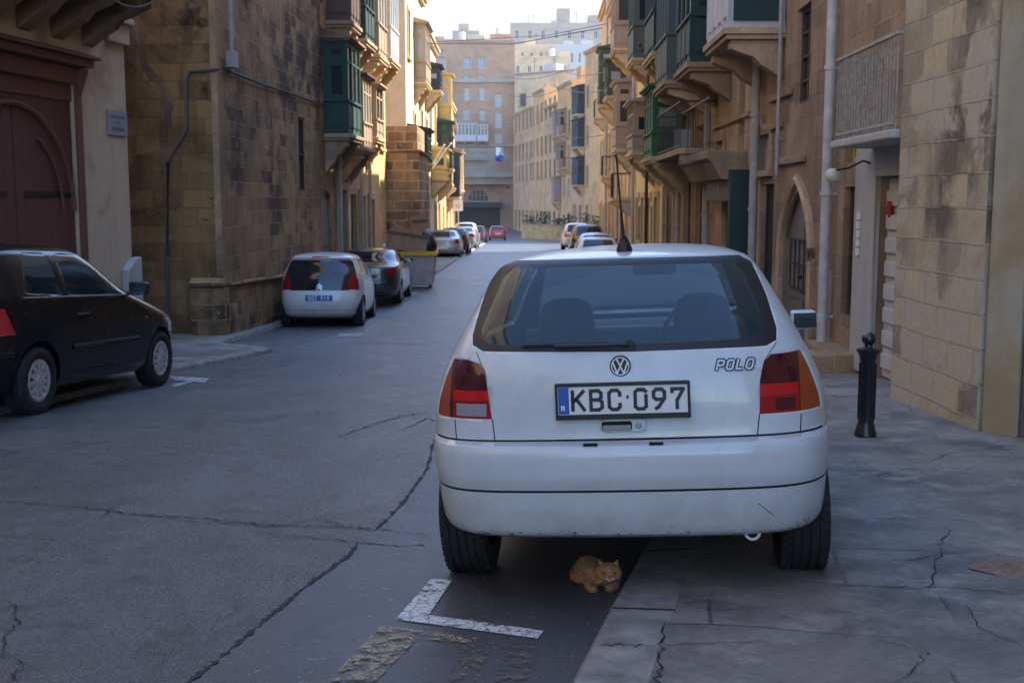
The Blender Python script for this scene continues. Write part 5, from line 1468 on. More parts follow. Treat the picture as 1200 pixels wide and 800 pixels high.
# black three door hatchback on the left edge
def golf():
    rear = [(.20, .12), (.30, .03), (.55, .0), (.66, .02), (.72, .05), (.95, .10), (1.05, .16), (1.30, .36), (1.36, .43), (1.40, .62), (1.43, 1.0), (1.445, 1.5)]
    front = [(.20, 3.85), (.30, 4.02), (.5, 4.13), (.62, 4.12), (.72, 4.0), (.80, 3.75), (.90, 3.35), (.98, 3.02), (1.03, 2.86), (1.34, 2.22), (1.385, 2.08), (1.41, 1.95), (1.43, 1.8), (1.445, 1.6)]
    W = .867
    width = [(.20, W * .92), (.30, W * .975), (.5, W), (.72, W * .998), (.95, W * .965), (1.0, W * .945), (1.34, W * .765), (1.385, W * .70), (1.41, W * .6), (1.43, W * .42), (1.445, W * .12)]
    yaw = R(7.5); ZK = 1.065
    rear = [(z * ZK, y) for z, y in rear]; front = [(z * ZK, y) for z, y in front]; width = [(z * ZK, w) for z, w in width]
    # flank centre at the two wheels: rear wheel Y ~ 10.1
    wr = at(47, 447, 10.15)
    d = Vector((math.sin(yaw), math.cos(yaw), 0)); r_ = Vector((math.cos(yaw), -math.sin(yaw), 0))
    o = Vector((wr.x, wr.y, 0)) - r_ * (W * .99) - d * .80
    c = Car('parked_car', 'black three door hatchback in front of the dark red garage door', (o.x, o.y, g(o.y + .8) + .045), yaw, -.055, 0, rear, front, width, 6.0, 6.0, 130, .03, .05, .22)
    c.arch(.80, .36, .30, 14); c.arch(3.31, .36, .30, 14)
    nr = lambda v: v.y < .9
    c.cut(round_poly([(-.64, 1.08), (.64, 1.08), (.54, 1.43), (-.54, 1.43)], .06), 'rear', 'rear_window', 'glass_dark', lim=nr)
    for sg, nm in ((-1, 'l'), (1, 'r')):
        c.cut([(sg * .62, .70), (sg * 1.1, .70), (sg * 1.1, .95), (sg * .66, .95)], 'rear', 'tail_light#' + nm, 'red_lens_bright', lim=lambda v: v.y < .32)
    q1, q2, q3 = c.sp(19, 392), c.sp(6, 362), c.sp(-25, 362)
    c.cut([(-.1, q1[1]), q1, q2, (-.1, q2[1])], 'right', 'tail_light#r', 'red_lens_bright', lim=None)
    for sd_ in ('left', 'right'):
        c.cut(round_poly([(.66, 1.08), (1.28, 1.055), (1.28, 1.43), (.84, 1.435)], .06), sd_, 'side_window#%sa' % sd_, 'glass_clear')
        c.cut(round_poly([(1.38, 1.05), (2.70, 1.02), (2.16, 1.40), (2.05, 1.425), (1.38, 1.43)], .05), sd_, 'side_window#%sb' % sd_, 'glass_clear')
        for (p, q) in (((1.33, .36), (1.33, 1.44)), ((2.74, .33), (2.74, 1.05)), ((1.33, .33), (2.74, .33))):
            if p[0] == q[0]: c.cut([(p[0], p[1]), (p[0] + .006, p[1]), (p[0] + .006, q[1]), (p[0], q[1])], sd_, 'body', 'gapmat', only='body')
            else: c.cut([(p[0], p[1]), (q[0], p[1]), (q[0], p[1] + .007), (p[0], p[1] + .007)], sd_, 'body', 'gapmat', only='body')
    c.cut(round_poly([(-.64, 1.11), (.64, 1.11), (.53, 1.43), (-.53, 1.43)], .05), 'front', 'windscreen', 'glass_clear')
    for sg, nm in ((-1, 'l'), (1, 'r')):
        c.cut(round_poly([(sg * .52, .60), (sg * .99, .60), (sg * .99, .76), (sg * .52, .76)], .03), 'front', 'headlight#' + nm, 'clear_lens', lim=lambda v: v.y > 3.5)
    c.finish('car_black', solid=.015)
    c.wheels([.80, 3.31], W * .985, .305, .20, .195, True, 11)
    c.underfloor(.4, 3.6, .66, .19, .3)
    m = MB()
    for y0, y1, z_ in ((.62, 2.70, 1.045),):
        n = 20; pts = [(c.sx(y0 + (y1 - y0) * k / n, z_ - .012 * k / n) + .003, y0 + (y1 - y0) * k / n, z_ - .018 * k / n) for k in range(n + 1)]
        m.tube(pts, .008, 6)
    c.add('window_trim', m, 'chrome', smooth=True)
    m = MB()
    for sg in (-1, 1):
        for y0, y1 in ((1.36, 2.72), (.05, .42)):
            n = 12
            for k in range(n):
                ya, yb = y0 + (y1 - y0) * k / n, y0 + (y1 - y0) * (k + 1) / n
                xa, xb = c.sx(ya, .56) * sg, c.sx(yb, .56) * sg
                m.add([(xa, ya, .54), (xb, yb, .54), (xb + sg * .014, yb, .545), (xa + sg * .014, ya, .545), (xa, ya, .585), (xb, yb, .585), (xb + sg * .014, yb, .58), (xa + sg * .014, ya, .58)], [(0, 1, 2, 3), (4, 5, 6, 7), (3, 2, 6, 7)])
    c.add('side_moulding', m, 'plastic')
    m = MB()
    xx = c.sx(1.52, .86); m.box(xx, xx + .03, 1.44, 1.62, .845, .875); m.lathe([(.02, -.01), (.02, .012), (.001, .014)], (xx, 1.68, .86), 'x', 12)
    c.add('door_handle', m, 'plastic', bevel=.006)
    m = MB(); xx = c.sx(3.0, .70); m.ball((xx, 2.92, .77), .02, 10, (.5, 1.2, .8)); c.add('side_lamp', m, 'amber_lens', smooth=True)
    c.mirror((W * 1.10, 2.52, 1.09), 1, 'plastic', .19, .14)
    c.seats(1.75, 1.16, .26, (-.36, .36), .42); c.shelf(.5, .95, .62, .92)
    m = MB(); m.box(-.7, .7, 2.5, 3.0, .7, .95); c.add('dashboard', m, 'interior', bevel=.02)
golf()
p = at(423, 350, 28.0)
c = generic('parked_car', 'dark blue saloon between the white city car and the rubbish container', (p.x + .05, 28.0, g(28.4) + .04), R(0), 'sedan', 'car_dark', N=96, s=1.02)
FG = 'cars parked at the far end on the left'
generic('parked_car', 'silver saloon just beyond the rubbish container, nearest of the far left row', put(518, 300, 55), R(.5), 'sedan', 'car_silver', s=.95, group=FG)
generic('parked_car', 'dark hatchback second in the far left row, half hidden by the silver saloon', put(531, 294, 60), R(.5), 'hatch', 'car_dark', group=FG)
generic('parked_car', 'grey blue saloon with red lights in the middle of the far left row', put(541.5, 291, 69), R(1), 'sedan', 'car_grey', group=FG)
generic('parked_car', 'tall silver car standing above the others in the far left row', put(545, 286, 78), R(1), 'suv', 'car_silver', group=FG)
generic('parked_car', 'dark red hatchback last in the far left row, behind the tall silver car', put(558, 283, 92), R(1), 'hatch', 'car_maroon', group=FG)
generic('parked_car', 'bright red hatchback alone at the far end of the road', put(583, 281, 110), R(-1), 'hatch', 'car_red')
RG = 'cars parked beyond the white hatchback on the right'
generic('parked_car', 'blue car seen through the rear window of the white hatchback', (2.25, 14.2, g(14.2) + .01), R(2), 'hatch', 'car_blue')
generic('parked_car', 'white hatchback nearest of the far right row', (3.05, 40.5, g(41)), R(1), 'hatch', 'car_pearl', group=RG)
generic('parked_car', 'silver saloon second in the far right row', (3.6, 48.5, g(49)), R(1), 'sedan', 'car_silver', s=.98, group=RG)
generic('parked_car', 'tall grey car third in the far right row', (3.7, 56, g(57)), R(1), 'suv', 'car_grey', group=RG)
generic('parked_car', 'white tall car with a red tail light, farthest of the right row', (3.75, 66, g(67)), R(1), 'suv', 'car_pearl', group=RG)

# ================================================================== HOUSES, LEFT
# pale plastered house with the oxblood garage door
h = House('house', 'pale flaking plaster house with a dark red arched garage door behind the black car', (-7.15, 7.0), (-5.60, 17.0), -1, 16, 'plaster_pale', depth=8)
f = h.f
r = f.rect(-30, 92, 96, 300); z0 = g(14) + .1; dr = (r[0], f.uz(90, 200)[0], z0, f.uz(45, 92)[1])
uL = f.uz(-60, 200)[0] if False else dr[1] - 2.75
dr = (uL, dr[1], z0, dr[3])
h.hole(dr); a, b, cc_, d = dr
m = h.mb(); mid = (a + b) / 2
for k in range(2):
    u0, u1 = (a + .01, mid - .008) if k == 0 else (mid + .008, b - .01)
    m = h.mb(); m.box(u0, u1, -.12, -.06, cc_, d - .22)
    n = 7
    for j in range(n):
        ua = u0 + (u1 - u0) * j / n; m.box(ua + .004, ua + (u1 - u0) / n - .004, -.06, -.05, cc_, d - .22)
    o = h_ = m.build('door', M['door_red'], h.root)
    # curved moulding of the arch on each leaf
    q = h.mb(); cx = mid; rr = (b - a) / 2 - .06; pts = []
    for t in range(13):
        an = math.pi / 2 * t / 12; s_ = -1 if k == 0 else 1
        pts.append((cx + s_ * rr * math.cos(an), -.03, d - .34 - rr * 1.0 + rr * math.sin(an)))
    q.tube(pts, .035, 6); pts2 = [(cx + (p[0] - cx) * .8, p[1], d - .34 - rr + (p[2] - d + .34 + rr) * .8) for p in pts]; q.tube(pts2[:9], .02, 6)
    q.build('moulding', M['door_redtrim'], o, smooth=True)
    for zz in (cc_ + .28, cc_ + 1.2, cc_ + 2.05):
        q = h.mb(); e0, e1 = (u0, u1 - .18) if k == 0 else (u0 + .18, u1); q.box(e0, e1, -.05, -.036, zz, zz + .07); q.build('strap_hinge', M['iron'], o)
m = h.mb(); m.box(a, b, -.12, -.03, d - .22, d - .01); m.build('door_head', M['door_redtrim'], h.root)
m = h.mb(); m.box(b, b + .13, .004, .05, cc_, d); m.box(a - .13, a, .004, .05, cc_, d); m.box(a - .13, b + .13, .004, .06, d, d + .22)
m.box(a - .25, b + .22, .004, .2, d + .23, d + .33); m.box(a - .3, b + .28, .004, .28, d + .331, d + .37); m.prism([(.004, d + .371), (.27, d + .371), (.004, d + .45)], a - .28, b + .26, 'x')
m.prism([(.05, d + .2), (.18, d + .2), (.05, d - .15)], b + .02, b + .11, 'x')
m.build('door_surround', M['door_redtrim'], h.root, bevel=.01)
# dark notice pasted on the leaf, corner band, plaque, skirting slab
q = h.mb(); u, z = f.uz(66, 219, -.05); 
for k in range(5): q.box(u - .10, u + .10, -.049, -.046, z - .13 + k * .055, z - .105 + k * .055)
q.build('faded_notice', M['door_dark'], h.root)
r = f.rect(125, 147, 130, 159)
m = h.mb(); m.box(r[0], r[1], .004, .03, r[2], r[3]); o = m.build('stone_plaque', M['marble'], h.root, bevel=.004)
m = h.mb(); wv = r[1] - r[0]; hv = r[3] - r[2]
for j, (s0, s1, zz, hh) in enumerate(((.14, .86, .74, .11), (.42, .58, .52, .07), (.16, .82, .26, .16))):
    x = r[0] + wv * s0
    while x < r[0] + wv * s1:
        lw_ = wv * rnd.uniform(.035, .06); m.box(x, x + lw_, .0305, .033, r[2] + hv * (zz - hh / 2), r[2] + hv * (zz + hh / 2 * rnd.uniform(.6, 1))); x += lw_ + wv * .03
m.build('plaque_letters', M['car_grey'], o)
m = h.mb(); zt_ = f.uz(140, 38)[1]; m.box(h.f.len - .55, h.f.len + .05, .004, .08, zt_ - .18, zt_ + .1); m.box(h.f.len - .55, h.f.len + .1, .004, .14, zt_ + .1, zt_ + .2)
m.build('string_course', M['plaster_pale'], h.root, bevel=.02)
m = h.mb(); m.prism([(h.f.len - .35, g(17)), (h.f.len + .06, g(17)), (h.f.len + .06, g(17) + 1.42), (h.f.len - .1, g(17) + 1.40), (h.f.len - .35, g(17) + 1.25)], .004, .13, 'y'); m.build('corner_guard', M['plaster_white'], h.root, bevel=.02)
# balcony high over the garage
zb = f.uz(60, -12)[1]
m = h.mb(); m.box(dr[0] - .2, dr[1] + .62, .004, 1.05, zb + .02, zb + .2); o = m.build('balcony', M['trim_dark'], h.root, bevel=.03)
m = h.mb(); m.box(dr[0] - .2, dr[1] + .55, .9, .98, zb + .2, zb + 1.2); m.box(dr[1] + .45, dr[1] + .53, .01, .9, zb + .2, zb + 1.2); m.build('parapet', M['trim_dark'], o)
h.corbels(o, dr[0] - .1, dr[1] + .62, zb + .018, .95, 5, M['trim_dark'], .42, .30)
m = h.mb(); pts = [(dr[1] - 1.6 + 2.3 * t / 12, 1.0 + .02 * t / 12, zb + .12 - .35 * math.sin(math.pi * t / 12)) for t in range(13)]; m.tube(pts, .012, 6); m.build('hanging_cable', M['cable_grey'], h.root, smooth=True)
h.finish()
# dark stone building: alley face and street face
Cx, Cy = -4.92, 19.6
h = House('house', 'dark soot stained stone building with bare walls behind the white city car', (Cx, Cy), (-4.60, 30.2), -1, 15, 'stone_dark', depth=9, trim='trim_dark')
f = h.f
r = f.rect(350, 357, 138, 224); h.window((f.uz(350, 180)[0], f.uz(357, 180)[0], r[2], r[3]), 'door_dark', 'dark', 1, 2, surround=False, deep=.02)
ra_ = (f.uz(376.5, 260)[0], f.uz(389, 260)[0], g(29) + .15, f.uz(383, 224)[1])
h.door(ra_, 'door_grey', 1, 2, surround=False, deep=.07); h.arch_fill(ra_, .5, pointed=False)
# base course sloping with the street
m = h.mb()
zc = f.uz(262, 334)[1]
m.prism([(-.02, g(Cy) - .3), (f.len, g(30) - .3), (f.len, zc - .35), (-.02, zc - .02)], .003, .10, 'y')
m.prism([(-.02, zc - .018), (f.len, zc - .348), (f.len, zc - .29), (-.02, zc + .05)], .003, .16, 'y')
m.build('base_course', M['stone_dark'], h.root, bevel=.03)
h.finish()
# alley side face, facing the camera
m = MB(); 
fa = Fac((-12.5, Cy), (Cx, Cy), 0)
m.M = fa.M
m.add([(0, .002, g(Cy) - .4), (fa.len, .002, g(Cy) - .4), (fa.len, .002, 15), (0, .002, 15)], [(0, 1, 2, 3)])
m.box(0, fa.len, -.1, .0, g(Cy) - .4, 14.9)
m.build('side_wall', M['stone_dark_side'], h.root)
m = MB(fa.M); L_ = fa.len
m.box(L_ - .55, L_ + .06, .004, .12, g(Cy) - .3, zc - .02); m.prism([(.004, zc - .018), (.18, zc - .018), (.16, zc + .05), (.004, zc + .14)], L_ - .55, L_ + .06, 'x')
m.build('pier_base', M['stone_dark'], h.root, bevel=.03)
m = MB(fa.M); m.box(L_ - .10, L_ + .012, .003, .022, zc + .15, 14.9); m.build('quoin', M['stone_right'], h.root)
# conduit on the alley face and cable round the corner
m = MB()
def A(px, py, Y=Cy - .04): return at(px, py, Y)
m.tube([A(197, 372), A(196, 300), A(197, 190), A(203, 178), A(214, 160), A(219, 150), A(218, 95), A(222, 84), A(258, 81)], .032, 8); m.build('conduit', M['cable_grey'], h.root, smooth=True)
m = MB(); pts = [f.M @ Vector((*f.uz(a_, b_, .05)[:1], .05, f.uz(a_, b_, .05)[1])) for a_, b_ in ((262, 81), (280, 88), (310, 100), (345, 111), (380, 124))]
m.tube(pts, .022, 6); m.build('wall_cable', M['cable'], h.root, smooth=True)
m = MB(fa.M); m.box(L_ + .02 - .02, L_ + .16, -.02, -.0, 0, .01)
p_ = f.uz(270, 60, .06); m = h.mb(); m.tube([(p_[0], .08, p_[1]), (p_[0], .08, 9)], .04, 8); m.box(p_[0] - .10, p_[0] + .14, .004, .16, p_[1] - .28, p_[1]); m.build('junction_box', M['pipe'], h.root)
m = MB(); rs = random.Random(2); pp = [(152, 10), (162, 30), (166, 62), (172, 84), (186, 98), (195, 108), (198, 128), (193, 150), (191, 190), (188, 235)]; vs = []
for i_, (a_, b_) in enumerate(pp):
    for k_ in range(3):
        j_ = min(i_ + 1, len(pp) - 1); t_ = k_ / 3; q_ = at(a_ + (pp[j_][0] - a_) * t_, b_ + (pp[j_][1] - b_) * t_, Cy - .004)
        w_ = .07 * (1 + rs.uniform(-.45, .45)) * (1 if i_ < 8 else .6); vs += [(q_.x - w_, Cy - .006, q_.z + rs.uniform(-.03, .03)), (q_.x + w_ * rs.uniform(.7, 1.3), Cy - .006, q_.z + rs.uniform(-.03, .03))]
m.add(vs, [[2 * i_, 2 * i_ + 1, 2 * i_ + 3, 2 * i_ + 2] for i_ in range(len(vs) // 2 - 1)]); m.build('cement_repair', M['trim_dark'], h.root)
# graffiti strokes on the alley face
m = MB(); f2 = lambda x, z, d: (x, Cy - .003 - d, z)
rs = random.Random(4)
for gx, gy, n_ in ((168, 246, 4), (183, 248, 3), (205, 248, 2), (243, 230, 3), (250, 240, 2), (252, 254, 3), (238, 256, 2)):
    p0 = at(gx, gy, Cy); pts = [(p0.x, p0.z)]
    for k in range(n_): pts.append((pts[-1][0] + rs.uniform(.02, .07), pts[-1][1] + rs.uniform(-.09, .09)))
    stroke(m, pts, .014, f2, 0, .002)
m.build('graffiti', M['tar'], h.root)

# house with green box balcony
h = House('house', 'shaded stone house with the dark green box balcony, next after the dark stone building', (-4.60, 30.2), (-4.48, 33.6), -1, 13.5, 'stone_right_b', depth=8)
f = h.f
def gal_px(h, x_far_wall, xn, xf, yt, yb, p, **k):
    """near end at pixel xn, far end at xf, measured on the balcony's front plane"""
    ym = (yt + yb) / 2
    u0 = h.f.uz(xn, ym, p)[0]; u1 = h.f.uz(xf, ym, p)[0]
    zt = h.f.uz(xn, yt, p)[1]; zb = h.f.uz(xn, yb, p)[1]
    return h.gallarija(u0, u1, zb, zt, p, **k)
h.drainpipe(.12, g(30) + .1, 13, .05)
h.door((.5, 1.45, g(31) + .1, g(31) + 2.9), 'door_brown', 1, 3, fan=True)
h.door((2.1, 3.0, g(32) + .1, g(32) + 2.8), 'door_dark', 2, 3, fan=True)
m = h.mb(); m.box(.2, .42, .004, .07, g(30) + .1, 2.6); m.box(1.6, 1.85, .004, .07, g(30) + .1, 2.6); m.build('pilaster', M['stone_pale'], h.root, bevel=.01)
h.finish(False)
_f = h.f
h1 = h
# balconies are measured from the pixel columns of their front faces
z_a = f.uz(404, 155, .62)[1]; z_b = f.uz(404, 42, .62)[1]
h.gallarija(-1.35, .55, z_a, z_b, .62, 'green_dark', 'pane', 3, base='stone_right', corb=2, roof='trim_dark', open_top=.3)
h.gallarija(.95, 2.35, f.uz(424, 172, .62)[1] , f.uz(424, 86, .62)[1], .62, 'tan_paint', 'pane_pale', 3, base='stone_right', corb=2, roof='brown_paint')
h.gallarija(-.8, .6, f.uz(404, 18, .62)[1], f.uz(404, 18, .62)[1] + 2.5, .62, 'brown_paint', 'pane', 3, base='stone_right', corb=2)
h.gallarija(1.5, 3.1, f.uz(428, 45, .62)[1], f.uz(428, 45, .62)[1] + 2.5, .62, 'green_black', 'pane', 3, base='stone_right_b', corb=2)
# golden house
h = House('house', 'golden house with stacked stone coloured box balconies, behind the rubbish container', (-4.48, 33.6), (-4.32, 39.9), -1, 13.0, 'stone_gold', depth=8, trim='trim_gold')
f = h.f
h.gallarija(.5, 2.3, f.uz(440, 60, .62)[1], f.uz(440, 60, .62)[1] + 2.6, .62, 'tan_paint', 'pane_pale', 3, corb=2)
h.gallarija(3.2, 5.2, f.uz(452, 62, .62)[1], f.uz(452, 62, .62)[1] + 2.8, .62, 'white_paint', 'pane_blue', 4, corb=2)
h.gallarija(.7, 2.1, f.uz(440, 160, .5)[1], f.uz(440, 98, .5)[1], .5, 'tan_paint', 'pane', 2, corb=2)
h.window((3.4, 4.2, 3.4, 5.2), 'blue_paint', 'pane', 2, 3)
h.window((4.9, 5.6, 3.4, 5.2), 'blue_paint', 'pane', 2, 3)
h.door((.4, 1.3, g(35) + .1, g(35) + 2.8), 'door_brown', 1, 3)
h.door((2.2, 3.2, g(36) + .1, g(36) + 2.7), 'door_dark', 2, 3)
h.drainpipe(1.75, g(35), 3.2, .05); h.drainpipe(.1, g(34), 13, .05)
h.finish()
# low rubble block standing out into the street
bx0 = Vector((-4.9, 40.0, 0))
zt1 = EYE + (235 - 180) / F * 40; zt2 = EYE + (235 - 150) / F * 41
r0 = empty('stone_outbuilding', (-4.0, 42, g(42)), label='low rubble stone block jutting into the street behind the rubbish container', cat='outbuilding')
m = MB(); 
m.add([(-5.6, 40, g(40) - .3), (-3.17, 40, g(40) - .3), (-3.20, 40, zt1), (-5.6, 40, zt1)], [(0, 1, 2, 3)])
m.add([(-3.17, 40, g(40) - .3), (-3.17, 44.8, g(45) - .3), (-3.20, 44.8, zt1), (-3.20, 40, zt1)], [(0, 1, 2, 3)])
m.add([(-3.17, 44.8, g(45) - .3), (-5.6, 44.8, g(45) - .3), (-5.6, 44.8, zt1), (-3.20, 44.8, zt1)], [(0, 1, 2, 3)])
m.add([(-5.6, 40, zt1), (-3.20, 40, zt1), (-3.20, 44.8, zt1), (-5.6, 44.8, zt1)], [(0, 1, 2, 3)])
o = m.build('wall', M['stone_rough'], r0)
m = MB(); m.box(-4.5, -3.3, 40.8, 44.0, zt1, zt2); m.build('upper_block', M['stone_rough'], r0, bevel=.03)
m = MB(); m.box(-5.6, -3.12, 39.95, 44.85, zt1 + .003, zt1 + .10); m.build('coping', M['trim_dark'], r0, bevel=.03)
m = MB(); m.box(-4.72, -4.25, 39.93, 39.997, g(40), g(40) + 1.9); m.build('door', M['door_dark'], r0)
# sunlit row beyond
h = House('house', 'tall cream sunlit house with a green box balcony just above the rubble block', (-4.05, 44.8), (-4.02, 53.0), -1, 10.6, 'plaster_cream', depth=8, trim='trim_gold')
f = h.f
h.gallarija(.3, 2.3, f.uz(480, 182, .8)[1], f.uz(480, 134, .8)[1], .8, 'green_black', 'pane_pale', 3, corb=2)
h.gallarija(3.6, 6.2, f.uz(487, 80, .5)[1], f.uz(487, 80, .5)[1] + 2.4, .5, 'tan_paint', 'pane_pale', 3, corb=2)
h.window((6.8, 7.6, 3.6, 5.6), 'blue_paint', 'pane'); h.window((3.2, 4.0, 3.4, 5.2), 'blue_paint', 'pane')
h.window((.8, 1.6, 7.2, 9.0), 'white_paint', 'pane')
h.door((4, 5, g(48) + .1, g(48) + 2.8), 'door_brown'); h.door((6.6, 7.5, g(51) + .1, g(51) + 2.7), 'green_dark')
h.finish()
h = House('house', 'sunlit house with a blue box balcony high up and a yellow one below', (-4.02, 53.0), (-4.05, 62.5), -1, 9.6, 'plaster_cream', depth=8, trim='trim_gold')
f = h.f
h.gallarija(1.2, 2.9, f.uz(501, 82, .7)[1], f.uz(501, 48, .7)[1], .7, 'blue_paint', 'pane_pale', 3, corb=2)
h.gallarija(5.0, 7.2, f.uz(513, 205, .8)[1], f.uz(513, 166, .8)[1], .8, 'yellow_paint', 'pane', 3, corb=3)
h.window((1.4, 2.3, 3.6, 5.4), 'green_dark', 'pane'); h.window((4.3, 5.2, 4.7, 6.6), 'green_dark', 'pane', shutters='green_dark'); h.window((7.9, 8.8, 4.7, 6.6), 'white_paint', 'pane')
h.door((2.2, 3.3, g(56) + .1, g(56) + 2.9), 'door_dark'); h.door((7.4, 8.4, g(61) + .1, g(61) + 2.6), 'brown_paint')
h.finish()
h = House('house', 'ochre house with a dark green box balcony in the far left row', (-4.05, 62.5), (-4.1, 71), -1, 8.9, 'stone_gold', depth=8, trim='trim_gold')
h.gallarija(.6, 2.6, 3.4, 5.9, .8, 'green_dark', 'pane', 3, corb=2)
h.auto(3, 2, 12, z_base=g(66) + .1, fh=3.3, gal=.5, mats=('tan_paint', 'yellow_paint'))
h.finish()
h = House('house', 'low ochre house of the left row with a blue box balcony', (-4.1, 71), (-4.2, 84), -1, 8.2, 'stone_gold_b', depth=8, trim='trim_gold')
h.gallarija(2.0, 4.2, 1.9, 4.6, .8, 'blue_paint', 'pane', 3, corb=2)
h.auto(3, 3, 15, z_base=g(77) + .1, fh=3.3, gal=.4, mats=('tan_paint', 'yellow_paint'))
h.finish()
h = House('house', 'shaded brown house closing the left row before the far crossing', (-4.3, 84), (-4.9, 100), -1, 7.6, 'stone_right_b', depth=8)
h.auto(3, 4, 19, z_base=g(90) + .1, fh=3.2)
h.finish()

# ================================================================== HOUSES, RIGHT
# near wall: patched squared limestone, then grey green render
W1a, W1b = (3.46, 8.45), (3.42, 10.28)
h = House('house', 'patched squared limestone wall block behind the black bollard', W1a, W1b, 1, 17, 'stone_wall', depth=6)
f = h.f
h.finish(False)
# far end face of the block (reveal towards the white door)
m = MB(); m.add([(3.42, 10.281, -1), (9, 10.281, -1), (9, 10.281, 14), (3.42, 10.281, 14)], [(0, 1, 2, 3)]); m.build('end_wall', M['stone_wall'], h.root)
h = House('house', 'grey green rendered wall with peeling patches at the right edge', (4.75, 6.6), (3.50, 8.43), 1, 17, 'plaster_green', depth=5)
f = h.f
m = h.mb(); m.box(f.len - .30, f.len - .02, .003, .05, g(8) + .0, 14); m.build('corner_pilaster', M['plaster_green'], h.root, bevel=.012)
m = h.mb(); m.tube([(f.len - .33, .03, g(8) + .1), (f.len - .33, .03, 12)], .012, 6); m.build('wall_cable', M['cable_grey'], h.root)
h.finish(False)
# recessed front with railed balcony, white garage door
def RX(Y): return 3.93 + .022 * (Y - 13)
h = House('house', 'house with the pale railed balcony over a white panelled door', (RX(10.29), 10.29), (RX(14.25), 14.25), 1, 18.5, 'stone_right', depth=7)
f = h.f
gz = g(12) + .11
U = lambda px, py=250, n=0: f.uz(px, py, n)[0]
Z = lambda px, py, n=0: f.uz(px, py, n)[1]
dW = (.35, U(1029, 330), gz, Z(1036, 207))
h.hole(dW)
a, b, c0_, d = dW
m = h.mb(); m.box(a + .01, b - .01, -.12, -.07, c0_ + .02, d - .01)
zz = c0_ + .12
while zz < d - .25: m.box(a + .06, b - .06, -.07, -.035, zz, zz + .16); zz += .245
o = m.build('garage_door', M['door_white'], h.root, bevel=.012)
q = h.mb(); u_, z_ = f.uz(1041, 245, -.02); q.box(u_ - .07, u_ + .07, -.034, -.025, z_ - .06, z_ + .08); q.box(u_ - .03, u_ + .03, -.034, -.024, z_ - .085, z_ - .065); q.build('red_notice', M['red_paint'], o)
m = h.mb(); m.box(b + .002, U(1006, 300), .003, .07, gz, Z(1018, 160)); m.box(a, b + .002, .003, .07, d, Z(1018, 160)); m.build('white_surround', M['plaster_white'], h.root, bevel=.015)
dn = (U(1004, 300), U(987, 300), Z(995, 372), Z(995, 219)); h.door(dn, 'door_brown', 1, 2, surround=False, deep=.07)
wn = (U(1009, 176), U(990, 176), Z(1000, 190), Z(1000, 162)); h.window(wn, 'yellow_paint', 'pane', 2, 1, surround=False, deep=.1)
m = h.mb(); m.box(U(1008, 420), U(972, 420), .003, .30, gz - .1, Z(985, 404)); m.box(U(1006, 420), U(992, 420), .003, .55, gz - .1, gz + .16); m.build('door_step', M['stone_trim'], h.root, bevel=.02)
m = h.mb(); u_, z_ = f.uz(1005, 275, .09)
for k in range(5): m.box(u_ - .05, u_ + .05, .074, .095, z_ - .23 + k * .10, z_ - .15 + k * .10)
m.build('house_number', M['letter_white'], h.root)
# globe lamp on a curled bracket
u_, z_ = f.uz(977, 206, .35)
m = h.mb(); m.tube([(u_ - .45, .01, z_ + .10), (u_ - .40, .14, z_ + .15), (u_ - .25, .25, z_ + .08), (u_ - .08, .34, z_ + .06)], .012, 8); o = m.build('wall_lamp', M['iron'], h.root, smooth=True)
m = h.mb(); m.ball((u_, .36, z_), .085, 16); m.build('lamp_globe', M['globe'], o, smooth=True)
# balcony flush with the limestone block
pb = .52; ub0 = .02; ub1 = f.uz(975, 110, pb)[0]
zb_ = f.uz(1050, 150, pb)[1]
o = h.open_balcony(.03, ub1, zb_, pb, f.uz(1051, 34, pb)[1] - zb_, 'iron_pale', .095, corb=0, base='plaster_white', slab_t=.08, bar=.0055)
h.drainpipe(f.len - .12, gz - .05, 13, .062, 'pipe_white', .13)
h.finish(False)
# arched door house
h = House('house', 'brown stone house with the weathered grey pointed arch door', (RX(14.25), 14.25), (RX(19.0), 19.0), 1, 15.5, 'stone_right', depth=7)
f = h.f; gz = g(16) + .08
U = lambda px, py=250, n=0: f.uz(px, py, n)[0]; Z = lambda px, py, n=0: f.uz(px, py, n)[1]
da = (U(951, 320), U(917, 320), gz, Z(934, 222)); h.door(da, 'door_grey', 2, 3, surround=False, deep=.07); h.arch_fill(da, .80, pointed=True, deep=.06)
m = h.mb(); pts = [(da[0] - .09, gz, 0)]; cx = (da[0] + da[1]) / 2; hw = (da[1] - da[0]) / 2 + .09
L1_ = [(cx - hw, gz), (cx - hw, da[3] - .95)] + [(cx - hw + 2 * hw * (1 - math.cos(math.pi / 3 * k / 8)), da[3] - .95 + 1.1 * math.sin(math.pi / 3 * k / 8) / math.sin(math.pi / 3)) for k in range(1, 9)]
L2_ = [(2 * cx - x, z) for x, z in L1_]
for LL in (L1_, L2_): m.tube([(x, .02, z) for x, z in LL], .07, 6)
m.build('arch_moulding', M['stone_right_b'], h.root, smooth=True)
m = h.mb()
for k in range(5):
    u = da[0] + .35 + (da[1] - da[0] - .7) * k / 4; m.box(u - .012, u + .012, -.045, -.03, da[3] - 1.4, da[3] - .7)
for zz in (da[3] - 1.4, da[3] - 1.05, da[3] - .7): m.box(da[0] + .35, da[1] - .35, -.045, -.028, zz - .012, zz + .012)
m.build('door_grille', M['iron'], h.root)
r = (U(949, 70), U(933, 70), Z(941, 121), Z(941, 8)); h.window(r, 'brown_paint', 'pane', 2, 4, surround=False, deep=.07)
dd = (U(905, 300), U(891, 300), gz, Z(898, 216)); h.door(dd, 'door_dark', 1, 2, surround=False, deep=.07)
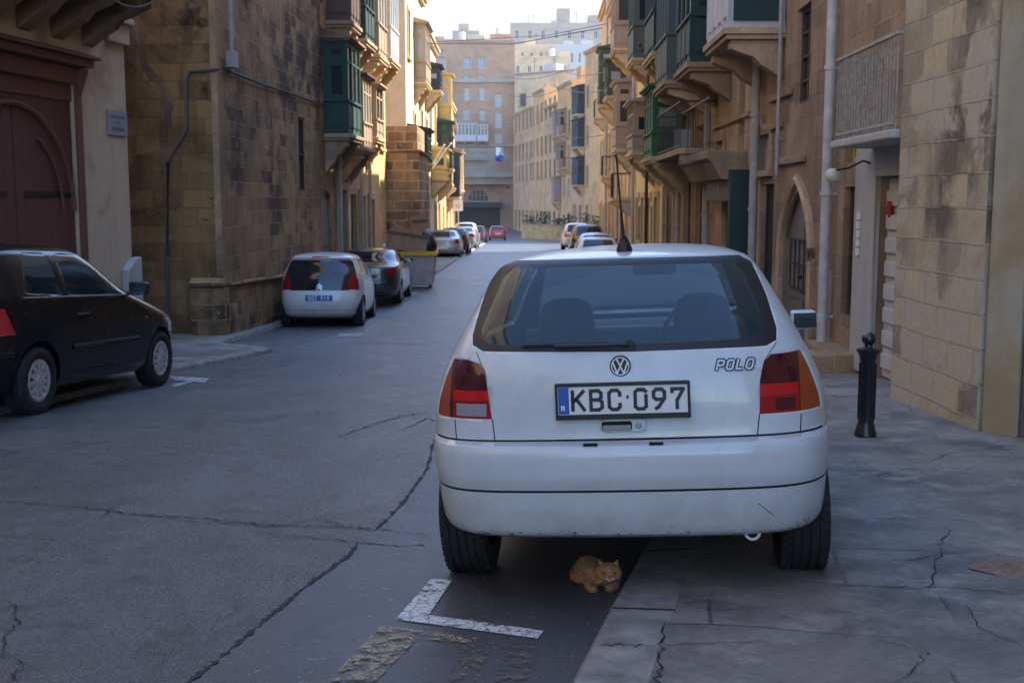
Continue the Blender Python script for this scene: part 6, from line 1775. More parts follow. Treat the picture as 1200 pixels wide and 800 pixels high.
m = h.mb(); u_, z_ = f.uz(911, 286, .05); m.box(u_ - .11, u_ + .11, .003, .03, z_ - .20, z_ + .2); o = m.build('notice_board', M['marble'], h.root)
m = h.mb(); m.box(u_ - .08, u_ + .08, .031, .034, z_ + .02, z_ + .15); m.box(u_ - .06, u_ + .07, .031, .034, z_ - .12, z_ - .05); m.build('notice_print', M['plate_blue'], o)
m = h.mb()
for (x0, x1, yy) in ((945, 912, 188), (918, 888, 150), (930, 905, 112)):
    u0, u1 = sorted((U(x0, yy), U(x1, yy))); z = Z((x0 + x1) / 2, yy); m.box(u0, u1, .003, .07, z - .05, z + .05)
m.build('string_course', M['stone_right'], h.root, bevel=.015)
h.window((U(904, 180), U(893, 180), Z(898, 200), Z(898, 158)), 'white_paint', 'pane', 2, 2)
h.drainpipe(U(918, 150), Z(918, 205), 13, .03, 'pipe', .08)
h.drainpipe(f.len - .15, gz - .05, 13, .07, 'pipe', .14)
h.finish(False)
# shop with green shutter, white framed balcony above
h = House('house', 'tan house with the white fronted dark box balcony above a green shop box', (RX(19.0), 19.0), (RX(24.6), 24.6), 1, 18, 'stone_right_b', depth=7)
f = h.f; gz = g(21) + .06
U = lambda px, py=250, n=0: f.uz(px, py, n)[0]; Z = lambda px, py, n=0: f.uz(px, py, n)[1]
p = .85
o = h.gallarija(f.uz(829, 20, p)[0] - 2.1, f.uz(829, 20, p)[0], Z(840, 44, p), Z(840, 44, p) + 2.6, p, 'white_paint', 'pane_blue', 4, corb=2, base='stone_right_b', corb_h=.38)
m = h.mb(); uA = f.uz(829, 20, p)[0] - 2.1; zb_ = Z(840, 44, p); m.box(uA - .04, uA - .008, .05, p - .08, zb_ + .1, zb_ + 2.4); m.build('side_shutter', M['green_black'], h.root)
# shop box: sign cabinet and shutter set in a projecting frame
us0, us1 = U(879, 240), U(846, 240)
sh = (us0 + .25, us1, gz, Z(860, 236)); h.hole(sh)
m = h.mb(); m.box(sh[0] + .01, sh[1] - .01, -.15, -.1, sh[2], sh[3])
zz = sh[2]
while zz < sh[3] - .1: m.box(sh[0] + .01, sh[1] - .01, -.1, -.088, zz + .02, zz + .09); zz += .11
m.build('roller_shutter', M['shop_green'], h.root)
m = h.mb(); m.box(sh[0] + .0, sh[1] + .1, .003, .30, sh[3], Z(860, 203)); o = m.build('sign_box', M['shop_green'], h.root, bevel=.015)
m = h.mb(); um = (sh[0] + sh[1]) / 2; m.box(um - .06, um + .06, .302, .306, sh[3] + .15, sh[3] + .5); m.build('sign_print', M['tan_paint'], o)
m = h.mb(); m.box(us0 + .02, us0 + .24, .003, .34, gz, Z(870, 200)); m.build('awning_panel', M['green_black'], h.root, bevel=.01)
h.window((U(873, 130), U(866, 130), Z(869, 178), Z(869, 60)), 'stone_trim' if False else 'tan_paint', 'pane', 1, 2, surround=False, deep=.12)
h.window((U(849, 185), U(841, 185), Z(845, 200), Z(845, 166)), 'white_paint', 'pane_pale', 1, 2)
m = h.mb(); u0, u1 = U(880, 150), U(838, 150); m.box(u0, u1, .003, .06, Z(858, 142) - .04, Z(858, 142) + .04); m.build('string_course', M['stone_trim'], h.root, bevel=.01)
h.drainpipe(U(836, 180), gz, 9.5, .075, 'pipe', .14)
h.finish(False)
# stone balcony, green balcony
h = House('house', 'tan house with a dark green box balcony above a plain stone balcony', (RX(24.6), 24.6), (RX(29.0), 29.0), 1, 18.5, 'stone_right_b', depth=7)
f = h.f; gz = g(27) + .06
U = lambda px, py=250, n=0: f.uz(px, py, n)[0]; Z = lambda px, py, n=0: f.uz(px, py, n)[1]
p = .8; ue = f.uz(793, 60, p)[0]
h.gallarija(ue - 2.1, ue, Z(806, 75, p), Z(806, 75, p) + 2.5, p, 'green_black', 'pane', 3, corb=2, corb_h=.36)
m = h.mb(); u0, u1 = f.uz(828, 190, .7)[0], f.uz(795, 190, .7)[0]; zt = Z(812, 181, .7)
m.prism([(.004, zt), (.7, zt), (.7, zt - .14), (.62, zt - .2), (.45, zt - .5), (.004, zt - .55)], u0, u1, 'x'); o = m.build('balcony', M['stone_right'], h.root, bevel=.02)
m = h.mb()
for k in range(12):
    u = u0 + .05 + (u1 - u0 - .1) * k / 11; m.box(u - .004, u + .004, .645, .653, zt, zt + .9)
m.box(u0 + .03, u1 - .03, .63, .665, zt + .9, zt + .93); m.build('railing', M['iron'], o)
h.window((U(827, 150), U(818, 150), Z(822, 180), Z(822, 148)), 'tan_paint', 'pane_pale', 1, 2)
h.window((U(812, 150), U(805, 150), Z(808, 172), Z(808, 110)), 'tan_paint', 'pane', 1, 3)
h.door((U(829, 250), U(817, 250), gz, Z(823, 200)), 'door_dark', 2, 3); h.door((U(812, 250), U(803, 250), gz, Z(808, 205)), 'door_brown', 1, 3)
h.finish(False)
h = House('house', 'house with grey green box balcony above a balcony with iron railings', (RX(29.0), 29.0), (RX(34.0), 34.0), 1, 17, 'stone_gold', depth=7, trim='stone_right_b')
f = h.f; gz = g(31) + .06
U = lambda px, py=250, n=0: f.uz(px, py, n)[0]; Z = lambda px, py, n=0: f.uz(px, py, n)[1]
p = .85; ue = f.uz(769, 60, p)[0]
h.gallarija(ue - 2.3, ue, Z(785, 90, p), Z(785, 90, p) + 2.8, p, 'shop_green', 'pane_blue', 4, corb=2, corb_h=.36)
u0, u1 = f.uz(795, 160, .8)[0], f.uz(768, 160, .8)[0]
o = h.open_balcony(u0, u1, Z(783, 178, .8), .8, .95, 'iron', .14, corb=2)
m = h.mb(); m.box((u0 + u1) / 2 - .02, (u0 + u1) / 2 + .02, .25, .62, Z(783, 176, .8), Z(783, 150, .8)); m.build('hanging_cloth', M['pane_pale'], o)
h.door((U(790, 220), U(779, 220), gz, Z(784, 192)), 'door_brown', 1, 3, fan=True); h.door((U(800, 240), U(794, 240), gz, Z(797, 200)), 'door_grey', 1, 3)
h.window((U(790, 140), U(782, 140), Z(786, 174), Z(786, 118)), 'brown_paint', 'pane', 2, 3)
h.drainpipe(.2, gz, 12, .05)
h.finish(False)
h = House('house', 'yellow stone house with the bright green box balcony behind the red pole', (RX(34.0), 34.0), (RX(43.0), 43.0), 1, 12.0, 'plaster_yellow', depth=8, trim='trim_gold')
f = h.f; gz = g(38) + .06
U = lambda px, py=250, n=0: f.uz(px, py, n)[0]; Z = lambda px, py, n=0: f.uz(px, py, n)[1]
p = .85
ue = f.uz(748, 150, p)[0]; uS = f.uz(757, 150, p)[0]
h.gallarija(uS - 1.6, uS + .5, Z(757, 186, p), Z(757, 108, p), p, 'green', 'pane_pale', 3, corb=2, base='trim_gold')
ub = f.uz(735, 140, p)[0]; h.gallarija(ub - 2.2, ub, Z(742, 178, p), Z(742, 118, p), p, 'tan_paint', 'pane', 3, corb=2, base='trim_gold')
h.gallarija(uS - 1.7, uS + .7, Z(757, 72, p), Z(757, 72, p) + 2.9, p, 'green_dark', 'pane_blue', 4, corb=3, base='trim_gold')
h.gallarija(ub - 2.0, ub, Z(742, 68, p), Z(742, 68, p) + 2.7, p, 'shop_green', 'pane', 3, corb=2, base='trim_gold')
for k, mm in ((.9, 'door_brown'), (3.2, 'tan_paint'), (5.4, 'door_dark'), (7.5, 'tan_paint')): h.door((k, k + 1.0, gz, gz + 2.7), mm, 2, 3, fan=True)
for k in (2.2, 4.4, 6.6): h.window((k, k + .7, gz + 1.2, gz + 2.4), 'tan_paint', 'pane_pale')
h.finish(False)
pr = at(757, 262, 33.4); 
m = MB(); tp_ = at(757.5, 58, 33.4)
m.tube([(pr.x, 33.4, g(33.4)), (pr.x, 33.4, tp_.z)], .055, 10, r2=.04); pole = m.build('lamp_post', M['iron_red'], None, smooth=True); tag(pole, 'tall thin rust red pole in front of the bright green box balcony', 'pole')
m = MB()
for k in range(7):
    a_ = 2 * math.pi * k / 7; e = Vector((pr.x + .28 * math.cos(a_), 33.4 + .28 * math.sin(a_), tp_.z + .12)); m.tube([(pr.x, 33.4, tp_.z - .06), (pr.x + .2 * math.cos(a_), 33.4 + .2 * math.sin(a_), tp_.z - .04), e], .014, 6); m.ball(tuple(e), .05, 8)
m.build('lamp_crown', M['iron_red'], pole, smooth=True)
specs = [
 ('golden house with an olive green box balcony high under the eaves', 43.0, 51.5, 11.6, 'stone_gold', 21, 3, 3),
 ('ochre house with stacked balconies, next after the one with the olive balcony', 51.5, 60.0, 11.2, 'stone_gold_b', 33, 3, 3),
 ('pale golden house at the bend of the right row', 60.0, 68.0, 12.2, 'stone_gold', 37, 3, 3),
]
for lab, ya, yb, hh, mt, sd_, fl, cl in specs:
    h = House('house', lab, (RX(ya), ya), (RX(yb), yb), 1, hh, mt, depth=8, trim='trim_gold')
    f = h.f
    if ya == 43.0:
        p = .8; h.gallarija(5.2, 7.2, f.uz(714, 108, p)[1], f.uz(714, 66, p)[1], p, 'green_olive', 'pane_pale', 3, corb=2)
        h.gallarija(1.0, 3.0, f.uz(728, 40, p)[1], f.uz(728, 40, p)[1] + 2.5, p, 'tan_paint', 'pane', 3, corb=2)
        o = h.open_balcony(1.2, 3.0, f.uz(720, 232, p)[1], .8, .95, 'iron', .14)
        h.gallarija(1.0, 2.9, 3.6, 6.1, .7, 'tan_paint', 'pane', 3, corb=2)
        for k in (3.7, 7.6): h.window((k, k + .9, 3.9, 5.8), 'brown_paint', 'pane', shutters='tan_paint')
        h.window((5.5, 6.4, 3.4, 5.4), 'green_dark', 'pane')
        for k, mm in ((.8, 'door_brown'), (3.8, 'tan_paint'), (6.6, 'door_dark')): h.door((k, k + 1.0, g(47) + .06, g(47) + 2.7), mm, 2, 3)
    else:
        h.auto(fl + 1, cl, sd_, z_base=g((ya + yb) / 2) + .06, fh=3.4, gal=.38, mats=('tan_paint', 'tan_paint', 'green_olive', 'white_paint'))
    h.drainpipe(.15, g(ya), hh - .3, .06)
    h.finish()
# far right row, fronts turned towards the camera beyond the bend
far = [
 ('cream house with three navy blue window boxes one above another', (9.6, 96), (6.9, 111), 15.6, 'stone_far', None),
 ('narrow tan house beside the cream one with navy blue window boxes', (6.9, 111.2), (6.0, 117), 12.4, 'stone_far_b', 41),
 ('narrow ochre house with an open terrace, third in the far right row', (6.0, 117.2), (4.9, 125), 13.7, 'stone_far', 43),
 ('honey coloured house in the middle of the far right row', (4.9, 125.2), (3.7, 134), 12.2, 'stone_far_b', 47),
 ('tall narrow honey house just before the red shuttered one', (3.7, 134.2), (2.6, 142), 14.6, 'stone_far', 53),
 ('dusty pink house with bright red shutters ending the right row', (2.6, 142.2), (.2, 158), 13.2, 'stone_far_b', None),
]
for lab, P_, Q_, hh, mt, sd_ in far:
    h = House('house', lab, P_, Q_, 1, hh, mt, depth=10, trim='trim_gold')
    f = h.f
    if 'navy' in lab:
        for yy in (121, 159, 203):
            za = f.uz(680, yy + 14)[1]; u0 = f.uz(685, yy)[0]; 
            h.gallarija(u0, u0 + 2.4, za, za + 2.6, .7, 'blue_paint', 'pane', 2, corb=2)
        for k in range(4):
            for fl in range(4):
                z = g(100) + .9 + fl * 3.7
                if k < 2: h.window((1.2 + k * 2.4, 2.1 + k * 2.4, z + .4, z + 2.2), 'tan_paint', 'pane', shutters=['brown_paint', None][k % 2])
                elif k == 3: h.window((f.len - 1.6, f.len - .8, z + .4, z + 2.2), 'tan_paint', 'pane')
    elif 'red' in lab:
        for fl, zz in enumerate((148, 162 + 20, 206)):
            z = f.uz(604, zz + 7)[1]
            for k in range(5):
                u = 1.2 + k * 3.0; h.window((u, u + 1.0, z, z + 2.0), 'red_paint' if k > 2 else 'brown_paint', 'pane', shutters='red_paint' if k > 2 else None, surround=True)
        for k in range(5): h.door((1.2 + k * 3.0, 2.4 + k * 3.0, h.z0 + .2, h.z0 + 2.9), 'door_brown' if k % 2 else 'door_dark')
    else:
        h.auto(5, 3 if h.f.len > 7 else 2, sd_, z_base=h.z0 + .2, fh=3.4, gal=.45, mats=('tan_paint', 'brown_paint', 'tan_paint', 'tan_paint'), wm=('brown_paint', 'white_paint', 'brown_paint'))
    h.finish()
# ---- tall building closing the street
h = House('tower_block', 'tall pinkish brown building closing the street, white balcony across its middle', (-9.2, 168), (.4, 168), 0, 24.4, 'stone_pink', depth=14, trim='stone_grey', cat='building')
f = h.f
U = lambda px, py=150, n=0: f.uz(px, py, n)[0]; Z = lambda px, py, n=0: f.uz(px, py, n)[1]
for (xa, xb, ya, yb, pm) in ((544, 552, 67, 80, 'pane_blue'), (561, 569, 67, 80, 'pane_blue'), (544, 551, 88, 94, 'pane_blue'), (562, 568, 88, 94, 'pane_blue'), (544.5, 551, 103, 118, 'pane_pale'), (562, 568.5, 103, 118, 'pane_pale'),
                         (543, 551, 129, 141, 'pane_pale'), (562, 569, 129, 141, 'pane_pale'), (580, 588, 110, 126, 'pane_pale'), (580, 588, 132, 150, 'pane_pale'), (580, 588, 156, 168, 'pane_pale'), (539, 546, 191, 204, 'pane'), (556, 560, 193, 204, 'pane'), (562, 568, 192, 204, 'pane')):
    h.window((U(xa), U(xb), Z(565, yb), Z(565, ya)), 'white_paint', pm, 2, 2, surround=False, deep=.2)
m = h.mb()
for yy, hh in ((97, .5), (208, .8), (172, .3)): m.box(0, f.len, .004, .35, Z(565, yy), Z(565, yy) + hh)
m.build('string_course', M['stone_grey'], h.root, bevel=.03)
m = h.mb(); m.box(0, f.len, .004, .12, Z(565, 171), Z(565, 210)+.0 if False else Z(565, 213)); m2_ = None
m = h.mb(); m.box(-.02, U(580), .01, .10, Z(565, 206), Z(565, 173)); m.build('grey_render', M['stone_grey'], h.root)
h.gallarija(U(532, 155, 1.0), U(558, 155, 1.0), Z(545, 165, 1), Z(545, 145, 1), 1.0, 'white_paint', 'pane', 6, corb=3)
h.gallarija(U(559, 155, 1.0), U(572, 155, 1.0), Z(565, 165, 1), Z(565, 146, 1), 1.0, 'white_paint', 'pane', 3, corb=2)
o = h.open_balcony(U(534), U(572), Z(550, 144), .9, 1.0, 'iron', .25, corb=0)
o = h.open_balcony(U(541), U(572), Z(550, 187), .9, 1.0, 'iron', .25, corb=0)
o = h.open_balcony(U(530), U(596), Z(550, 215), 1.4, 1.1, 'iron_pale', .3, corb=4)
h.hole((U(534), U(586), g(160) - .1, Z(560, 243)))
m = h.mb(); m.box(U(534), U(586), -.34, -.30, g(160) - .1, Z(560, 243)); m.build('shopfront', M['door_dark'], h.root)
m = h.mb(); m.box(U(531), U(588), .004, 2.2, Z(560, 243), Z(560, 237)); m.build('dark_awning', M['plastic'], h.root)
ar = (U(548), U(572), Z(560, 236), Z(560, 222)); h.window(ar, 'white_paint', 'pane', 5, 2, surround=False); h.arch_fill(ar, ar[3] - ar[2] - .1)
h.finish()
h = House('house', 'low shaded grey building at street end, left of the tall pinkish one', (-22, 165), (-9.3, 166), 0, 22.0, 'stone_grey', depth=10, trim='stone_grey')
h.auto(5, 5, 61, z_base=g(160) + .2, fh=4.2, gal=.2, mats=('white_paint', 'tan_paint')); h.finish()
h = House('house', 'cream terrace house between the pinkish tower and the red shuttered house', (.5, 166), (9.0, 160), 0, 19.5, 'stone_pale', depth=10, trim='stone_grey')
h.auto(5, 4, 63, z_base=g(160) + .2, fh=4.0, gal=.3, mats=('white_paint', 'tan_paint')); h.finish()
# low wall with railings and the planting before the far houses
fw0, fw1 = (1.0, 121), (8.4, 101)
fwv = Fac(fw0, fw1, 0); 
o = empty('boundary_wall', (4, 112, g(112)), label='low brown stone wall with plants along its top at the far bend', cat='wall')
m = MB(fwv.M); m.box(0, fwv.len, -.3, .0, g(112) - .3, g(112) + 1.35); m.build('wall', M['stone_gold_b'], o)
m = MB(fwv.M); m.box(-.02, fwv.len + .02, -.34, .04, g(112) + 1.352, g(112) + 1.46); m.build('coping', M['stone_trim'], o)
rs = random.Random(9)
leafm = simple('plant foliage', (.045, .075, .03), .8, noise=.4, nscale=6)
for k in range(6):
    u = 1.2 + k * 3.4 + rs.uniform(-.5, .5); c_ = fwv.M @ Vector((u, -.6, g(112) + 1.3)); m = MB()
    hh = rs.uniform(.7, 1.5)
    for j in range(170):
        a_ = rs.uniform(0, 6.28); rr = rs.uniform(.0, .75) ; z = rs.uniform(-.5, hh)
        q_ = Vector((c_.x + rr * math.cos(a_), c_.y + rr * math.sin(a_), c_.z + z)); e1 = Vector((rs.uniform(-1, 1), rs.uniform(-1, 1), rs.uniform(-1, 1))).normalized() * .13; e2 = e1.cross(Vector((rs.uniform(-1, 1), rs.uniform(-1, 1), .3))).normalized() * .08
        m.add([q_ - e1, q_ + e2, q_ + e1, q_ - e2], [(0, 1, 2, 3)])
    pl = empty('shrub', (c_.x, c_.y, g(112)), label='small dark shrub over the low brown wall at the far bend, one of six alike', cat='shrub', group='shrubs behind the far low wall')
    m.build('foliage', leafm, pl, merge=False); m = MB(); m.tube([(c_.x, c_.y, g(112)), (c_.x + .05, c_.y, c_.z + hh * .6)], .04, 6); m.build('stem', M['door_brown'], pl)
# ---- hill of roofs behind
def block(name, label, px0, px1, py, Y, mt, depth=12, wins=(0, 0), base=0.0, cat='building'):
    a = at(px0, py, Y); b = at(px1, py, Y)
    h = House(name, label, (a.x, Y), (b.x, Y), 0, a.z, mt, depth=depth, trim='stone_grey', cat=cat)
    h.z0 = -2.5
    nx, nz_ = wins
    for i in range(nx):
        for j in range(nz_):
            w = h.f.len / nx; u = w * (i + .35); z = a.z - 3.2 - 4.2 * j
            h.window((u, u + min(1.2, w * .3), z, z + 1.7), 'white_paint', 'pane', 2, 2, surround=False)
    h.finish(False)
    return h
block('house', 'grey roofed block on the hill behind, left of the tall tower building', 488, 548, 46, 205, 'stone_pink', wins=(5, 2))
block('house', 'small cream rooftop cabin on the far left skyline', 530, 562, 36, 225, 'stone_grey', 8, (2, 1))
block('house', 'pale green grey rooftop house with a little window on the far left skyline', 548, 568, 41, 202, 'stone_pale', 6, (2, 1))
block('house', 'long flat roofed building crowning the hill on the right skyline', 598, 706, 27, 245, 'stone_grey', 14, (7, 2))
block('house', 'water tank tower standing on the long skyline building', 653, 668, 10, 247, 'stone_grey', 5, (0, 0))
block('house', 'small penthouse box at the right end of the skyline building', 690, 704, 18, 247, 'stone_grey', 5, (1, 1))
block('house', 'brown sloping house at the saddle of the skyline', 574, 600, 40, 235, 'stone_pink', 10, (2, 1))
block('house', 'cream terraces stepping up the hill in front of the long skyline building', 596, 650, 52, 215, 'stone_pale', 12, (5, 3))
block('house', 'white rooftop house with bluish glazing below the right skyline', 648, 702, 52, 210, 'plaster_white', 12, (6, 2))
block('house', 'beige terrace block low on the hill in front of the white rooftop house', 600, 668, 66, 190, 'stone_pale', 12, (5, 3))
hm = MB(); vs = []
for i in range(25):
    x = -160 + i * 13.3; vs += [(x, 195, -3), (x, 330, 22 + 4 * math.sin(i * .8)), (x, 420, 14)]
hm.add(vs, [[3 * i + k, 3 * i + k + 1, 3 * i + 4 + k, 3 * i + 3 + k] for i in range(24) for k in range(2)])
tag(hm.build('hill', M['hill'], smooth=True), kind='structure')
# unseen houses added only to shape the light: the street continues behind the camera
h = House('house', 'unseen limestone house added behind the viewpoint on the right to block light', (7.0, -23.9), (4.76, 6.58), 1, 18, 'stone_right', depth=7); h.auto(3, 4, 71, z_base=.6, fh=3.6); h.finish()
h = House('house', 'unseen limestone house added behind the viewpoint on the left to block light', (-8.5, -23.9), (-7.2, 6.9), -1, 15, 'stone_right_b', depth=7); h.auto(3, 5, 73, z_base=.6, fh=3.6); h.finish()

# ================================================================== STREET FURNITURE
# bollard
p = ground(1014, 511, KH); px_, py_ = p.x, p.y; zb_ = pz(px_, py_)
root = empty('bollard', (px_, py_, zb_), label='black cast iron bollard with a ball top on the right pavement', cat='bollard')
m = MB(); s = 1.0
BZ = .93
m.lathe([(r_, h_ * BZ) for r_, h_ in [(.078, 0), (.078, .035), (.070, .05), (.066, .085), (.058, .10), (.058, .115), (.056, .60), (.062, .612), (.062, .625), (.070, .655), (.085, .675), (.085, .69), (.045, .70), (.030, .705), (.028, .73), (.001, .731)]], (px_, py_, zb_), 'z', 28)
for k in range(10):
    a_ = 2 * math.pi * k / 10; x, y = px_ + .058 * math.cos(a_), py_ + .058 * math.sin(a_); m.tube([(x, y, zb_ + .13), (x, y, zb_ + .54)], .008, 6)
o = m.build('post', M['bollard'], root, smooth=True, angle=45)
m = MB(); m.ball((px_, py_, zb_ + .715), .050, 20); m.build('ball_top', M['bollard'], root, smooth=True)
# skip with rubbish
Yd = 35.2; xc_ = at(483, 300, Yd).x; gz = g(Yd)
root = empty('rubbish_skip', (xc_, Yd, gz), label='pinkish grey rubbish container with a yellow lid, piled with boxes', cat='rubbish container')
m = MB(); hw = .70
m.add([(xc_ - hw * .86, Yd + .1, gz + .08), (xc_ + hw * .86, Yd + .1, gz + .08), (xc_ + hw * .86, Yd + .95, gz + .08), (xc_ - hw * .86, Yd + .95, gz + .08),
       (xc_ - hw, Yd, gz + 1.05), (xc_ + hw, Yd, gz + 1.05), (xc_ + hw, Yd + 1.05, gz + 1.05), (xc_ - hw, Yd + 1.05, gz + 1.05)], [(0, 3, 2, 1), (0, 1, 5, 4), (1, 2, 6, 5), (2, 3, 7, 6), (3, 0, 4, 7)])
b_ = m.build('container', M['skip_body'], root, bevel=.04)
m = MB(); m.box(xc_ - hw - .05, xc_ + hw + .05, Yd - .06, Yd + 1.08, gz + .98, gz + 1.12); m.build('rim', M['skip_lid'], root, bevel=.02)
m = MB(); m.prism([(Yd + .3, gz + 1.125), (Yd + 1.12, gz + 1.125), (Yd + 1.14, gz + 1.22), (Yd + .34, gz + 1.16)], xc_ - hw - .04, xc_ + hw + .04, 'x'); m.build('lid', M['skip_lid'], root, bevel=.02)
for sx_ in (-1, 1):
    for dy in (.2, .85):
        m = MB(); m.lathe([(.08, -.03), (.09, -.02), (.09, .02), (.08, .03)], (xc_ + sx_ * .52, Yd + dy, gz + .09), 'x', 14); m.build('wheel', M['rubber'], root, smooth=True)
def carton(label, c, size, rot, mat='cardboard', flaps=True):
    o = empty('cardboard_box', c, rot, label, 'cardboard box', None)
    m = MB(); w, d, h_ = size; t = .012
    m.box(-w / 2, w / 2, -d / 2, -d / 2 + t, 0, h_); m.box(-w / 2, w / 2, d / 2 - t, d / 2, 0, h_); m.box(-w / 2, -w / 2 + t, -d / 2 + t, d / 2 - t, 0, h_); m.box(w / 2 - t, w / 2, -d / 2 + t, d / 2 - t, 0, h_); m.box(-w / 2, w / 2, -d / 2, d / 2, -t, 0)
    m.build('walls', M[mat], o, local=True)
    if flaps:
        m = MB(); m.add([(-w / 2, -d / 2, h_), (w / 2, -d / 2, h_), (w / 2, -d / 2 - .12, h_ + .12), (-w / 2, -d / 2 - .12, h_ + .12)], [(0, 1, 2, 3)]); m.add([(-w / 2, d / 2, h_), (w / 2, d / 2, h_), (w / 2, d / 2 - .05, h_ + .18), (-w / 2, d / 2 - .05, h_ + .18)], [(0, 1, 2, 3)])
        q = m.build('flap', M[mat], o, local=True); sm = q.modifiers.new('t', 'SOLIDIFY'); sm.thickness = .008
    return o
carton('long flat brown cardboard box lying across the rubbish container', (xc_ - .18, Yd + .35, gz + 1.17), (1.25, .7, .42), (R(2), R(9), R(-4)))
carton('smaller upright cardboard box behind the long flat one on the rubbish container', (xc_ + .22, Yd + .8, gz + 1.25), (.5, .4, .75), (R(4), R(-6), R(12)))
def lump(name, label, cat, c, r, sc, mat, seed, rot=(0, 0, 0)):
    bm = bmesh.new(); bmesh.ops.create_icosphere(bm, subdivisions=3, radius=r); rs = random.Random(seed)
    from mathutils import noise as mn
    for v in bm.verts:
        n_ = mn.noise(v.co * 5 + Vector((seed, 0, 0))); v.co *= 1 + .28 * n_; v.co.x *= sc[0]; v.co.y *= sc[1]; v.co.z *= sc[2]
    o = link_bm(bm, name, M[mat], None, True, angle=60); o.location = c; o.rotation_euler = rot; tag(o, label, cat); return o
lump('rubbish_bag', 'shiny black rubbish bag sagging over the right end of the container', 'rubbish bag', (xc_ + .50, Yd + .3, gz + 1.42), .30, (.7, .9, 1.25), 'bag', 3, (0, R(-18), 0))
lump('rubbish_bag', 'pale crumpled bag tucked at the left end of the container', 'rubbish bag', (xc_ - .80, Yd + .25, gz + 1.22), .17, (1, 1, .8), 'plate_white', 6)
m = MB(); m.box(-.03, .03, -.02, .02, -.5, .5); o = m.build('wooden_plank', M['cardboard']); o.location = (xc_ - .25, Yd + .75, gz + 1.72); o.rotation_euler = (0, R(-58), 0); tag(o, 'thin wooden plank sticking up out of the rubbish container', 'plank')
# road sign
p = at(537, 266, 73); root = empty('road_sign', (p.x, 73, g(73) + .1), label='small square pinkish white sign on a thin post by the far left cars', cat='road sign')
zt = at(537, 234, 73).z
m = MB(); m.tube([(p.x, 73, g(73)), (p.x, 73, zt)], .04, 8); m.build('post', M['pipe'], root, smooth=True)
m = MB(); hs = .30; m.prism(rrect(p.x - hs, p.x + hs, zt - .72, zt - .02, .05), 72.93, 72.955, 'y'); o = m.build('sign_plate', M['plate_white'], root)
m = MB(); zc_ = zt - .38; m.lathe([(.13, 0), (.13, -.006), (.10, -.006), (.10, 0)], (p.x, 72.926, zc_), 'y', 24, False); m.build('sign_ring', M['red_paint'], o)
# overhead cables
def cable(label, pts, r=.018, sag=.0):
    P = [at(*q) for q in pts]; out_ = []
    for a, b in zip(P, P[1:]):
        for k in range(8):
            t = k / 8; q = a.lerp(b, t); q.z -= sag * math.sin(math.pi * t); out_.append(q)
    out_.append(P[-1]); m = MB(); m.tube(out_, r, 5); o = m.build('overhead_cable', M['cable_grey'], smooth=True); tag(o, label, 'cable', 'cables across the street')
cable('highest overhead cable, running nearly level across the sky end of the street', [(472, 51, 50), (600, 52, 50), (706, 33, 50)], .02)
cable('overhead cable sagging past the pink tower roof, second from the top', [(497, 50, 58), (640, 42, 58), (712, 28, 58)], .018)
cable('overhead cable at mid height in front of the far right row', [(597, 112, 80), (660, 104, 75), (735, 98, 44)], .018, .3)
cable('overhead cable lower down between the far right row and the green balcony', [(592, 90, 80), (660, 84, 70), (726, 78, 47)], .018, .3)
cable('lowest overhead cable, running left from the iron railed balcony', [(650, 160, 60), (710, 158, 45), (769, 159, 32)], .014, .1)
# flag poles from the left row
for i, (a_, b_) in enumerate((((507, 198), (529, 168)), ((508, 192), (521, 170)))):
    A_ = at(a_[0], a_[1], 52); B_ = at(b_[0], b_[1], 50.5); m = MB(); m.tube([A_, B_], .045, 6); o = m.build('flag_pole', M['white_paint'], smooth=True); tag(o, ['longer', 'shorter'][i] + ' of two bare white poles slanting out from the yellow box balcony', 'pole')
# flag on the right far house
A_ = at(590, 176, 150); root = empty('flag', tuple(A_), label='white and blue flag hanging from a slanted pole before the pink tower', cat='flag')
m = MB(); m.tube([at(600, 196, 152), at(588, 172, 149)], .05, 6); m.build('flag_pole', M['white_paint'], root)
m = MB(); n = 8; vs = []
for k in range(n + 1):
    for j in range(5):
        q = at(581 + 9 * j / 4, 172 + 16 * k / n + j * .6, 149.5); q.y += .2 * math.sin(j * 1.7 + k * .6); vs.append(q)
fs = [[k * 5 + j, k * 5 + j + 1, (k + 1) * 5 + j + 1, (k + 1) * 5 + j] for k in range(n) for j in range(4)]
m.add(vs, fs); o = m.build('flag_cloth', [M['plate_white'], M['plate_blue']], root, smooth=True)
for i, pl in enumerate(o.data.polygons):
    if pl.center.z < (WM[root].inverted() @ at(586, 182, 149.5)).z: pl.material_index = 1
o.modifiers.new('t', 'SOLIDIFY').thickness = .02
# ================================================================== CAT
def skin_body(name, pts, edges, radii, root_i, mat, parent, sub=2, loc=(0, 0, 0), label=None):
    me = bpy.data.meshes.new(name); me.from_pydata(pts, edges, []); o = bpy.data.objects.new(name, me); col.objects.link(o)
    KIDS[o] = []; WM[o] = WM.get(parent, Matrix.Identity(4))
    if parent: o.parent = parent; KIDS[parent].append(o)
    sk = o.modifiers.new('skin', 'SKIN'); sk.use_smooth_shade = True
    for i, r_ in enumerate(radii):
        v = me.skin_vertices[0].data[i]; v.radius = (r_, r_) if not isinstance(r_, tuple) else r_; v.use_root = (i == root_i)
    ss = o.modifiers.new('sub', 'SUBSURF'); ss.levels = sub; ss.render_levels = sub
    me.materials.append(mat); return o
N = NG('ginger fur'); v_ = obj_vec(N)
w_ = N.n('ShaderNodeTexWave'); w_.inputs['Scale'].default_value = 26; w_.inputs['Distortion'].default_value = 5; w_.inputs['Detail'].default_value = 3; N.l(v_, w_.inputs['Vector'])
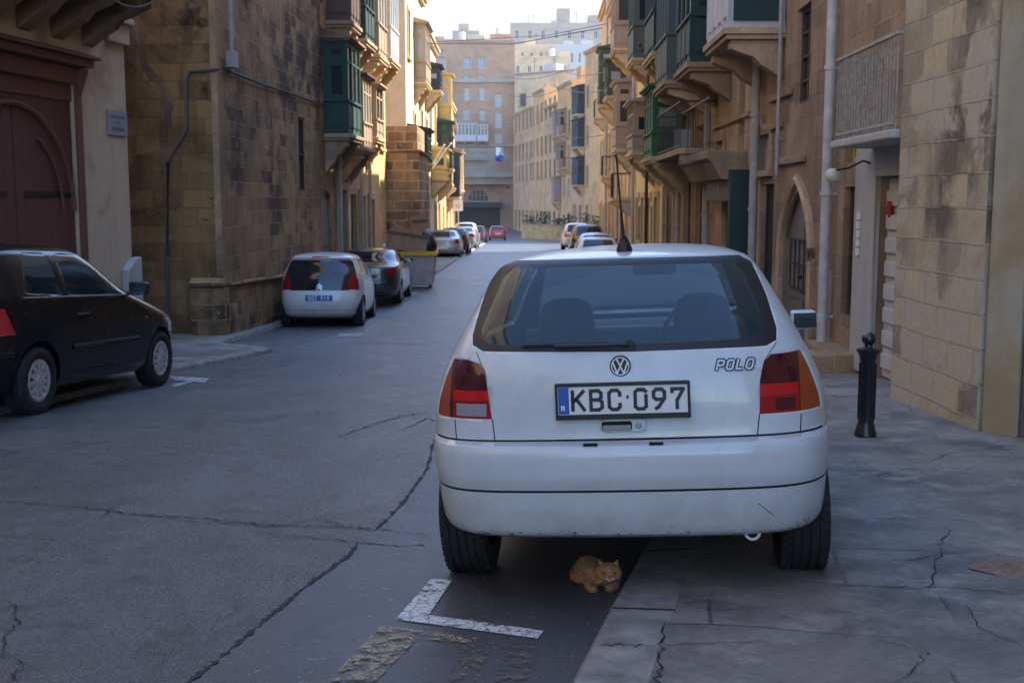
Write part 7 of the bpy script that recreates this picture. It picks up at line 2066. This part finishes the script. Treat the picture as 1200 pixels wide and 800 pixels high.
fur = N.mix(N.ramp(N.noise(N.mapped(v_, scale=(1.6, 3.2, 1.0)), 17, 4, .6, 1.2), [(.42, (0, 0, 0)), (.56, (1, 1, 1))]), (.40, .17, .06), (.54, .30, .13))
fn = N.noise(N.mapped(v_, scale=(1, 1, .4)), 180, 3, .7); fur = N.mix(.5, fur, N.ramp(fn, [(.3, (.45, .45, .45)), (.7, (1, 1, 1))]), 'MULTIPLY')
N.base(fur); N.b.inputs['Roughness'].default_value = .9; N.bump(fn, .8, .004); M['fur'] = N.m
M['fur_white'] = simple('cream fur', (.74, .66, .56), .9, noise=.2, nscale=90, bump=.5)
M['nose'] = simple('cat nose', (.42, .13, .10), .5); M['cat_eye'] = simple('cat eye', (.10, .075, .02), .1, coat=.6); M['pupil'] = simple('pupil', (.004, .004, .004), .2)
cp = ground(707, 695); cat_o = empty('cat', (cp.x, cp.y + .04, g(cp.y)), (0, 0, R(4)), 'ginger cat crouching under the back of the white hatchback, facing the camera', 'cat')
cat_o.scale = (1.04, 1.0, .88)
# local: x right, y away from camera, z up
pts = [(-.024, .15, .054), (-.044, .19, .056), (-.008, .095, .052), (.004, .055, .056), (.014, .03, .072),      # pelvis-ish, rump, chest, neck, head base
       (-.042, .06, .030), (-.052, .0, .018), (-.036, -.040, .015),       # right paw
       (.044, .06, .030), (.048, .0, .018), (.018, -.036, .015),         # left paw folded
       (-.062, .19, .045), (-.074, .12, .026), (-.062, .07, .016)]
edges = [(0, 1), (0, 2), (2, 3), (3, 4), (2, 5), (5, 6), (6, 7), (2, 8), (8, 9), (9, 10), (1, 11), (11, 12), (12, 13)]
rad = [.052, .044, .050, .048, .038, .030, .021, .019, .030, .021, .019, .040, .028, .018]
cat_body = skin_body('body', pts, edges, rad, 0, M['fur'], cat_o)
m = MB(); m.tube([(-.03, .25, .05), (-.07, .26, .022), (-.10, .20, .018), (-.105, .13, .017), (-.09, .08, .016)], [.016, .015, .014, .012, .007], 10); m.build('tail', M['fur'], cat_o, local=True, smooth=True)
HC = Vector((.024, .0, .094))
bm = bmesh.new(); bmesh.ops.create_icosphere(bm, subdivisions=4, radius=1)
for v in bm.verts:
    q = v.co.copy(); x, y, z = q.x * .050, q.y * .044, q.z * .043
    if y < 0:
        k = math.exp(-((q.x / .42) ** 2 + ((q.z + .30) / .34) ** 2)); y -= .019 * k            # muzzle
        k2 = math.exp(-(((abs(q.x) - .36) / .16) ** 2 + ((q.z - .12) / .15) ** 2)); y += .006 * k2    # eye sockets
    cheek = math.exp(-(((abs(q.x) - .85) / .3) ** 2 + ((q.z + .25) / .3) ** 2)); x *= 1 + .12 * cheek
    v.co = HC + Vector((x, y, z))
hd = link_bm(bm, 'head', M['fur'], cat_o, True, angle=180)
for sg in (-1, 1):
    m = MB(); bx0 = HC + Vector((sg * .028, .006, .028))
    tipp = bx0 + Vector((sg * .012, .002, .036))
    base = [bx0 + Vector((sg * .018, .004, -.012)), bx0 + Vector((-sg * .016, .0, .004)), bx0 + Vector((.0, .018, -.002)), bx0 + Vector((0, -.004, -.004))]
    m.add([*base, tipp], [(0, 3, 4), (3, 1, 4), (1, 2, 4), (2, 0, 4), (0, 2, 1, 3)]); m.build('ear', M['fur'], hd, local=True, bevel=.002, smooth=True)
    m = MB(); e = HC + Vector((sg * .018, -.036, .006)); m.ball(tuple(e), .0088, 12, (1.3, .6, .8)); o = m.build('eye', M['cat_eye'], hd, local=True, smooth=True)
    m = MB(); m.ball((e.x, e.y - .0036, e.z), .003, 8, (.6, .6, 1.5)); m.build('pupil', M['pupil'], o, local=True, smooth=True)
    m = MB(); m.ball(tuple(HC + Vector((sg * .008, -.050, -.016))), .0095, 12, (1, .8, .7)); m.build('muzzle', M['fur_white'], hd, local=True, smooth=True)
m = MB(); m.prism([(-.0065, .006), (.0065, .006), (.0, -.004)], -.004, .004, 'y'); m.M = Matrix.Identity(4)
m.v = [HC + Vector((0, -.060, -.008)) + v for v in m.v]; m.build('nose', M['nose'], hd, local=True, bevel=.001)
m = MB(); m.ball(tuple(HC + Vector((0, -.043, -.027))), .009, 12, (1, .8, .6)); m.build('chin', M['fur_white'], hd, local=True, smooth=True)
m = MB()
for sg in (-1, 1):
    for k in range(3): m.tube([HC + Vector((sg * .012, -.056, -.016 + k * .003)), HC + Vector((sg * .045, -.058, -.022 + k * .009))], .0004, 4)
m.build('whiskers', M['letter_white'], hd, local=True)
# fur: short blades sampled over the cat's body, head and tail
bpy.context.view_layer.update()
dg = bpy.context.evaluated_depsgraph_get(); rs = random.Random(11); m = MB()
for ob, cnt, ln in ((cat_body, 9000, .013), (hd, 3000, .007), ([k for k in KIDS[cat_o] if k.name.startswith('tail')][-1], 900, .012)):
    ev = ob.evaluated_get(dg); me = ev.to_mesh(); me.calc_loop_triangles(); V = me.vertices
    tr = [(t.vertices[:], t.area, t.normal.copy()) for t in me.loop_triangles]; tot = sum(t[1] for t in tr); acc = 0; cum = []
    for t in tr: acc += t[1]; cum.append(acc)
    import bisect
    for _ in range(cnt):
        t = tr[min(len(tr) - 1, bisect.bisect(cum, rs.random() * acc))]; a_, b_ = rs.random(), rs.random()
        if a_ + b_ > 1: a_, b_ = 1 - a_, 1 - b_
        p0, p1, p2 = (V[i].co for i in t[0]); q_ = p0 + (p1 - p0) * a_ + (p2 - p0) * b_
        if ob is hd and q_.y < HC.y - .030 and abs(q_.x - HC.x) < .030: l_ = .0025
        else: l_ = ln * rs.uniform(.6, 1.2)
        d_ = (t[2] * .55 + Vector((rs.uniform(-.4, .4), .55, rs.uniform(-.5, .2)))).normalized() * l_
        w_ = t[2].cross(d_)
        if w_.length < 1e-9: continue
        w_ = w_.normalized() * .0006
        m.add([q_ - w_, q_ + w_, q_ + d_], [(0, 1, 2)])
    ev.to_mesh_clear()
fo = m.build('fur', M['fur'], cat_o, local=True, merge=False); fo['kind'] = 'stuff'
# ================================================================== HAZE
hz = MB(); hz.box(-405, 405, -32, 905, -4.0, 60)
hm_ = bpy.data.materials.new('haze'); hm_.use_nodes = True
t_ = hm_.node_tree; t_.nodes.remove(t_.nodes['Principled BSDF'])
pv = t_.nodes.new('ShaderNodeVolumePrincipled'); pv.inputs['Color'].default_value = (1.0, .93, .84, 1); pv.inputs['Density'].default_value = .0004; pv.inputs['Anisotropy'].default_value = .2
t_.links.new(pv.outputs[0], t_.nodes['Material Output'].inputs['Volume'])
hzo = hz.build('haze', hm_); tag(hzo, kind='stuff')
